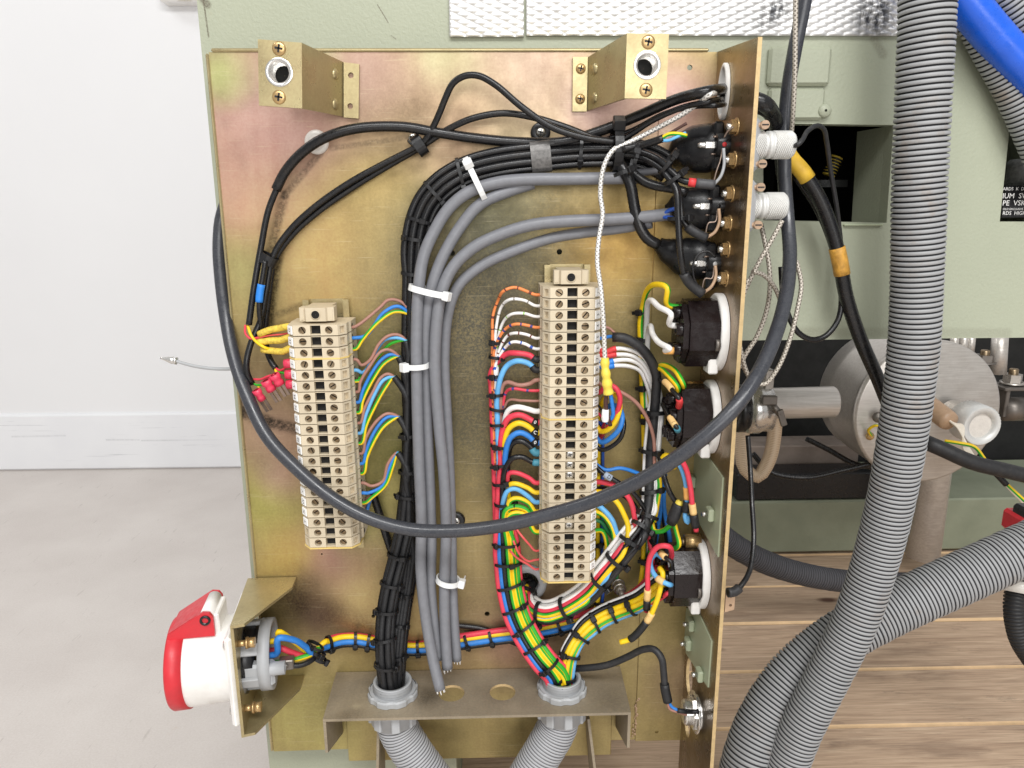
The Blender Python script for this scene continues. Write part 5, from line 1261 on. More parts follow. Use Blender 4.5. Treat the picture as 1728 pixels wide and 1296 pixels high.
# ---- grey cables
gc = [
 ('outermost long grey cable, its cut end hanging over the channel', [(1075, 300, 26), (1010, 301, 24), (950, 302, 23), (890, 303, 22), (840, 308, 21), (791, 324, 21), (757, 352, 21), (732, 392, 22), (715, 432, 24), (706, 490, 26), (703, 580, 27), (704, 680, 27), (707, 780, 27), (711, 880, 28), (710, 960, 30), (718, 1040, 34), (730, 1110, 42), (743, 1164, 50)], 20),
 ('second grey cable tucked behind the outermost one', [(900, 309, 18), (860, 322, 18), (811, 344, 19), (776, 384, 20), (745, 438, 22), (728, 487, 23), (719, 545, 22), (719, 640, 20), (722, 740, 20), (726, 840, 20), (728, 920, 22), (727, 990, 24), (733, 1055, 28), (740, 1112, 32)], 19),
 ('grey cable passing under the white tie, bending to the middle connector', [(1132, 361, 40), (1090, 366, 34), (1040, 370, 28), (960, 373, 24), (900, 379, 23), (851, 393, 22), (800, 417, 22), (765, 450, 23), (746, 490, 25), (737, 545, 26), (734, 620, 26), (741, 720, 26), (749, 800, 26), (753, 900, 27), (750, 980, 28), (751, 1060, 32), (755, 1128, 38)], 20),
 ('innermost grey cable, lowest of the grey arcs', [(1100, 376, 30), (1040, 386, 22), (990, 392, 18), (930, 402, 16), (860, 426, 16), (810, 450, 16), (774, 482, 17), (757, 525, 17), (750, 600, 16), (754, 700, 16), (759, 800, 16), (762, 900, 18), (764, 1000, 22), (767, 1060, 26), (771, 1114, 30)], 18)]
for i, (lb, p, w) in enumerate(gc):
    ob = W(lb, 'grey', w, p, name='cable', cat='cable', group='grey cables in the middle')
    sp, dia = PATHS[ob.name]; tdir = (sp[-1]-sp[-3]).normalized(); q = MB()
    for k in range(7): 
        a = 2*math.pi*k/7; d = tdir.orthogonal().normalized(); e = tdir.cross(d); c = sp[-1]+(d*math.cos(a)+e*math.sin(a))*dia*.36; q.cyl(c-tdir*.001, c+tdir*random.uniform(.001, .0035), .0004, n=5)
    part('cut_strands', q.mesh(), I('white'), ob)
ob = W('blue core sticking out of the grey cable by the middle connector', 'darkblue', 7, [(1118, 363, 40), (1132, 354, 44), (1142, 352, 46)]); W('second blue core just below it at the grey cable end', 'darkblue', 7, [(1118, 366, 40), (1128, 367, 44), (1136, 368, 45)])
# white ties
def wtie(p0, p1, o, label, axis, rv, head_at, wd=4.2, tail=None):
    a, b = pt(*p0, o), pt(*p1, o); l = (b-a).normalized(); t = l.cross(V((0, -1, 0))).normalized(); n = V((0, -1, 0)); n = (n-l*n.dot(l)).normalized()
    ru = (b-a).length/2*1000
    return tie_at((a+b)/2, t, l, n, ru, rv, label, 'white cable ties on the grey cables', ha=head_at, wd=wd, th=1.2, mat='tie_white', head=(6.5, 6, 5), tail=tail if tail else 0)
wtie((786, 268), (818, 336), 20, 'white cable tie with its head up, round the black and grey arcs', 0, 8.5, -52, 4.0)
wtie((692, 484), (757, 499), 25, 'wide white cable tie round all grey cables at the bend', 0, 9, 62, 4.4)
wtie((684, 617), (722, 616), 24, 'white cable tie with square head left of the grey cables', 0, 8.5, -48, 3.8)
wtie((738, 976), (774, 982), 26, 'white cable tie low down on the two right grey cables, tail up', 0, 8.5, 80, 4.0, 8)

# ---- black cables at the top
def cbl(label, w, p, o=12, mat='black', **k): return W(label, mat, w, p, o, name='cable', cat='cable', **k)
gro = ps(1226, 150, -2); gro2 = ps(1224, 166, -2)
ob = cbl('long black cable arching over the top, entering the oval grommet', 17, [(466, 320, 12), (480, 292, 13), (505, 262, 15), (545, 234, 17), (600, 217, 17), (680, 214, 15), (740, 224, 14), (800, 233, 13), (880, 240, 13), (950, 239, 16), (1010, 222, 20), (1080, 194, 28), (1140, 168, 42), (1190, 155, 58), gro, ps(1232, 152, -14)], mat='black')
W('', 'black', 11, [(420, 548, 18), (428, 490, 16), (440, 420, 13), (453, 355, 12), (470, 312, 12)], name='inner_sheath', root=ob)
cbl('black cable looping up high between the stand-off brackets', 11, [(1040, 240, 30), (985, 232, 30), (930, 214, 30), (880, 180, 30), (836, 143, 28), (808, 128, 26), (785, 128, 24), (765, 140, 22), (752, 165, 20), (742, 190, 18), (732, 212, 16), (718, 236, 14), (702, 248, 12), (650, 275, 10), (590, 308, 9), (530, 350, 9), (488, 390, 9), (462, 430, 10), (450, 490, 12), (440, 540, 14), (424, 578, 18), (416, 612, 22), (418, 632, 22), (426, 648, 20)])
cbl('black cable arching just below the high loop', 11, [(1030, 240, 22), (1000, 232, 22), (950, 213, 22), (900, 198, 21), (850, 191, 20), (800, 199, 18), (760, 216, 15), (722, 240, 11), (700, 254, 9), (655, 280, 7), (596, 316, 6), (536, 358, 6), (492, 398, 6), (464, 440, 6), (454, 500, 7), (448, 560, 8), (452, 596, 12), (460, 614, 16), (466, 622, 18)])
cbl('black cable from the grommet to the thick black tie', 10, [(1030, 246, 28), (1060, 230, 30), (1100, 204, 36), (1150, 182, 46), (1195, 172, 58), gro2, ps(1232, 168, -12)])
cbl('second black cable between tie and grommet, underneath', 9, [(1020, 236, 18), (1070, 218, 22), (1120, 192, 32), (1170, 180, 46), (1205, 178, 58), ps(1226, 176, -2), ps(1232, 176, -12)])
ob = cbl('black cable carrying a strip of blue tape near the left edge', 9, [(448, 440, 16), (443, 470, 17), (438, 500, 18), (438, 530, 18), (444, 560, 14), (450, 585, 10)]); SLpx(ob, (441, 480), (438, 512), 'blue_tape', .8, 'blue_tape')
# P-clips
for (x, y, sx_, sy, ang, lb) in ((708, 245, 697, 233, .6, 'black P-clip screwed down under the high cable loop'), (452, 437, 441, 432, 1.1, 'black P-clip screwed down near the left edge')):
    c = pt(x, y, 10); r = thing('cable_clip', lb, 'clip', tuple(pt(x, y, 0)), 'black P-clips on the plate')
    t = (pt(x+10*math.cos(ang), y-10*math.sin(ang), 10)-c).normalized(); n = -EY; l = n.cross(t)
    q = MB(); N = 20; v = []
    for i in range(N):
        a = 2*math.pi*i/N
        for (xx, h) in ((-3.5, 0), (3.5, 0), (3.5, 1.3), (-3.5, 1.3)): v.append(c+(l*math.sin(a)*(6.4+h)+n*math.cos(a)*(5.4+h))*MM+t*xx*MM)
    q.add(v, [[i*4+k, ((i+1) % N)*4+k, ((i+1) % N)*4+(k+1) % 4, i*4+(k+1) % 4] for i in range(N) for k in range(4)]); part('loop', q.mesh(), MATS['black_plastic'], r)
    s = pt(sx_, sy, 1.6); q = MB(); m = (s+pt(x, y, 1.6))/2; dd = (pt(x, y, 1.6)-s); q.bbox(m, dd*.75, dd.cross(EY).normalized()*.0046, EY*.0014, .0006); part('tab', q.mesh(), MATS['black_plastic'], r)
    panhead(s-EY*.0015, -EY, .0034, 'screw_bright', r)
# thick black tie at the junction
p = BK.find(1040, 256); P0, t, l, n = BK.fr(p)
tie_at(pt(1040, 250, 22), V((1, 0, 0)), V((0, 0, -1)), V((0, -1, 0)), 15, 14, 'thick black cable tie with tall head above the junction of black cables', 'black cable ties', ha=-58, wd=6, th=1.4, head=(8, 9, 7), tail=0)

# ---- leads to the left side of the lettered strip
for i, (p, e, k) in enumerate((([(437, 564, 20), (455, 557, 22), (475, 553, 24)], 1, 'topmost'), ([(435, 578, 21), (455, 575, 22), (475, 574, 24)], 2, 'middle'), ([(442, 590, 20), (460, 592, 22), (478, 593, 24)], 3, 'lowest'))):
    W('%s mottled yellow sleeve at the left of the lettered strip' % k, 'yellow', 11.5, p+[term('L', e, -1, 3, 26), term('L', e, -1, -4, 24)], name='insulating_sleeve', cat='sleeve', group='mottled yellow sleeves', mat=MATS['yellow_sleeve'])
W('thin red wire from the split black cable at the left', 'red', 4, [(414, 548, 18), (414, 562, 19), (422, 571, 20), (434, 570, 20), (446, 565, 20)])
W('thin red wire crossing between the mottled yellow sleeves', 'thinred', 3.2, [(432, 571, 20), (455, 566, 21), (475, 564, 22), (490, 562, 22)])
W('yellow wire from the split black cable at the left', 'yellow', 5, [(418, 549, 18), (424, 566, 20), (434, 578, 23), (446, 586, 24), (456, 590, 22)])
W('thin red wire from the lower black cable end', 'red', 4, [(428, 640, 20), (440, 640, 22), (452, 635, 24), (464, 632, 25)])
W('thin green wire from the lower black cable end', 'green', 4, [(426, 646, 20), (434, 650, 22), (446, 648, 24), (452, 646, 25)])
W('thin yellow wire from the lower black cable end', 'yellow', 4, [(428, 647, 20), (436, 652, 22), (438, 660, 24), (433, 668, 25)])
W('red wire curling to the crimps beside tags J to L', 'red', 4, [(464, 620, 18), (472, 625, 20), (482, 620, 22), (487, 612, 24)])
W('green wire curling to the crimps beside tags J to L', 'green', 4, [(464, 622, 18), (472, 628, 20), (480, 630, 22), (486, 636, 24)])
W('yellow wire curling to the crimps beside tags J to L', 'yellow', 5, [(464, 622, 18), (470, 636, 22), (478, 650, 24), (486, 656, 24)])
for i, (x, y, dx, dy, nm) in enumerate(((466, 640, 20, 26, 'uppermost'), (452, 650, 20, 26, 'middle'), (436, 666, 18, 26, 'lowest'))):
    a, b = pt(x-4, y-8, 28), pt(x+7, y+9, 26); r = thing('spade_terminal', nm+' loose pink crimp terminal left of the lettered strip', 'crimp terminal', tuple(b), 'loose pink crimp terminals')
    d = (b-a).normalized(); q = MB(); R0 = .0036 if i < 2 else .0030
    q.lathe(a, d, [(0, R0*.7), (0, R0*1.1), (.003, R0*1.1), (.0045, R0*.85), (.006, R0), ((b-a).length, R0), ((b-a).length, .0001)], 16); part('barrel', q.mesh(), MATS['pink_crimp'], r)
    s = d.cross(EY).normalized(); 
    for sg in (-1, 1): q = MB(); q.box(b+d*.005+s*sg*.0016, d*.005, s*.0011, EY*.0005); part('prong', q.mesh(), MATS['tin'], r)
for i, (x, y, nm) in enumerate(((486, 613, 'J'), (488, 631, 'K'), (490, 648, 'L'))):
    a, b = pt(x-6, y+1, 25), pt(x+6, y, 25); q = MB(); q.lathe(a, b-a, [(0, .001), (0, .0034), (.003, .0036), (.008, .0034), (.008, .0001)], 16); link('crimp_ferrule', q.mesh(), MATS['pink_crimp'], None, 'pink crimp ferrule half hidden beside tag '+nm, 'crimp terminal', 'pink ferrules at the lettered strip')

# ---- numbered strip, left side: every wire runs on into the bundle and down to the right gland
end = (945, 1178)
LW = [ # block, label, colour, width, path, join y, u, v, rings
 (1, 'orange wire with brown rings, topmost', 'orange', 5, [(890, 492), (868, 485), (850, 491), (840, 508, 14)], 530, -2.2, 2, ('ringbrown', 9.5, 1.5)),
 (2, 'white wire with grey rings, second', 'white', 5, [(885, 507), (862, 505), (846, 518, 16)], 560, .2, 2.2, ('ringgrey', 11, 1.4)),
 (3, 'white wire with pale green rings, third', 'white', 5, [(885, 529), (864, 530), (849, 544, 16)], 575, 1.6, 2.4, ('ringgreen', 14, 1.6)),
 (4, 'orange wire with blue rings, fourth', 'orange', 5, [(890, 549), (870, 547), (852, 556, 18)], 590, -.8, 3.4, ('violet', 8, 1.7)),
 (5, 'white wire with brown rings, fifth', 'white', 5, [(890, 565), (870, 562), (855, 568, 18)], 600, 1.2, 3.8, ('ringbrown', 9, 1.4)),
 (6, 'white wire with blue rings, sixth', 'white', 5, [(885, 580), (866, 577), (852, 587, 18)], 615, .2, 4.2, ('ringblue', 8.5, 1.7)),
 (7, 'thick red wire with black end sleeve, seventh', 'red', 9, [(895, 600), (872, 596), (854, 598, 18)], 625, -3.2, .5, None),
 (8, 'thick light blue wire with black end sleeve, eighth', 'lightblue', 9, [(895, 615), (874, 609), (856, 617, 20), (846, 634, 20)], 670, .8, 4.4, None),
 (9, 'brown wire dipping before it joins, ninth', 'brown', 7, [(895, 647), (876, 650), (856, 645, 20), (848, 652, 18)], 690, 3.4, 2.6, None),
 (10, 'red wire with blue rings, tenth', 'red', 5, [(890, 659), (866, 656), (854, 662, 18)], 700, 4.6, 1.4, ('violet', 11, 1.8)),
 (11, 'thin brown wire running nearly level, eleventh', 'brown', 4.4, [(880, 676), (858, 676, 18)], 710, 4.8, .4, None),
 (12, 'thick white wire, twelfth', 'white', 9, [(893, 691), (872, 687), (857, 694, 20)], 735, 5.2, 1.6, None),
 (13, 'thick red wire with black marker sleeve, thirteenth', 'red', 9.5, [(895, 708), (876, 700), (858, 706, 22), (848, 726, 20)], 765, 1.8, 5.0, None),
 (14, 'thick yellow wire with black marker sleeve', 'yellow', 9.5, [(895, 722), (876, 714), (860, 722, 22), (852, 745, 20)], 790, 4.4, 3.6, None),
 (15, 'thick blue wire with black marker sleeve', 'blue', 9.5, [(895, 738), (877, 730), (862, 738, 24), (853, 765, 22)], 800, 5.2, 4.8, None),
 (16, 'thick black wire with teal end marker, upper', 'black', 9.5, [(895, 753), (878, 744), (864, 749, 22), (857, 775, 18)], 810, 6.4, 2.6, None),
 (17, 'thick black wire with teal end marker, lower', 'black', 9, [(897, 779), (881, 771), (866, 773, 24), (853, 790, 22)], 822, 1.6, 6.4, None),
 (18, 'red wire below the black ones', 'red', 8, [(895, 808), (872, 798), (859, 799, 22)], 845, 5.4, 1.0, None),
 (19, 'yellow wire below the red one', 'yellow', 8, [(892, 824), (870, 816), (859, 819, 22)], 860, 6.2, 1.0, None),
 (20, 'light blue wire below the yellow one', 'lightblue', 8, [(892, 838), (870, 825), (856, 829, 24)], 880, 1.4, 1.2, None),
 (21, 'green and yellow wire, upper of three', 'gy', 8.5, [(892, 849), (872, 841), (860, 846, 24)], 890, 5.4, 6.2, None),
 (22, 'green and yellow wire, middle of three', 'gy', 8.5, [(888, 860), (868, 855), (853, 862, 26)], 900, 2.6, 7.4, None),
 (23, 'green and yellow wire, lower of three', 'gy', 8.5, [(885, 868), (866, 866), (856, 874, 24)], 910, 8.2, 5.2, None),
 (25, 'thin red wire, upper of three', 'thinred', 4, [(895, 921), (881, 905), (872, 893, 20)], 0, 0, 0, None),
 (26, 'thin red wire, middle of three', 'thinred', 4, [(892, 947), (876, 934), (866, 912, 22)], 0, 0, 0, None),
 (27, 'thin red wire, lower of three', 'thinred', 4, [(892, 953), (872, 941), (861, 929, 22)], 0, 0, 0, None)]
SPREAD = {7: (-8.0, 2.0), 13: (-8.8, 4.4), 15: (-5.6, 5.0), 8: (-6.2, 2.5), 16: (-1.6, 4.2), 17: (-2.8, 5.8), 22: (1.0, 6.4), 21: (4.4, 6.2), 23: (7.6, 5.0), 14: (2.6, 3.2), 18: (9.4, 2.8), 19: (6.0, 2.2), 20: (-4.5, 1.5)}
for (k, lb, col, wd, pth, jy, u, v, rg) in LW:
    kr = k+1 if k >= 18 else k
    a, b = term('R', kr, -1, -3, 24, -3.4), term('R', kr, -1, 3, 25, -3.4)
    side = [p if len(p) == 3 else (p[0], p[1], 24) for p in pth]
    if jy:
        u2, v2 = SPREAD.get(k, (u*.8, v*.3-1))
        tail = [('B', BR2, (838, jy), (841, max(jy+5, 790)), u, v), ('B', BR2, (855, 925), end, u2, v2)] if jy < 880 else [('B', BR2, (855, jy+15), end, u2, v2)]
        if jy < 780: tail = [('B', BR2, (838, jy), (840, 770), u, v)]+tail[-1:]
    else: tail = [('B', BR2, (856, 940), end, 9.6, 1.0)] if k != 25 else [(866, 880, 18), (862, 850, 14)]
    ob = W(lb+' at the numbered strip', col, wd, [a, b]+side+tail, rings=rg, phase=k, group='wires on the left of the numbered strip')
    if k in (7, 8): SLpx(ob, (914, 600), (899, 616) if k == 8 else (900, 602), 'shrink_black', .5, 'end_sleeve')
    if k in (13, 14, 15): sl_ = SLpx(ob, (909, pth[0][1]+9), (899, pth[0][1]+2), 'shrink_black', .6, 'end_sleeve'); mark(ob, sl_, (904, pth[0][1]+6), {13: '0', 14: 'C', 15: '0'}[k], 6, rot=-.5)
    if k in (16, 17): SLpx(ob, (912, pth[0][1]+10), (901, pth[0][1]+3), 'teal_marker', .6, 'end_marker')
ties(BR2, 'the bundle left of the numbered strip', [(836, 575, 4, 3.6, 0, 2.6), (836, 600, 4.2, 4, 0, 2.6), (837, 633, 4.4, 4, .3, 2.6), (838, 662, 4.8, 4.4, .8, 2.6), (838, 690, 5.2, 4.4, 1, 2.6), (839, 712, 5.6, 4.8, 1.4, 2.8), (840, 752, 6.2, 5.4, 1.8, 3), (841, 780, 6.2, 5.4, 1.8, 3), (843, 815, 7, 6, 2, 3.2), (847, 847, 7.4, 6.4, 2, 3.4),
     (853, 915, 9.6, 6.4, .6, 3.6), (855, 945, 10.6, 6.4, .6, 3.6), (858, 983, 10.8, 6.4, .6, 3.6), (866, 1022, 10.8, 6.4, .6, 3.6), (882, 1060, 10.6, 6.4, .6, 3.6), (902, 1094, 10, 6.4, .6, 3.6), (920, 1120, 9.4, 6.6, .4, 3.4), (936, 1146, 8.6, 6.6, 0, 3)], 6, 5, wd=2.3, th=1.0, head=(4.2, 4.4, 3.0))
# ---- numbered strip, right side
def tr(k, o=24, dz=-3.4): return term('R', k, 1, -3, o, dz)
RG = 'wires on the right of the numbered strip'
sb_ = W('silver braided lead hanging in front of the numbered strip', 'white', 8.2, [ps(1228, 160, -6), ps(1216, 158, 4), (1198, 160, 62), (1180, 173, 54), (1150, 194, 46), (1100, 221, 38), (1062, 240, 36), (1036, 252, 36), (1020, 278, 36), (1013, 325, 36), (1017, 362, 38), (1011, 400, 40), (1008, 440, 44), (1014, 488, 52), (1018, 540, 54), (1021, 608, 54)], name='braided_lead', cat='braided lead', mat=MATS['silver_braid'], n=12)
cr = [pt(1021, 604, 54), pt(1021, 618, 54), pt(1023, 634, 55), pt(1025, 650, 54), pt(1027, 664, 53)]
sp = smooth_path(cr, .0012)
part('yellow_crimp', tube_mesh('c', sp, lambda L, i: .0027+.0007*math.sin(L*420)**2+(.0004 if i > len(sp)*.55 else 0), 14), MATS['yellow_crimp'], sb_)
W('dark brown core below the yellow crimp', 'darkbrown', 7, [(1024, 660, 53), (1022, 680, 52), (1025, 700, 52), (1030, 718, 50)])
W('bright blue core below the yellow crimp', 'blue', 7, [(1029, 660, 53), (1033, 682, 52), (1034, 702, 50), (1024, 714, 48)])
q = MB(); c = pt(1025, 700, 52); q.lathe(c-EZ*.005+EX*-.0015, EZ, [(0, .0022), (.002, .0028), (.009, .0024), (.009, .0001)], 14); link('end_cap', q.mesh(), MATS['white_plastic'], None, 'small white end cap on the dark brown core', 'end cap')
ws = W('flat black sheath curving from the strip down to the right bundle', 'black', 16, [(1034, 569, 30), (1052, 570, 32), (1078, 584, 32), (1098, 608, 30), (1108, 636, 28), (1107, 662, 27), ('B', BR, (1105, 690), (1090, 870), -1, 3), ('B', BR, (1075, 896), (888, 984), 4.5, 4.0)], name='cable', cat='cable', mat=MATS['black_rubber'])
W('short blue core entering the flat black sheath', 'blue', 6, [tr(5), (1016, 571, 26), (1028, 568, 28), (1042, 569, 31)]); W('short brown core above the flat black sheath', 'brown', 5, [tr(4), (1016, 551, 24), (1028, 554, 25), (1038, 563, 28)])
wh = [(5, [(1018, 594, 27), (1040, 588, 29), (1062, 590, 29), (1084, 601, 26), (1102, 628, 22), (1113, 660, 20)], 5.2, 2.5, 'red', 'topmost'), (6, [(1018, 600, 27), (1040, 598, 28), (1066, 600, 27), (1086, 614, 24), (1101, 640, 21), (1111, 668, 19)], 4.2, 4.6, 'red', 'second'),
      (6, [(1018, 612, 27), (1040, 608, 28), (1064, 608, 26), (1084, 620, 22), (1096, 644, 20), (1106, 670, 19)], 2.4, 3.0, 'blue', 'third'), (7, [(1016, 619, 27), (1036, 617, 28), (1062, 618, 24), (1080, 626, 20), (1091, 648, 17), (1098, 676, 16)], -4.5, -1.0, 'blue', 'lowest')]
for (k, p, u, v, fc_, nm) in wh:
    ob = W('%s of four white wires, with %s ferrule, at the numbered strip' % (nm, fc_), 'white', 7, [tr(k, 24, -2)]+p+[('B', BR, (1105, 700), (1092, 860), u, v), ('B', BR, (1070, 904), (888, 984), -(6.0-u*.5), 1.6 if nm == 'topmost' else -3.0)], group=RG)
    SLpx(ob, (1008, p[0][1]), (1038 if fc_ == 'red' else 1036, p[1][1]), 'red_tape' if fc_ == 'red' else 'blue_tape', .55, 'ferrule')
W('long brown wire slanting down to the right bundle', 'brown', 6.5, [tr(9), (1020, 652, 30), (1046, 661, 34), (1072, 678, 34), (1092, 706, 32), (1103, 740, 30), (1104, 780, 28), (1101, 830, 24), (1098, 870, 20), (1095, 900, 16)], group=RG)
W('red wire looping at the tenth block', 'red', 9, [tr(10), (1012, 662, 28), (1024, 650, 34), (1038, 654, 38), (1046, 670, 38), (1043, 692, 36), (1034, 712, 32), (1020, 728, 24), (1012, 740, 16)], group=RG)
W('yellow wire looping at the thirteenth block', 'yellow', 9, [tr(13), (1014, 728, 28), (1030, 722, 34), (1042, 704, 36), (1046, 682, 34), (1038, 666, 28), (1022, 670, 22), (1012, 690, 12)], group=RG)
W('blue wire looping at the fourteenth block', 'blue', 9, [tr(14), (1014, 746, 28), (1032, 738, 34), (1046, 722, 36), (1050, 704, 34), (1044, 688, 26), (1030, 684, 18), (1018, 700, 10)], group=RG)
W('black wire looping at the fifteenth block', 'black', 8, [tr(15), (1014, 759, 28), (1034, 752, 32), (1048, 738, 34), (1053, 716, 32), (1048, 700, 24), (1034, 696, 16)], group=RG)
W('thin black core among the looping wires', 'black', 4, [tr(11), (1014, 690, 24), (1022, 708, 24), (1028, 724, 22)]); W('thin red core among the looping wires', 'red', 5, [tr(12), (1012, 700, 22), (1020, 712, 20), (1014, 726, 16)])
W('thin dark blue core among the looping wires', 'darkblue', 6, [tr(13), (1012, 714, 18), (1018, 726, 14), (1012, 745, 10)])
W('blue wire leaving level at the seventeenth block', 'blue', 6.5, [tr(17), (1022, 793, 26), (1046, 790, 26), (1072, 797, 24), (1092, 808, 20), (1104, 830, 14), (1108, 880, 12), (1106, 930, 10)], group=RG)
ob = W('black wire with grey number marker slanting right', 'black', 8, [tr(17, 26, -4), (1020, 800, 32), (1040, 812, 34), (1062, 826, 34), (1080, 846, 34), (1090, 868, 34), ('B', BR, (1078, 892), (888, 984), -(2.0), 4.5)], group=RG); mark(ob, SLpx(ob, (1020, 800), (1033, 808), 'marker_grey', .7, 'marker'), (1026, 804), 'D', 6, 'print_black', -.6)
W('red wire bending down at the nineteenth block', 'red', 9, [tr(19), (1024, 815, 28), (1044, 822, 32), (1062, 842, 34), (1070, 868, 34), (1070, 892, 34), ('B', BR, (1050, 930), (888, 984), -(3.6), 3.2)], group=RG)
W('yellow wire bending down at the twentieth block', 'yellow', 9, [tr(20), (1020, 832, 28), (1040, 846, 32), (1052, 866, 34), (1060, 890, 36), ('B', BR, (1050, 928), (888, 984), -(.6), 5.4)], group=RG)
W('light blue wire bending down at the twenty-first block', 'lightblue', 9, [tr(21), (1016, 858, 28), (1032, 876, 32), (1040, 898, 34), (1046, 922, 34), ('B', BR, (1026, 958), (888, 984), -(-1.6), 5.2)], group=RG)
W('green and yellow wire bulging right of the twenty-third block', 'gy', 9, [tr(22), (1016, 868, 28), (1030, 884, 32), (1037, 906, 34), (1034, 928, 34), (1026, 946, 36), ('B', BR, (1006, 982), (888, 984), -(1.2), 5.8)], group=RG, phase=2)
W('dark green wire behind the bulging striped one', 'darkgreen', 8, [tr(23), (1014, 880, 24), (1026, 896, 24), (1040, 916, 22), (1046, 940, 20), (1040, 975, 16)], group=RG)
W('white wire half hidden in the slanting bundle', 'white', 8, [(1042, 902, 26), (1052, 924, 30), ('B', BR, (1040, 940), (888, 984), -(5.6), 1.8)], group=RG)
W('black cable along the underside of the slanting bundle', 'black', 13, [('B', BR, (1095, 850), (888, 984), -(-5.0), -1)], name='cable', cat='cable')
W('second black cable under the slanting bundle', 'black', 11, [('B', BR, (1103, 720), (1095, 850), 2, -3), ('B', BR, (1085, 882), (888, 984), -(-1), -3)], name='cable', cat='cable')
ties(BR, 'the slanting bundle below the right sockets', [(1104, 692, 8.5, 7, .5, 2), (1099, 758, 8, 6.5, .5, 1.5), (1096, 828, 8, 6.5, .5, 1.5), (1091, 866, 8, 7, .5, 1.5), (1080, 890, 8, 7.5, 0, 1.8), (1062, 912, 8.5, 7.5, 0, 1.8), (1040, 942, 8.8, 8, .4, 2), (1012, 974, 9, 8, .4, 2), (957, 1022, 9, 8, .4, 2), (912, 1032, 9, 8, .4, 2), (886, 1000, 8, 7.5, .4, 2)], 8, 7, wd=3.0, th=1.1, head=(4.6, 5, 3.4))
# yellow and dark blue pair running down behind the strip
Bv = Path([(1013, 700, 6), (1013, 780, 5), (1012, 870, 5), (1012, 960, 5), (1013, 1005, 7), (1007, 1034, 9), (990, 1044, 9)])
W('yellow wire running straight down behind the numbered strip', 'yellow', 8, [('B', Bv, (1013, 700), (990, 1044), -1.8, 0)]); W('dark blue wire running straight down behind the numbered strip', 'darkblue', 5.5, [('B', Bv, (1013, 700), (990, 1044), 2.0, 0)])
ties(Bv, 'the yellow and dark blue pair', [(1013, 793), (1012, 915), (1012, 955), (1010, 1020)], 3.9, 2.6, wd=2.3, th=1, head=(4, 4.2, 3), ha=0)
# red/blue/yellow/black run from the inlet along the bottom
iw = fc+bkn*.012
BHs = lambda u, v: ('B', BH, (552, 1087), (1120, 962), u, v)
W('yellow wire from the inlet along the foot of the plate', 'yellow', 9, [iw+EZ*.0145-up_d*.006, fc+bkn*.027+EZ*.0145-up_d*.006, (470, 1066, 44), (496, 1082, 38), (516, 1098, 32), (530, 1103, 28), (540, 1090, 24), (550, 1082, 20), BHs(2.6, 0)], group='inlet wires')
W('blue wire from the inlet along the foot of the plate', 'blue', 10, [iw+EZ*.0062-up_d*.012, fc+bkn*.026+EZ*.0062-up_d*.012, (470, 1077, 52), (496, 1080, 46), (516, 1092, 38), (530, 1104, 32), (540, 1096, 26), BHs(-1.6, .8)], group='inlet wires')
W('red wire curling out of the inlet', 'red', 10, [iw+EZ*.002, fc+bkn*.027+EZ*.002, (475, 1094, 40), (500, 1104, 36), (520, 1108, 32), (534, 1102, 27), (545, 1092, 20), ('B', BH, (560, 1084), (700, 1094), 1.0, -4), ('B', BH, (760, 1086), (1120, 962), 5.4, -.6)], group='inlet wires')
W('green and yellow wire curling out of the inlet', 'gy', 9, [iw-EZ*.009, fc+bkn*.03-EZ*.009, (484, 1116, 38), (506, 1111, 38), (526, 1104, 34), (536, 1096, 28), (546, 1094, 20), ('B', BH, (562, 1084), (1120, 962), .4, -3)], group='inlet wires', phase=1)
W('black wire sagging out of the inlet', 'black', 9, [iw-EZ*.012-up_d*.006, fc+bkn*.028-EZ*.0125-up_d*.008, (478, 1122, 46), (505, 1123, 44), (526, 1114, 38), (536, 1102, 30), (542, 1096, 24), BHs(-5.0, 0)], group='inlet wires')
ties(BH, 'the bundle from the inlet along the plate foot', [(556, 1086, 6.4, 4.5, -.6, -.6), (597, 1079, 6, 4.2, -.8, -.6), (624, 1083, 6, 4.2, -.8, -.6), (708, 1094, 6.2, 4.2, -.4, -.6), (786, 1083, 6.4, 4.2, 0, -.6), (826, 1077, 6.4, 4.2, 0, -.6), (903, 1066, 6.4, 4.2, 0, -.6), (944, 1058, 6.4, 4.2, 0, -.6)], 6, 4, wd=2.4, th=1.1, head=(4.4, 4.4, 3.2), ha=-35)
for i, (x, y, hb) in enumerate(((532, 1090, -40), (535, 1100, 40), (537, 1110, 80))):
    tie_at(pt(x, y, 30), V((.5, .2, .8)).normalized(), V((.8, 0, -.5)).normalized(), -EY, 6.5, 5, ('upper', 'middle', 'lower')[i]+' of three black ties gathering the inlet wires', 'black cable ties', ha=hb, wd=2.4, th=1.1, head=(4.6, 4.6, 3.2))
W('thin dark cable slanting behind the coloured run at the plate foot', 'black', 9, [(762, 1054, 3), (820, 1062, 3), (866, 1084, 3), (905, 1098, 3)], name='cable', cat='cable')
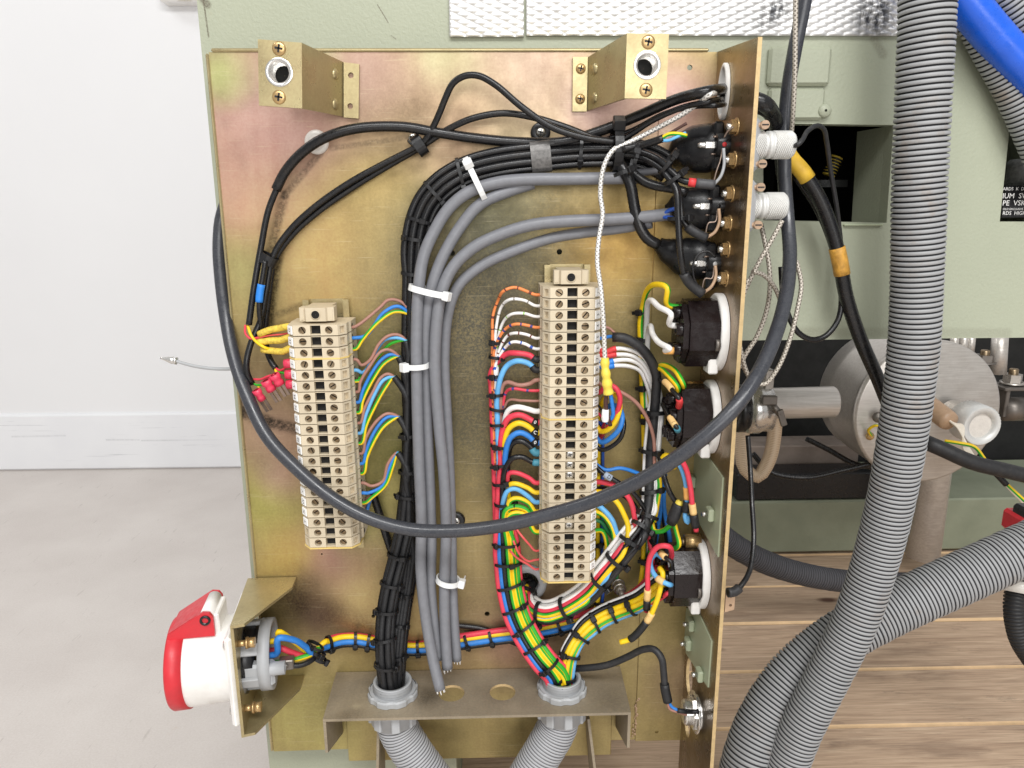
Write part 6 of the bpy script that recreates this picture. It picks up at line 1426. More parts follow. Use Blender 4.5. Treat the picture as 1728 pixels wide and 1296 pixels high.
# yellow bundle from the lowest socket to the right gland
BYw = [('black wire', 'black', 8, 7.2, .5), ('upper yellow wire', 'yellow', 9, 4.0, 2.2), ('lower yellow wire', 'yellow', 9, .4, 3.2), ('green and yellow wire', 'gy', 9, -3.2, 2.6), ('light blue wire', 'lightblue', 9, -6.6, .8), ('white wire', 'white', 7, 8.2, -1.6), ('second black wire', 'black', 8, 2.5, -1.2)]
for i, (nm, col, w_, u, v) in enumerate(BYw):
    W(nm+' of the yellow bundle rising to the lowest socket', col, w_, [('B', BY, (1122, 982), (990, 1062), -u, v), ('B', BY, (975, 1080), (950, 1178), -u*.75, v)], group='wires of the yellow bundle', phase=2)
ties(BY, 'the yellow bundle above the right gland', [(1065, 1020, 8.4, 5, 0, 1), (1034, 1034, 8.6, 5, 0, 1), (1005, 1048, 8.8, 5, 0, 1), (978, 1074, 8.6, 5.4, 0, 1), (962, 1105, 8, 5.6, 0, 1), (952, 1140, 7.4, 5.6, 0, 1)], 8, 5, wd=2.4, th=1.1, head=(4.6, 4.6, 3.2), ha=-48)
# ---- sockets' wires
def soc(S, dy, dz, dx=0.005): return S[1]+V((-dx, dy*S[2], dz*S[3]))
W('upper striped earth wire arching to the topmost socket', 'gy', 9, [soc(S1, .1, .75, -.002), soc(S1, .05, .85, .012), (1126, 486, 50), (1106, 480, 38), (1091, 492, 22), (1084, 520, 12), ('B', BV, (1086, 545), (1068, 1022), -3.0, 1)], phase=2, group='socket wires'); 
W('white wire arching to the topmost socket', 'white', 9, [soc(S1, -.45, .25, 0), soc(S1, -.45, .3, .012), (1132, 530, 62), (1112, 518, 50), (1100, 507, 36), (1093, 512, 22), (1091, 545, 10), ('B', BV, (1087, 580), (1090, 960), 1.0, .6)], group='socket wires')
ob = W('white wire with orange marker on the topmost socket', 'white', 9, [soc(S1, -.4, -.5, 0), soc(S1, -.4, -.5, .014), (1130, 588, 64), (1112, 578, 52), (1101, 563, 38), (1098, 550, 26), (1094, 560, 16), ('B', BV, (1090, 640), (1093, 900), 1.4, -1)], group='socket wires'); mark(ob, SL(ob, .02, .06, 'orange_marker', .6, 'marker'), (1147, 590), 'A', 5, 'print_black')
W('left of two striped earth wires above the middle socket', 'gy', 8, [soc(S2, .2, .7, 0), (1143, 652, 52), (1128, 634, 42), (1114, 622, 32), (1103, 632, 20), (1096, 665, 12), ('B', BV, (1092, 720), (1090, 960), 3.4, 1)], phase=2, group='socket wires')
W('right of two striped earth wires above the middle socket', 'gy', 8, [soc(S2, .1, .9, -.004), (1152, 646, 54), (1138, 624, 44), (1120, 616, 34), (1106, 626, 20), (1100, 660, 11), ('B', BV, (1093, 740), (1090, 960), 4.6, -.5)], phase=4, group='socket wires')
ob = W('black wire with tan and red markers on the middle socket', 'black', 8, [soc(S2, -.5, .35, .002), (1146, 673, 64), (1136, 660, 58), (1124, 646, 46), (1112, 640, 30)], group='socket wires'); SL(ob, .12, .34, 'red_tape', .7, 'marker'); mark(ob, SL(ob, .52, .76, 'tan_marker', .7, 'marker'), (1128, 650), '0', 6, 'print_black', -.8)
ob = W('black wire with tan and teal markers on the middle socket', 'black', 8, [soc(S2, -.6, -.3, .002), (1142, 722, 64), (1134, 710, 58), (1124, 694, 46), (1118, 682, 36)], group='socket wires'); mark(ob, SL(ob, .1, .32, 'teal_marker', .7, 'marker'), (1144, 723), '9', 7, 'print_black', -.8); mark(ob, SL(ob, .36, .58, 'tan_marker', .7, 'marker'), (1136, 712), '6', 6, 'print_black', -.8)
ties(BV, 'the socket wires right of the strip', [(1087, 524, 4.4, 3.6, -1, 0), (1088, 574, 4.4, 3.6, -1, 0), (1090, 655, 4.6, 3.8, 0, 0), (1092, 712, 6, 4.4, 1, 0), (1093, 757, 6, 4.4, 1, 0), (1094, 832, 6, 4.4, 1, 0), (1091, 945, 6, 4.4, 1, 0)], 5, 4, wd=3, th=1.1, head=(4.6, 5, 3.4), ha=-40)
# loose ends hanging beside the upper blanking plate
ob = W('red wire hanging with yellow marker and black cap by the green plate', 'red', 9, [(1148, 772, 62), (1158, 792, 62), (1165, 822, 62), (1168, 850, 62), (1171, 872, 62), (1175, 896, 60)], group='loose wire ends'); SLpx(ob, (1168, 848), (1170, 868), 'tan_marker', .7, 'marker'); SLpx(ob, (1170, 869), (1174, 890), 'shrink_black', 1.3, 'end_cap')
ob = W('light blue wire hanging with yellow marker by the green plate', 'lightblue', 8, [(1142, 776, 56), (1152, 796, 56), (1158, 822, 56), (1159, 850, 56), (1156, 872, 56), (1160, 882, 56), (1163, 870, 56)], group='loose wire ends'); SLpx(ob, (1158, 820), (1159, 842), 'orange_marker', .7, 'marker'); SLpx(ob, (1159, 845), (1157, 866), 'shrink_black', 1.2, 'end_cap')
ob = W('black wire ending in a fat grey cap with a yellow tip', 'black', 9, [(1112, 768, 30), (1118, 790, 40), (1124, 815, 46), (1133, 836, 48), (1142, 848, 48)], group='loose wire ends')
c0, c1 = pt(1146, 850, 50), pt(1132, 884, 48); q = MB(); q.lathe(c0, c1-c0, [(0, .001), (0, .0042), (.002, .0046), (.012, .0046), ((c1-c0).length, .0036), ((c1-c0).length, .0001)], 18); part('end_cap', q.mesh(), MATS['black_rubber'], ob)
q = MB(); q.lathe(c0-(c1-c0).normalized()*.002, c1-c0, [(-.001, .001), (0, .0030), (.003, .0032)], 16); part('cap_tip', q.mesh(), MATS['yellow_crimp'], ob)
W('yellow wire arching behind the loop cable near the green plate', 'yellow', 9, [(1098, 850, 16), (1104, 808, 24), (1114, 780, 32), (1124, 768, 36), (1134, 772, 38), (1138, 790, 36)], group='socket wires')
W('dark blue wire passing down behind the loose wire ends', 'blue', 8, [(1122, 800, 14), (1120, 850, 13), (1124, 880, 13), (1130, 905, 14), (1132, 935, 14)], group='socket wires')
W('striped earth wire crossing level under the fat grey cap', 'gy', 8.5, [(1100, 880, 30), (1104, 896, 34), (1118, 896, 38), (1132, 886, 42), (1140, 880, 44)], group='socket wires', phase=2)
W('striped earth wire dropping to the lowest socket', 'gy', 8.5, [(1138, 884, 44), (1142, 900, 46), (1146, 918, 50), soc(S3, .2, .75, 0)], group='socket wires', phase=2)
W('striped earth wire rising beside the right bundle', 'gy', 9, [('B', BV, (1093, 900), (1068, 1022), 2, 3), ], group='socket wires', phase=3)
W('striped earth wire right of the vertical ties', 'gy', 8.5, [(1092, 760, 14), (1106, 790, 26), (1113, 815, 30), (1110, 845, 32), (1104, 880, 30)], group='socket wires', phase=2)
# lowest socket
ob = W('red wire looping below the lowest socket to a black cap', 'red', 9, [soc(S3, -.2, .55, -.001), (1128, 922, 60), (1112, 922, 58), (1098, 938, 54), (1093, 965, 52), (1093, 990, 52), (1092, 1012, 50), (1091, 1032, 48)], group='socket wires'); SLpx(ob, (1093, 996), (1093, 1010), 'tan_marker', .7, 'marker'); SLpx(ob, (1092, 1011), (1091, 1030), 'shrink_black', .9, 'end_cap')
ob = W('loose yellow wire with marker, ending in a bare yellow tip', 'yellow', 9, [(1112, 958, 50), (1118, 966, 54), (1115, 990, 56), (1108, 1015, 56), (1098, 1038, 54), (1086, 1056, 52), (1070, 1074, 50), (1060, 1080, 48), (1046, 1084, 47)], group='loose wire ends'); SLpx(ob, (1099, 1036), (1092, 1047), 'tan_marker', .7, 'marker'); SLpx(ob, (1091, 1048), (1064, 1078), 'shrink_black', .9, 'end_cap')
ob = W('light blue wire looping into the lowest socket', 'lightblue', 8.5, [soc(S3, -.5, -.15, 0), (1128, 986, 62), (1112, 978, 58), (1100, 962, 50), (1098, 945, 44), (1108, 935, 42), (1118, 942, 44)], group='socket wires'); SLpx(ob, (1119, 983), (1108, 974), 'tan_marker', .7, 'marker')
ob = W('black wire with tan marker entering the lowest socket from above', 'black', 8, [soc(S3, -.4, .25, 0), (1132, 948, 62), (1120, 938, 56), (1108, 925, 46), (1098, 912, 36)], group='socket wires'); SLpx(ob, (1124, 941), (1115, 932), 'tan_marker', .7, 'marker')
W('striped earth wire below the lowest socket', 'gy', 8, [(1098, 930, 30), (1096, 960, 34), (1108, 985, 40), (1124, 996, 46)], group='socket wires', phase=2)
W('dark red wire tucked below the lowest socket', 'red', 8, [soc(S3, -.3, -.6, 0), (1128, 1000, 54), (1114, 1010, 44), (1090, 1022, 26)], group='socket wires')
ob = W('black wire hanging between the slanting bundle and lowest socket', 'black', 12, [(1100, 868, 22), (1104, 900, 22), (1100, 925, 20), (1094, 945, 18)], name='cable', cat='cable', mat=MATS['black_rubber'])
# flat grey lead to the metal gland
ob = W('flat dark grey lead bending down to the metal gland', 'black', 12, [(960, 1128, 22), (990, 1127, 30), (1025, 1122, 36), (1060, 1108, 42), (1085, 1096, 50), (1104, 1096, 56), (1116, 1110, 60), (1120, 1135, 62), (1122, 1160, 64), (1127, 1184, 66)], name='cable', cat='cable', mat=MATS['black_rubber']); SLpx(ob, (1122, 1152), (1127, 1183), 'shrink_black', .9, 'heat_shrink')
gp = ps(1166, 1201, 10)
W('blue core between the flat lead and the metal gland', 'blue', 5, [(1128, 1183, 66), (1134, 1193, 66), (1144, 1198, 66), gp+V((-.004, 0, .001))]); W('brown core between the flat lead and the metal gland', 'brown', 4.5, [(1126, 1184, 66), (1130, 1196, 66), (1142, 1201, 66), gp+V((-.004, -.002, -.001))])
W('dark shrink sleeves leading into the metal gland', 'black', 8, [(1143, 1199, 67), (1152, 1200, 67), gp, gp+EX*.006], name='sleeve', cat='sleeve', mat=MATS['shrink_black'])
# ---- moulded black hoods behind the three round connectors
def hood(label, ctrl, radii):
    sp = smooth_path([pt(*c) for c in ctrl], .0022); N = len(sp)
    def rad(L, i):
        f = i/(N-1)*(len(radii)-1); k = min(int(f), len(radii)-2); t = f-k; t = t*t*(3-2*t); r = radii[k]+(radii[k+1]-radii[k])*t; return px2m(r, sp[i])
    return link('connector_hood', tube_mesh('hood', sp, rad, 16, True, None, .72), MATS['black_plastic'], None, label, 'connector hood', 'moulded black hoods')
hood('upper moulded black hood behind the red-dot connector', [(1214, 250, 28), (1196, 250, 26), (1172, 252, 22), (1150, 258, 18), (1132, 268, 14)], [36, 40, 39, 32, 15])
hood('middle moulded black hood with grey cables entering', [(1206, 352, 26), (1186, 352, 24), (1162, 352, 20), (1142, 356, 16), (1124, 360, 14)], [30, 35, 34, 28, 14])
hood('lower moulded black hood with a shrink-wrapped tail', [(1203, 440, 26), (1182, 438, 24), (1158, 434, 20), (1134, 426, 16), (1110, 412, 13)], [30, 35, 32, 22, 12])
for i, (x, y) in enumerate(((1209, 214), (1205, 318), (1200, 415))):
    c = pt(x, y+34, 27); q = MB(); q.bbox(V((XS-.006, c.y, c.z)), EX*.0035, EY*.010, EZ*.016, .0015); link('hood_collar', q.mesh(), MATS['black_plastic'], None, ('upper', 'middle', 'lower')[i]+' square black collar between hood and side plate', 'collar', 'square black collars')
# cables dropping from the junction to the connectors
cbl('thick black cable dropping to the lower hood', 19, [(1042, 270, 26), (1052, 286, 30), (1064, 312, 32), (1070, 345, 32), (1078, 378, 33), (1092, 402, 34), (1112, 414, 34)], mat='black'); 
cbl('thick black cable bending right to the middle hood', 16, [(1052, 276, 24), (1066, 290, 28), (1086, 306, 32), (1108, 314, 36), (1135, 318, 40), (1160, 326, 42)])
cbl('black cable end with grey stub under the junction', 13, [(1048, 292, 20), (1090, 290, 24), (1120, 288, 28), (1138, 292, 30)], mat='grey')
ob = cbl('black lead with red tape curving to the upper connector', 11, [(1046, 252, 34), (1080, 256, 38), (1110, 268, 44), (1132, 288, 52), (1150, 304, 56), (1168, 308, 58), (1186, 310, 59), (1206, 312, 60)]); SLpx(ob, (1162, 307), (1174, 309), 'red_tape', .7, 'red_tape'); SLpx(ob, (1175, 309), (1206, 312), 'shrink_grey' if 'shrink_grey' in MATS else 'black_rubber', 1.0, 'heat_shrink')
ob = cbl('black lead curving down to the middle connector', 11, [(1046, 260, 32), (1078, 264, 36), (1104, 276, 42), (1124, 292, 48), (1142, 315, 54), (1148, 345, 57), (1152, 372, 58), (1164, 386, 59), (1180, 396, 60), (1192, 402, 60)]); SLpx(ob, (1160, 383), (1192, 402), 'black_rubber', 1.1, 'heat_shrink')
ob = cbl('black lead curving down to the lower connector', 11, [(1120, 290, 50), (1140, 318, 57), (1144, 360, 61), (1146, 400, 62), (1150, 440, 62), (1156, 466, 61), (1168, 482, 60), (1186, 496, 60)]); SLpx(ob, (1154, 462), (1187, 496), 'black_rubber', 1.3, 'heat_shrink')
for i, (p, lb) in enumerate((([(1204, 312, 60), (1216, 298, 62), (1222, 278, 62), (1221, 250, 62)], 'upper'), ([(1190, 402, 60), (1206, 392, 62), (1214, 374, 62), (1213, 352, 62)], 'middle'), ([(1184, 496, 60), (1200, 484, 62), (1208, 466, 62), (1207, 448, 62)], 'lower'))):
    W('pale core soldered to the %s round connector' % lb, 'grey', 5.5, p, mat=MATS['pvc_brown'] if i else MATS['grey_plastic'], group='pale soldered cores')
    x, y, o_ = p[0]
    W('thin bare screen wire beside the %s soldered core' % lb, 'grey', 2.6, [(x, y-4, o_), (x+6, y-26, o_+1), (p[-1][0]-6, p[-1][1]+22, o_+1), (p[-1][0]-2, p[-1][1]+3, o_)], mat=MATS['tin'])
W('thin black wire looping left of the lower connector', 'black', 4, [(1207, 434, 62), (1195, 424, 62), (1180, 428, 62), (1170, 445, 62), (1171, 468, 62), (1180, 486, 61)])
W('small bare hook wire beside the upper brass nut', 'black', 3, [(1238, 214, 66), (1228, 222, 64), (1222, 232, 62)], mat=MATS['tin'])
ob = cbl('short black stub with cut cores above the upper hood', 13, [(1050, 252, 36), (1078, 246, 38), (1100, 240, 42), (1120, 233, 46)])
W('cut striped core at the end of the black stub', 'gy', 6.5, [(1116, 233, 46), (1130, 226, 48), (1146, 226, 49), (1159, 229, 49)], phase=2); W('cut blue core at the end of the black stub', 'lightblue', 5.5, [(1116, 237, 46), (1128, 237, 48), (1140, 232, 49), (1157, 224, 48)]); W('cut brown core at the end of the black stub', 'darkbrown', 5, [(1122, 230, 46), (1140, 219, 48), (1159, 208, 50)])
for i, (x, y, ru, ax) in enumerate(((1070, 268, 9, (1, 0, -.2)), (1052, 290, 6, (.4, 0, -1)), (1128, 272, 9, (.8, 0, -.6)), (1140, 298, 8, (.6, 0, -.8)), (1149, 368, 8, (.05, 0, -1)))):
    t = V(ax).normalized(); tie_at(pt(x, y, 40+i*4), t, t.cross(-EY).normalized(), -EY, ru, 6, ordn(i)+' small black tie on the leads curving to the round connectors', 'black cable ties', ha=-30, wd=2.4, th=1, head=(4.6, 4.6, 3.2))
# more of the tangle right of the numbered strip
W('black wire arching from the twentieth block into the bundle', 'black', 8, [tr(20, 26, -1), (1022, 824, 20), (1048, 834, 22), (1070, 852, 26), (1080, 876, 30), ('B', BR, (1070, 904), (888, 984), 3.2, 6.0)], group=RG)
W('striped earth wire dropping beside the twenty-fourth block', 'gy', 8, [tr(24, 26), (1016, 896, 24), (1024, 918, 26), (1022, 944, 30), (1012, 966, 34), ('B', BR, (990, 1000), (888, 984), 2.6, 6.2)], group=RG, phase=1)
W('blue wire running up behind the right bundle', 'blue', 8, [(1112, 970, 14), (1106, 930, 12), (1110, 890, 12), (1116, 850, 12), (1112, 810, 12), (1104, 780, 12)], group='socket wires')
W('black wire running up behind the loose wire ends', 'black', 9, [(1120, 960, 12), (1126, 920, 12), (1120, 870, 12), (1114, 830, 10), (1110, 790, 10)], group='socket wires')
W('yellow wire curling behind the lowest socket', 'yellow', 8, [(1130, 1000, 40), (1112, 992, 30), (1098, 972, 24), (1098, 945, 20), (1106, 920, 16)], group='socket wires')
W('red wire curling up beside the striped earth wires', 'red', 7, [(1086, 1000, 22), (1098, 975, 26), (1102, 945, 26), (1096, 915, 22), (1098, 890, 18)], group='socket wires')
# ------------------------------------------------------------------ the big loop cable and the loose cables on the right
W('thick dark grey cable hanging in one great loop across the whole plate', 'black', 23.5, [(1366, -50, 20), (1356, 10, 18), (1342, 80, 16), (1330, 150, 14), (1324, 220, 12), (1324, 300, 14), (1329, 370, 22), (1333, 430, 36), (1328, 490, 54), (1312, 555, 74), (1282, 625, 94), (1238, 690, 108), (1170, 752, 108), (1085, 808, 98), (1000, 846, 86), (920, 870, 78), (840, 888, 73), (760, 896, 69), (690, 893, 65), (620, 873, 61), (560, 840, 57), (500, 790, 49), (450, 735, 40), (414, 660, 26), (394, 600, 12), (382, 540, 0), (373, 470, -8), (370, 410, -13), (376, 360, -15), (398, 318, -16), (440, 300, -16)], name='loop_cable', cat='cable', mat=MATS['loop_cable'], n=24)
ob = W('thick black cable with a yellow band and an orange wrap, right of the side plate', 'black', 24, [ps(1226, 158, -3), (1284, 172, 40), (1302, 190, 24), (1316, 225, 4), (1332, 264, -2), (1356, 292, -2), (1384, 338, -2), (1406, 396, -2), (1417, 440, -2), (1428, 500, -4), (1452, 572, -10), (1480, 636, -20), (1502, 690, -28), (1530, 750, -34)], name='cable', cat='cable', mat=I('black'), n=20)
SLpx(ob, (1318, 258), (1362, 298), 'yellow_band', .6, 'yellow_band'); SLpx(ob, (1410, 414), (1424, 468), 'orange_wrap', .6, 'orange_wrap')
W('thinner black cable making a small loop under the orange wrap', 'black', 9.5, [(1340, 296, -14), (1376, 350, -14), (1398, 400, -14), (1412, 452, -12), (1420, 500, -8), (1414, 540, -6), (1394, 566, -4), (1372, 573, -2), (1348, 562, 2), (1332, 536, 4), (1322, 500, 2), (1318, 450, 0)], name='cable', cat='cable')
W('thin black lead from the upper knurled connector', 'black', 8, [ps(1228, 245, -44), (1346, 244, 48), (1354, 236, 46), (1362, 222, 40), (1378, 212, 34), (1390, 218, 28), (1395, 240, 20), (1402, 290, 8), (1412, 350, -4), (1419, 410, -14), (1422, 470, -15), (1418, 520, -12)], name='cable', cat='cable', mat=MATS['black_rubber'])
W('dark cable coming out behind the side plate top', 'black', 18, [ps(1230, 176, -4), (1288, 186, 30), (1306, 212, 14), (1314, 250, -10), (1318, 300, -22)], name='cable', cat='cable')
br = [('braided lead running straight down from the top edge', [(1343, -30, 34), (1342, 60, 32), (1341, 130, 30), (1338, 190, 26), (1334, 240, 16)], 8.5),
      ('braided lead dropping from the middle knurled connector', [(1284, 378, 20), (1291, 410, 24), (1298, 450, 28), (1299, 490, 30), (1292, 530, 30), (1276, 570, 30), (1258, 598, 30), (1248, 620, 28)], 8),
      ('braided lead slanting left below the middle connector', [(1320, 372, 40), (1304, 402, 40), (1282, 440, 40), (1262, 480, 38), (1248, 515, 30), (1243, 560, 28), (1250, 605, 28), (1268, 640, 30), (1290, 648, 30), (1312, 622, 30), (1332, 575, 28), (1346, 520, 24), (1352, 480, 20), (1344, 440, 16)], 7.5),
      ('braided lead curving from the lower connector cap', [(1270, 458, 50), (1288, 464, 46), (1304, 480, 42), (1316, 505, 38), (1322, 530, 34)], 7.5),
      ('braided lead hugging the front edge of the side plate', [(1262, 470, 44), (1250, 520, 42), (1246, 560, 42), (1252, 600, 40), (1262, 632, 38), (1276, 650, 36)], 7.5)]
for lb, p, w_ in br: W(lb, 'white', w_, p, name='braided_lead', cat='braided lead', mat=MATS['dull_braid'], group='dull braided leads right of the side plate', n=10)
W('short braided lead behind the knurled connectors', 'white', 7, [(1318, 240, -10), (1320, 280, -14), (1318, 320, -16), (1314, 360, -16)], name='braided_lead', cat='braided lead', mat=MATS['dull_braid'], n=10)
# thin black lead with plug on the side plate edge
ob = W('thin black lead dropping to a small plug at the side plate edge', 'black', 9, [(1262, 735, 30), (1266, 790, 40), (1269, 850, 56), (1272, 910, 70), (1266, 960, 84), (1254, 984, 92), (1240, 998, 96), (1228, 1000, 97)], name='cable', cat='cable', mat=I('black')); SLpx(ob, (1247, 992), (1226, 1001), 'black_rubber', 1.5, 'plug')
# grey lead with a metal tip behind the plate, left
ob = W('thin pale grey lead with pointed metal tip, left of the plate', 'grey', 6, [(420, 618, -18), (395, 622, -20), (360, 622, -22), (325, 617, -24), (293, 608, -26)], name='test_lead', cat='lead', mat=MATS['grey_plastic'])
a, b = pt(292, 608, -26), pt(271, 604, -26); q = MB(); q.lathe(a, b-a, [(-.003, .0012), (-.003, .0030), (-.0015, .0030), (-.0010, .0024), (0, .0030), (.0012, .0030), ((b-a).length*.85, .0011), ((b-a).length, .0009), ((b-a).length, .0001)], 14); part('metal_tip', q.mesh(), MATS['chrome'], ob)

# ------------------------------------------------------------------ hoses
hA = [pt(*p) for p in [(1568, -90, 26), (1564, 30, 26), (1558, 160, 25), (1552, 300, 24), (1548, 440, 22), (1542, 580, 20), (1528, 700, 16), (1508, 820, 10), (1482, 930, 4), (1446, 1040, 2), (1398, 1140, 0), (1352, 1230, 0), (1312, 1340, 0)]]
corr('ribbed_hose', 'tall grey ribbed hose hanging from the top edge in front', 'hose', hA, px2m(86, hA[3]), .0038, .0021, 'hose_grey', 40, 'thick grey ribbed hoses')
hB = [pt(*p) for p in [(1860, 850, -70), (1760, 912, -62), (1700, 940, -58), (1620, 976, -54), (1540, 1012, -50), (1470, 1046, -46), (1400, 1088, -42), (1340, 1140, -36), (1294, 1205, -28), (1266, 1270, -20), (1248, 1340, -16)]]
corr('ribbed_hose', 'grey ribbed hose from the right edge, passing behind the tall hose', 'hose', hB, px2m(84, hB[5]), .0038, .0021, 'hose_grey', 40, 'thick grey ribbed hoses')
hD = [pt(*p) for p in [(1010, 800, -270), (1110, 836, -285), (1190, 880, -300), (1232, 916, -320), (1290, 948, -340), (1360, 970, -360), (1440, 982, -380), (1540, 985, -400)]]
corr('dark_hose', 'dark grey ribbed hose lying low behind the tall hose', 'hose', hD, px2m(40, hD[4]), .0042, .0016, 'hose_dark', 26)
hC = [pt(*p) for p in [(1640, 30, -16), (1672, 92, -16), (1704, 150, -16), (1740, 230, -16), (1780, 330, -16)]]
corr('grey_hose', 'grey ribbed hose showing below the blue pipe', 'hose', hC, px2m(52, hC[1]), .0038, .0018, 'hose_grey', 26, 'ribbed hoses beside the blue pipe')
hE = [pt(*p) for p in [(1668, -60, -16), (1700, -6, -16), (1734, 46, -16), (1790, 120, -16)]]
corr('grey_hose', 'grey ribbed hose in the top right corner above the blue pipe', 'hose', hE, px2m(56, hE[1]), .0038, .0018, 'hose_grey', 26, 'ribbed hoses beside the blue pipe')
bpth = [pt(*p) for p in [(1560, -80, -9), (1620, -8, -8), (1680, 64, -7), (1740, 128, -6), (1830, 216, -4)]]
link('blue_pipe', tube_mesh('blue_pipe', smooth_path(bpth, .006), px2m(62, bpth[2])/2, 32), MATS['blue_paint'], None, 'glossy bright blue pipe slanting across the top right corner', 'pipe')
hF = [pt(*p) for p in [(1716, 985, -120), (1712, 1030, -110), (1722, 1080, -104), (1756, 1130, -100), (1800, 1170, -100)]]
corr('black_hose', 'black ribbed hose at the right edge below the red clamp', 'hose', hF, px2m(34, hF[1]), .0034, .0016, 'hose_black', 24)
r = thing('hose_clamp', 'red clamp block with black collar at the right edge', 'clamp', tuple(pt(1730, 940, -130)))
a = pt(1722, 882, -135); q = MB(); q.bbox(a+EX*.012, EX*.022, EY*.016, EZ*.011, .003); part('red_block', q.mesh(), MATS['red_plastic'], r)
a = pt(1716, 980, -120); q = MB(); q.lathe(a, (hF[0]-hF[1]).normalized(), [(-.012, .013), (-.012, .017), (-.002, .0175), (0, .014)], 24); part('white_cuff', q.mesh(), MATS['clear_plastic'], r); q = MB(); q.lathe(a, (hF[0]-hF[1]).normalized(), [(0, .0150), (.003, .018), (.020, .018), (.024, .015)], 24); part('black_collar', q.mesh(), MATS['black_plastic'], r)
q = MB(); a = pt(1735, 870, -130); q.bbox(a+EX*.01, EX*.02, EY*.012, EZ*.010, .003); part('black_grip', q.mesh(), MATS['black_plastic'], r)

# ------------------------------------------------------------------ steel vessel under the housing
OV = -440
C0 = pt(1566, 697, OV); RV = px2m(123, C0)
vs_ = thing('steel_vessel', 'brushed steel drum lying under the housing, half hidden by the hose', 'vessel', tuple(C0-EZ*RV))
def steelbrush():
    m, nt, bs = nmat('brushed_steel'); co = objco(nt)
    n_ = noise(nt, scaleco(nt, co, (30, 400, 400)), 1.0, 4); col = ramp(nt, n_, [(.3, srgb(186, 180, 173)), (.7, srgb(208, 203, 196))])
    d = noise(nt, co, 9, 8, .7); col = mixc(nt, ramp(nt, d, [(.5, (0, 0, 0, 1)), (.8, (.5, .5, .5, 1))]), col, srgb(128, 112, 98))
    nt.links.new(col, bs.inputs['Base Color']); bs.inputs['Metallic'].default_value = .5; bs.inputs['Roughness'].default_value = .33; MATS['brushed'] = m
steelbrush()
q = MB(); q.lathe(C0, EY, [(.012, RV*.985), (.09, RV*.985), (.13, RV*.97), (.13, .001)], 64); part('shell', q.mesh(), MATS['brushed'], vs_)
q = MB(); q.lathe(C0, EY, [(0, .0001), (0, RV*.97), (.0015, RV), (.010, RV*1.01), (.013, RV*.985)], 64); part('end_plate', q.mesh(), MATS['brushed'], vs_)
p0, p1 = pt(1255, 682, -425), pt(1408, 678, -425); rp = px2m(27, p0)
q = MB(); d = (p1-p0).normalized(); Lp = (p1-p0).length
q.lathe(p0-d*.05, d, [(0, rp*.98), (Lp+.048, rp*.98), (Lp+.05, rp*.93), (Lp+.05, rp*.6)], 36); part('side_pipe', q.mesh(), MATS['brushed'], vs_)
cl_ = thing('pipe_clamp', 'chrome clamp ring with wing screw on the steel side pipe', 'clamp', tuple(pt(1275, 745, -425)))
c = pt(1282, 688, -425); q = MB(); q.lathe(c, d, [(-.022, rp*1.05), (-.020, rp*1.55), (-.012, rp*1.62), (-.004, rp*1.62), (0, rp*1.5), (.012, rp*1.5), (.014, rp*1.05)], 40); part('ring', q.mesh(), MATS['chrome'], cl_)
q = MB(); q.lathe(c-d*.024, d, [(-.012, rp), (-.012, rp*1.5), (0, rp*1.5), (0, rp)], 36); part('black_seal', q.mesh(), MATS['black_plastic'], cl_)
a = c+V((.002, -rp*1.45, rp*.75)); q = MB(); q.cyl(a, a+V((.012, -.006, -.016)), .0045, n=14); q.bbox(a+V((.014, -.008, -.020)), V((.004, 0, -.011)), EY*.002, V((.004, 0, .0015)), .0008); q.bbox(a+V((-.004, -.004, .004)), EX*.010, EY*.005, EZ*.006, .001); part('wing_screw', q.mesh(), MATS['steel_dark'], cl_)
q = MB(); q.bbox(c+V((.006, -.006, rp*1.9)), EX*.006, EY*.008, EZ*.014, .001); part('clamp_lug', q.mesh(), MATS['steel'], cl_)
# vertical stub tube
a, b = pt(1575, 800, -560), pt(1566, 938, -560); q = MB(); rr = px2m(27, a); t = (b-a).normalized(); t = -EZ
q.lathe(a, -EZ, [(-.05, rr), ((a-b).z, rr), ((a-b).z+.003, rr*.8), ((a-b).z+.004, .001)], 32); link('stub_tube', q.mesh(), MATS['brushed'], None, 'vertical steel stub tube under the drum', 'tube')
# sight port and fittings on the end plate
sp_ = thing('sight_port', 'aluminium sight port with serrated ring on the drum end', 'sight port', tuple(pt(1655, 755, -410)))
c = pt(1656, 719, -370); ax = V((.05, -1, -.02)).normalized(); R1 = px2m(35, c); v = []; q = MB(); N = 72
for (h, k) in ((-.03, .86), (-.03, 1.0), (.0, 1.0), (.002, .93)):
    x = ax.orthogonal().normalized(); y = ax.cross(x)
    for i in range(N): a = 2*math.pi*i/N; kk = k*(1-.035*(i % 2)*(1 if -.031 < h < .001 else 0)); v.append(c+ax*h+(x*math.cos(a)+y*math.sin(a))*R1*kk)
q.add(v, [[j*N+i, j*N+(i+1) % N, (j+1)*N+(i+1) % N, (j+1)*N+i] for j in range(3) for i in range(N)], 0, True); q.lathe(c, ax, [(.002, R1*.93), (.002, R1*.66), (-.004, R1*.62)], 48); part('serrated_ring', q.mesh(), MATS['alu_ring'], sp_)
q = MB(); q.lathe(c, ax, [(-.004, R1*.62), (-.0025, R1*.5), (-.0035, R1*.3), (-.0025, .0001)], 40); part('glass', q.mesh(), MATS['clear_plastic'], sp_)
q = MB(); q.lathe(c-ax*.06, ax, [(0, R1*.72), (.045, R1*.72)], 30); part('neck', q.mesh(), MATS['brushed'], sp_)
ft = thing('feedthrough', 'brownish feedthrough tube with frayed white leads on the drum', 'feedthrough', tuple(pt(1590, 720, -400)))
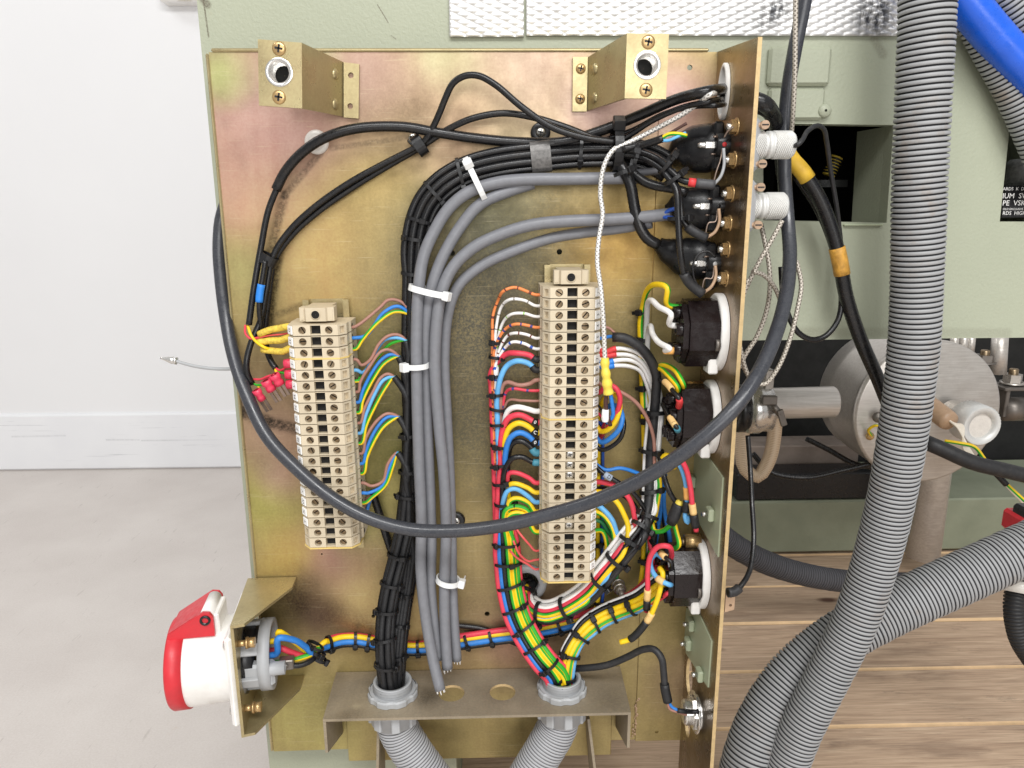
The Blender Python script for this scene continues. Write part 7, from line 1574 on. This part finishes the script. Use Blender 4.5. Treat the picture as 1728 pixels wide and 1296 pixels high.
a, b = pt(1566, 684, -400), pt(1603, 712, -360); q = MB(); q.lathe(a, b-a, [(0, .014), ((b-a).length*.9, .0135), ((b-a).length, .012), ((b-a).length, .001)], 24); part('tube', q.mesh(), MATS['pvc_brown'], ft)
for i in range(5):
    W('', 'white', 4, [(1600+i*1.5, 708+i*2, -362), (1616+i*2, 722-i, -350), (1630-i, 748+i*2, -340), (1648, 776, -330), (1662, 790, -325)], name='fabric_lead', root=ft, mat=MATS['pvc_white'])
ob = W('white fabric lead running right from the feedthrough', 'white', 7, [(1650, 775, -330), (1676, 795, -325), (1710, 830, -320), (1760, 880, -315)], mat=MATS['pvc_white'], name='lead', cat='lead'); SLpx(ob, (1680, 800), (1700, 818), 'shrink_black', 1.2, 'black_sleeve')
W('striped earth lead curving right of the drum', 'gy', 6, [(1594, 744, -350), (1620, 748, -340), (1644, 754, -334), (1664, 778, -328), (1690, 808, -322), (1730, 846, -316), (1770, 880, -312)], name='lead', cat='lead', phase=2)
W('thick black cable leaving the drum to the right edge', 'black', 26, [(1560, 745, -330), (1590, 758, -320), (1640, 780, -310), (1700, 795, -305), (1770, 812, -300)], name='cable', cat='cable', mat=MATS['black_rubber'])
W('small earth lead looping on the drum end plate', 'gy', 5, [(1470, 735, -428), (1466, 725, -415), (1478, 718, -405), (1490, 722, -402), (1500, 728, -400)], name='lead', cat='lead', phase=2)
panhead(pt(1482, 704, -429), V((-.2, -1, 0)), .008, 'steel_dark', vs_, 'end_bolt', cross=False); panhead(pt(1468, 736, -432), V((-.2, -1, 0)), .006, 'brass', vs_, 'end_bolt', cross=False)
W('black cable sagging under the drum, upper', 'black', 9, [(1270, 765, -520), (1300, 796, -500), (1360, 806, -490), (1420, 794, -480), (1470, 782, -470)], name='cable', cat='cable'); W('black cable slanting under the drum', 'black', 9, [(1360, 740, -540), (1400, 760, -520), (1440, 782, -500), (1470, 788, -490)], name='cable', cat='cable')
W('beige braided tube looping under the pipe clamp', 'white', 23, [(1308, 690, -440), (1307, 730, -440), (1298, 775, -440), (1278, 804, -440), (1258, 792, -445), (1252, 750, -450), (1256, 710, -455)], name='braided_tube', cat='tube', mat=MATS['braided_tube'], n=20)
# bolts and hanger at the right edge
hg = thing('hanger_bracket', 'steel hanger bracket with large bolts at the right edge', 'bracket', tuple(pt(1700, 690, -490)))
a = pt(1706, 652, -490); q = MB(); q.bbox(a+EX*.012, EX*.034, EY*.02, EZ*.0025, .001); q.bbox(a+V((-.012, .004, -.022)), EX*.003, EY*.018, EZ*.022, .001); part('shelf', q.mesh(), MATS['steel_dark'], hg)
hexnut(pt(1707, 650, -490)+EZ*.003, EZ, .013, .014, 'steel', hg, 'hex_nut', m2='screw_steel'); hexnut(pt(1660, 612, -490), EZ, .013, .012, 'steel_dark', hg, 'hex_nut', m2='screw_steel')
for x, y0, y1, rr in ((1688, 560, 630, .011), (1640, 560, 600, .006), (1628, 560, 600, .006), (1612, 560, 602, .006)):
    a, b = pt(x, y0, -490), pt(x-4, y1, -490); q = MB(); q.cyl(a, b, rr, n=18); part('rod', q.mesh(), MATS['brushed'], hg)
q = MB(); q.lathe(pt(1706, 690, -490), EX, [(-.016, .001), (-.016, .018), (.016, .018), (.016, .001)], 28); part('roller', q.mesh(), MATS['steel_dark'], hg)
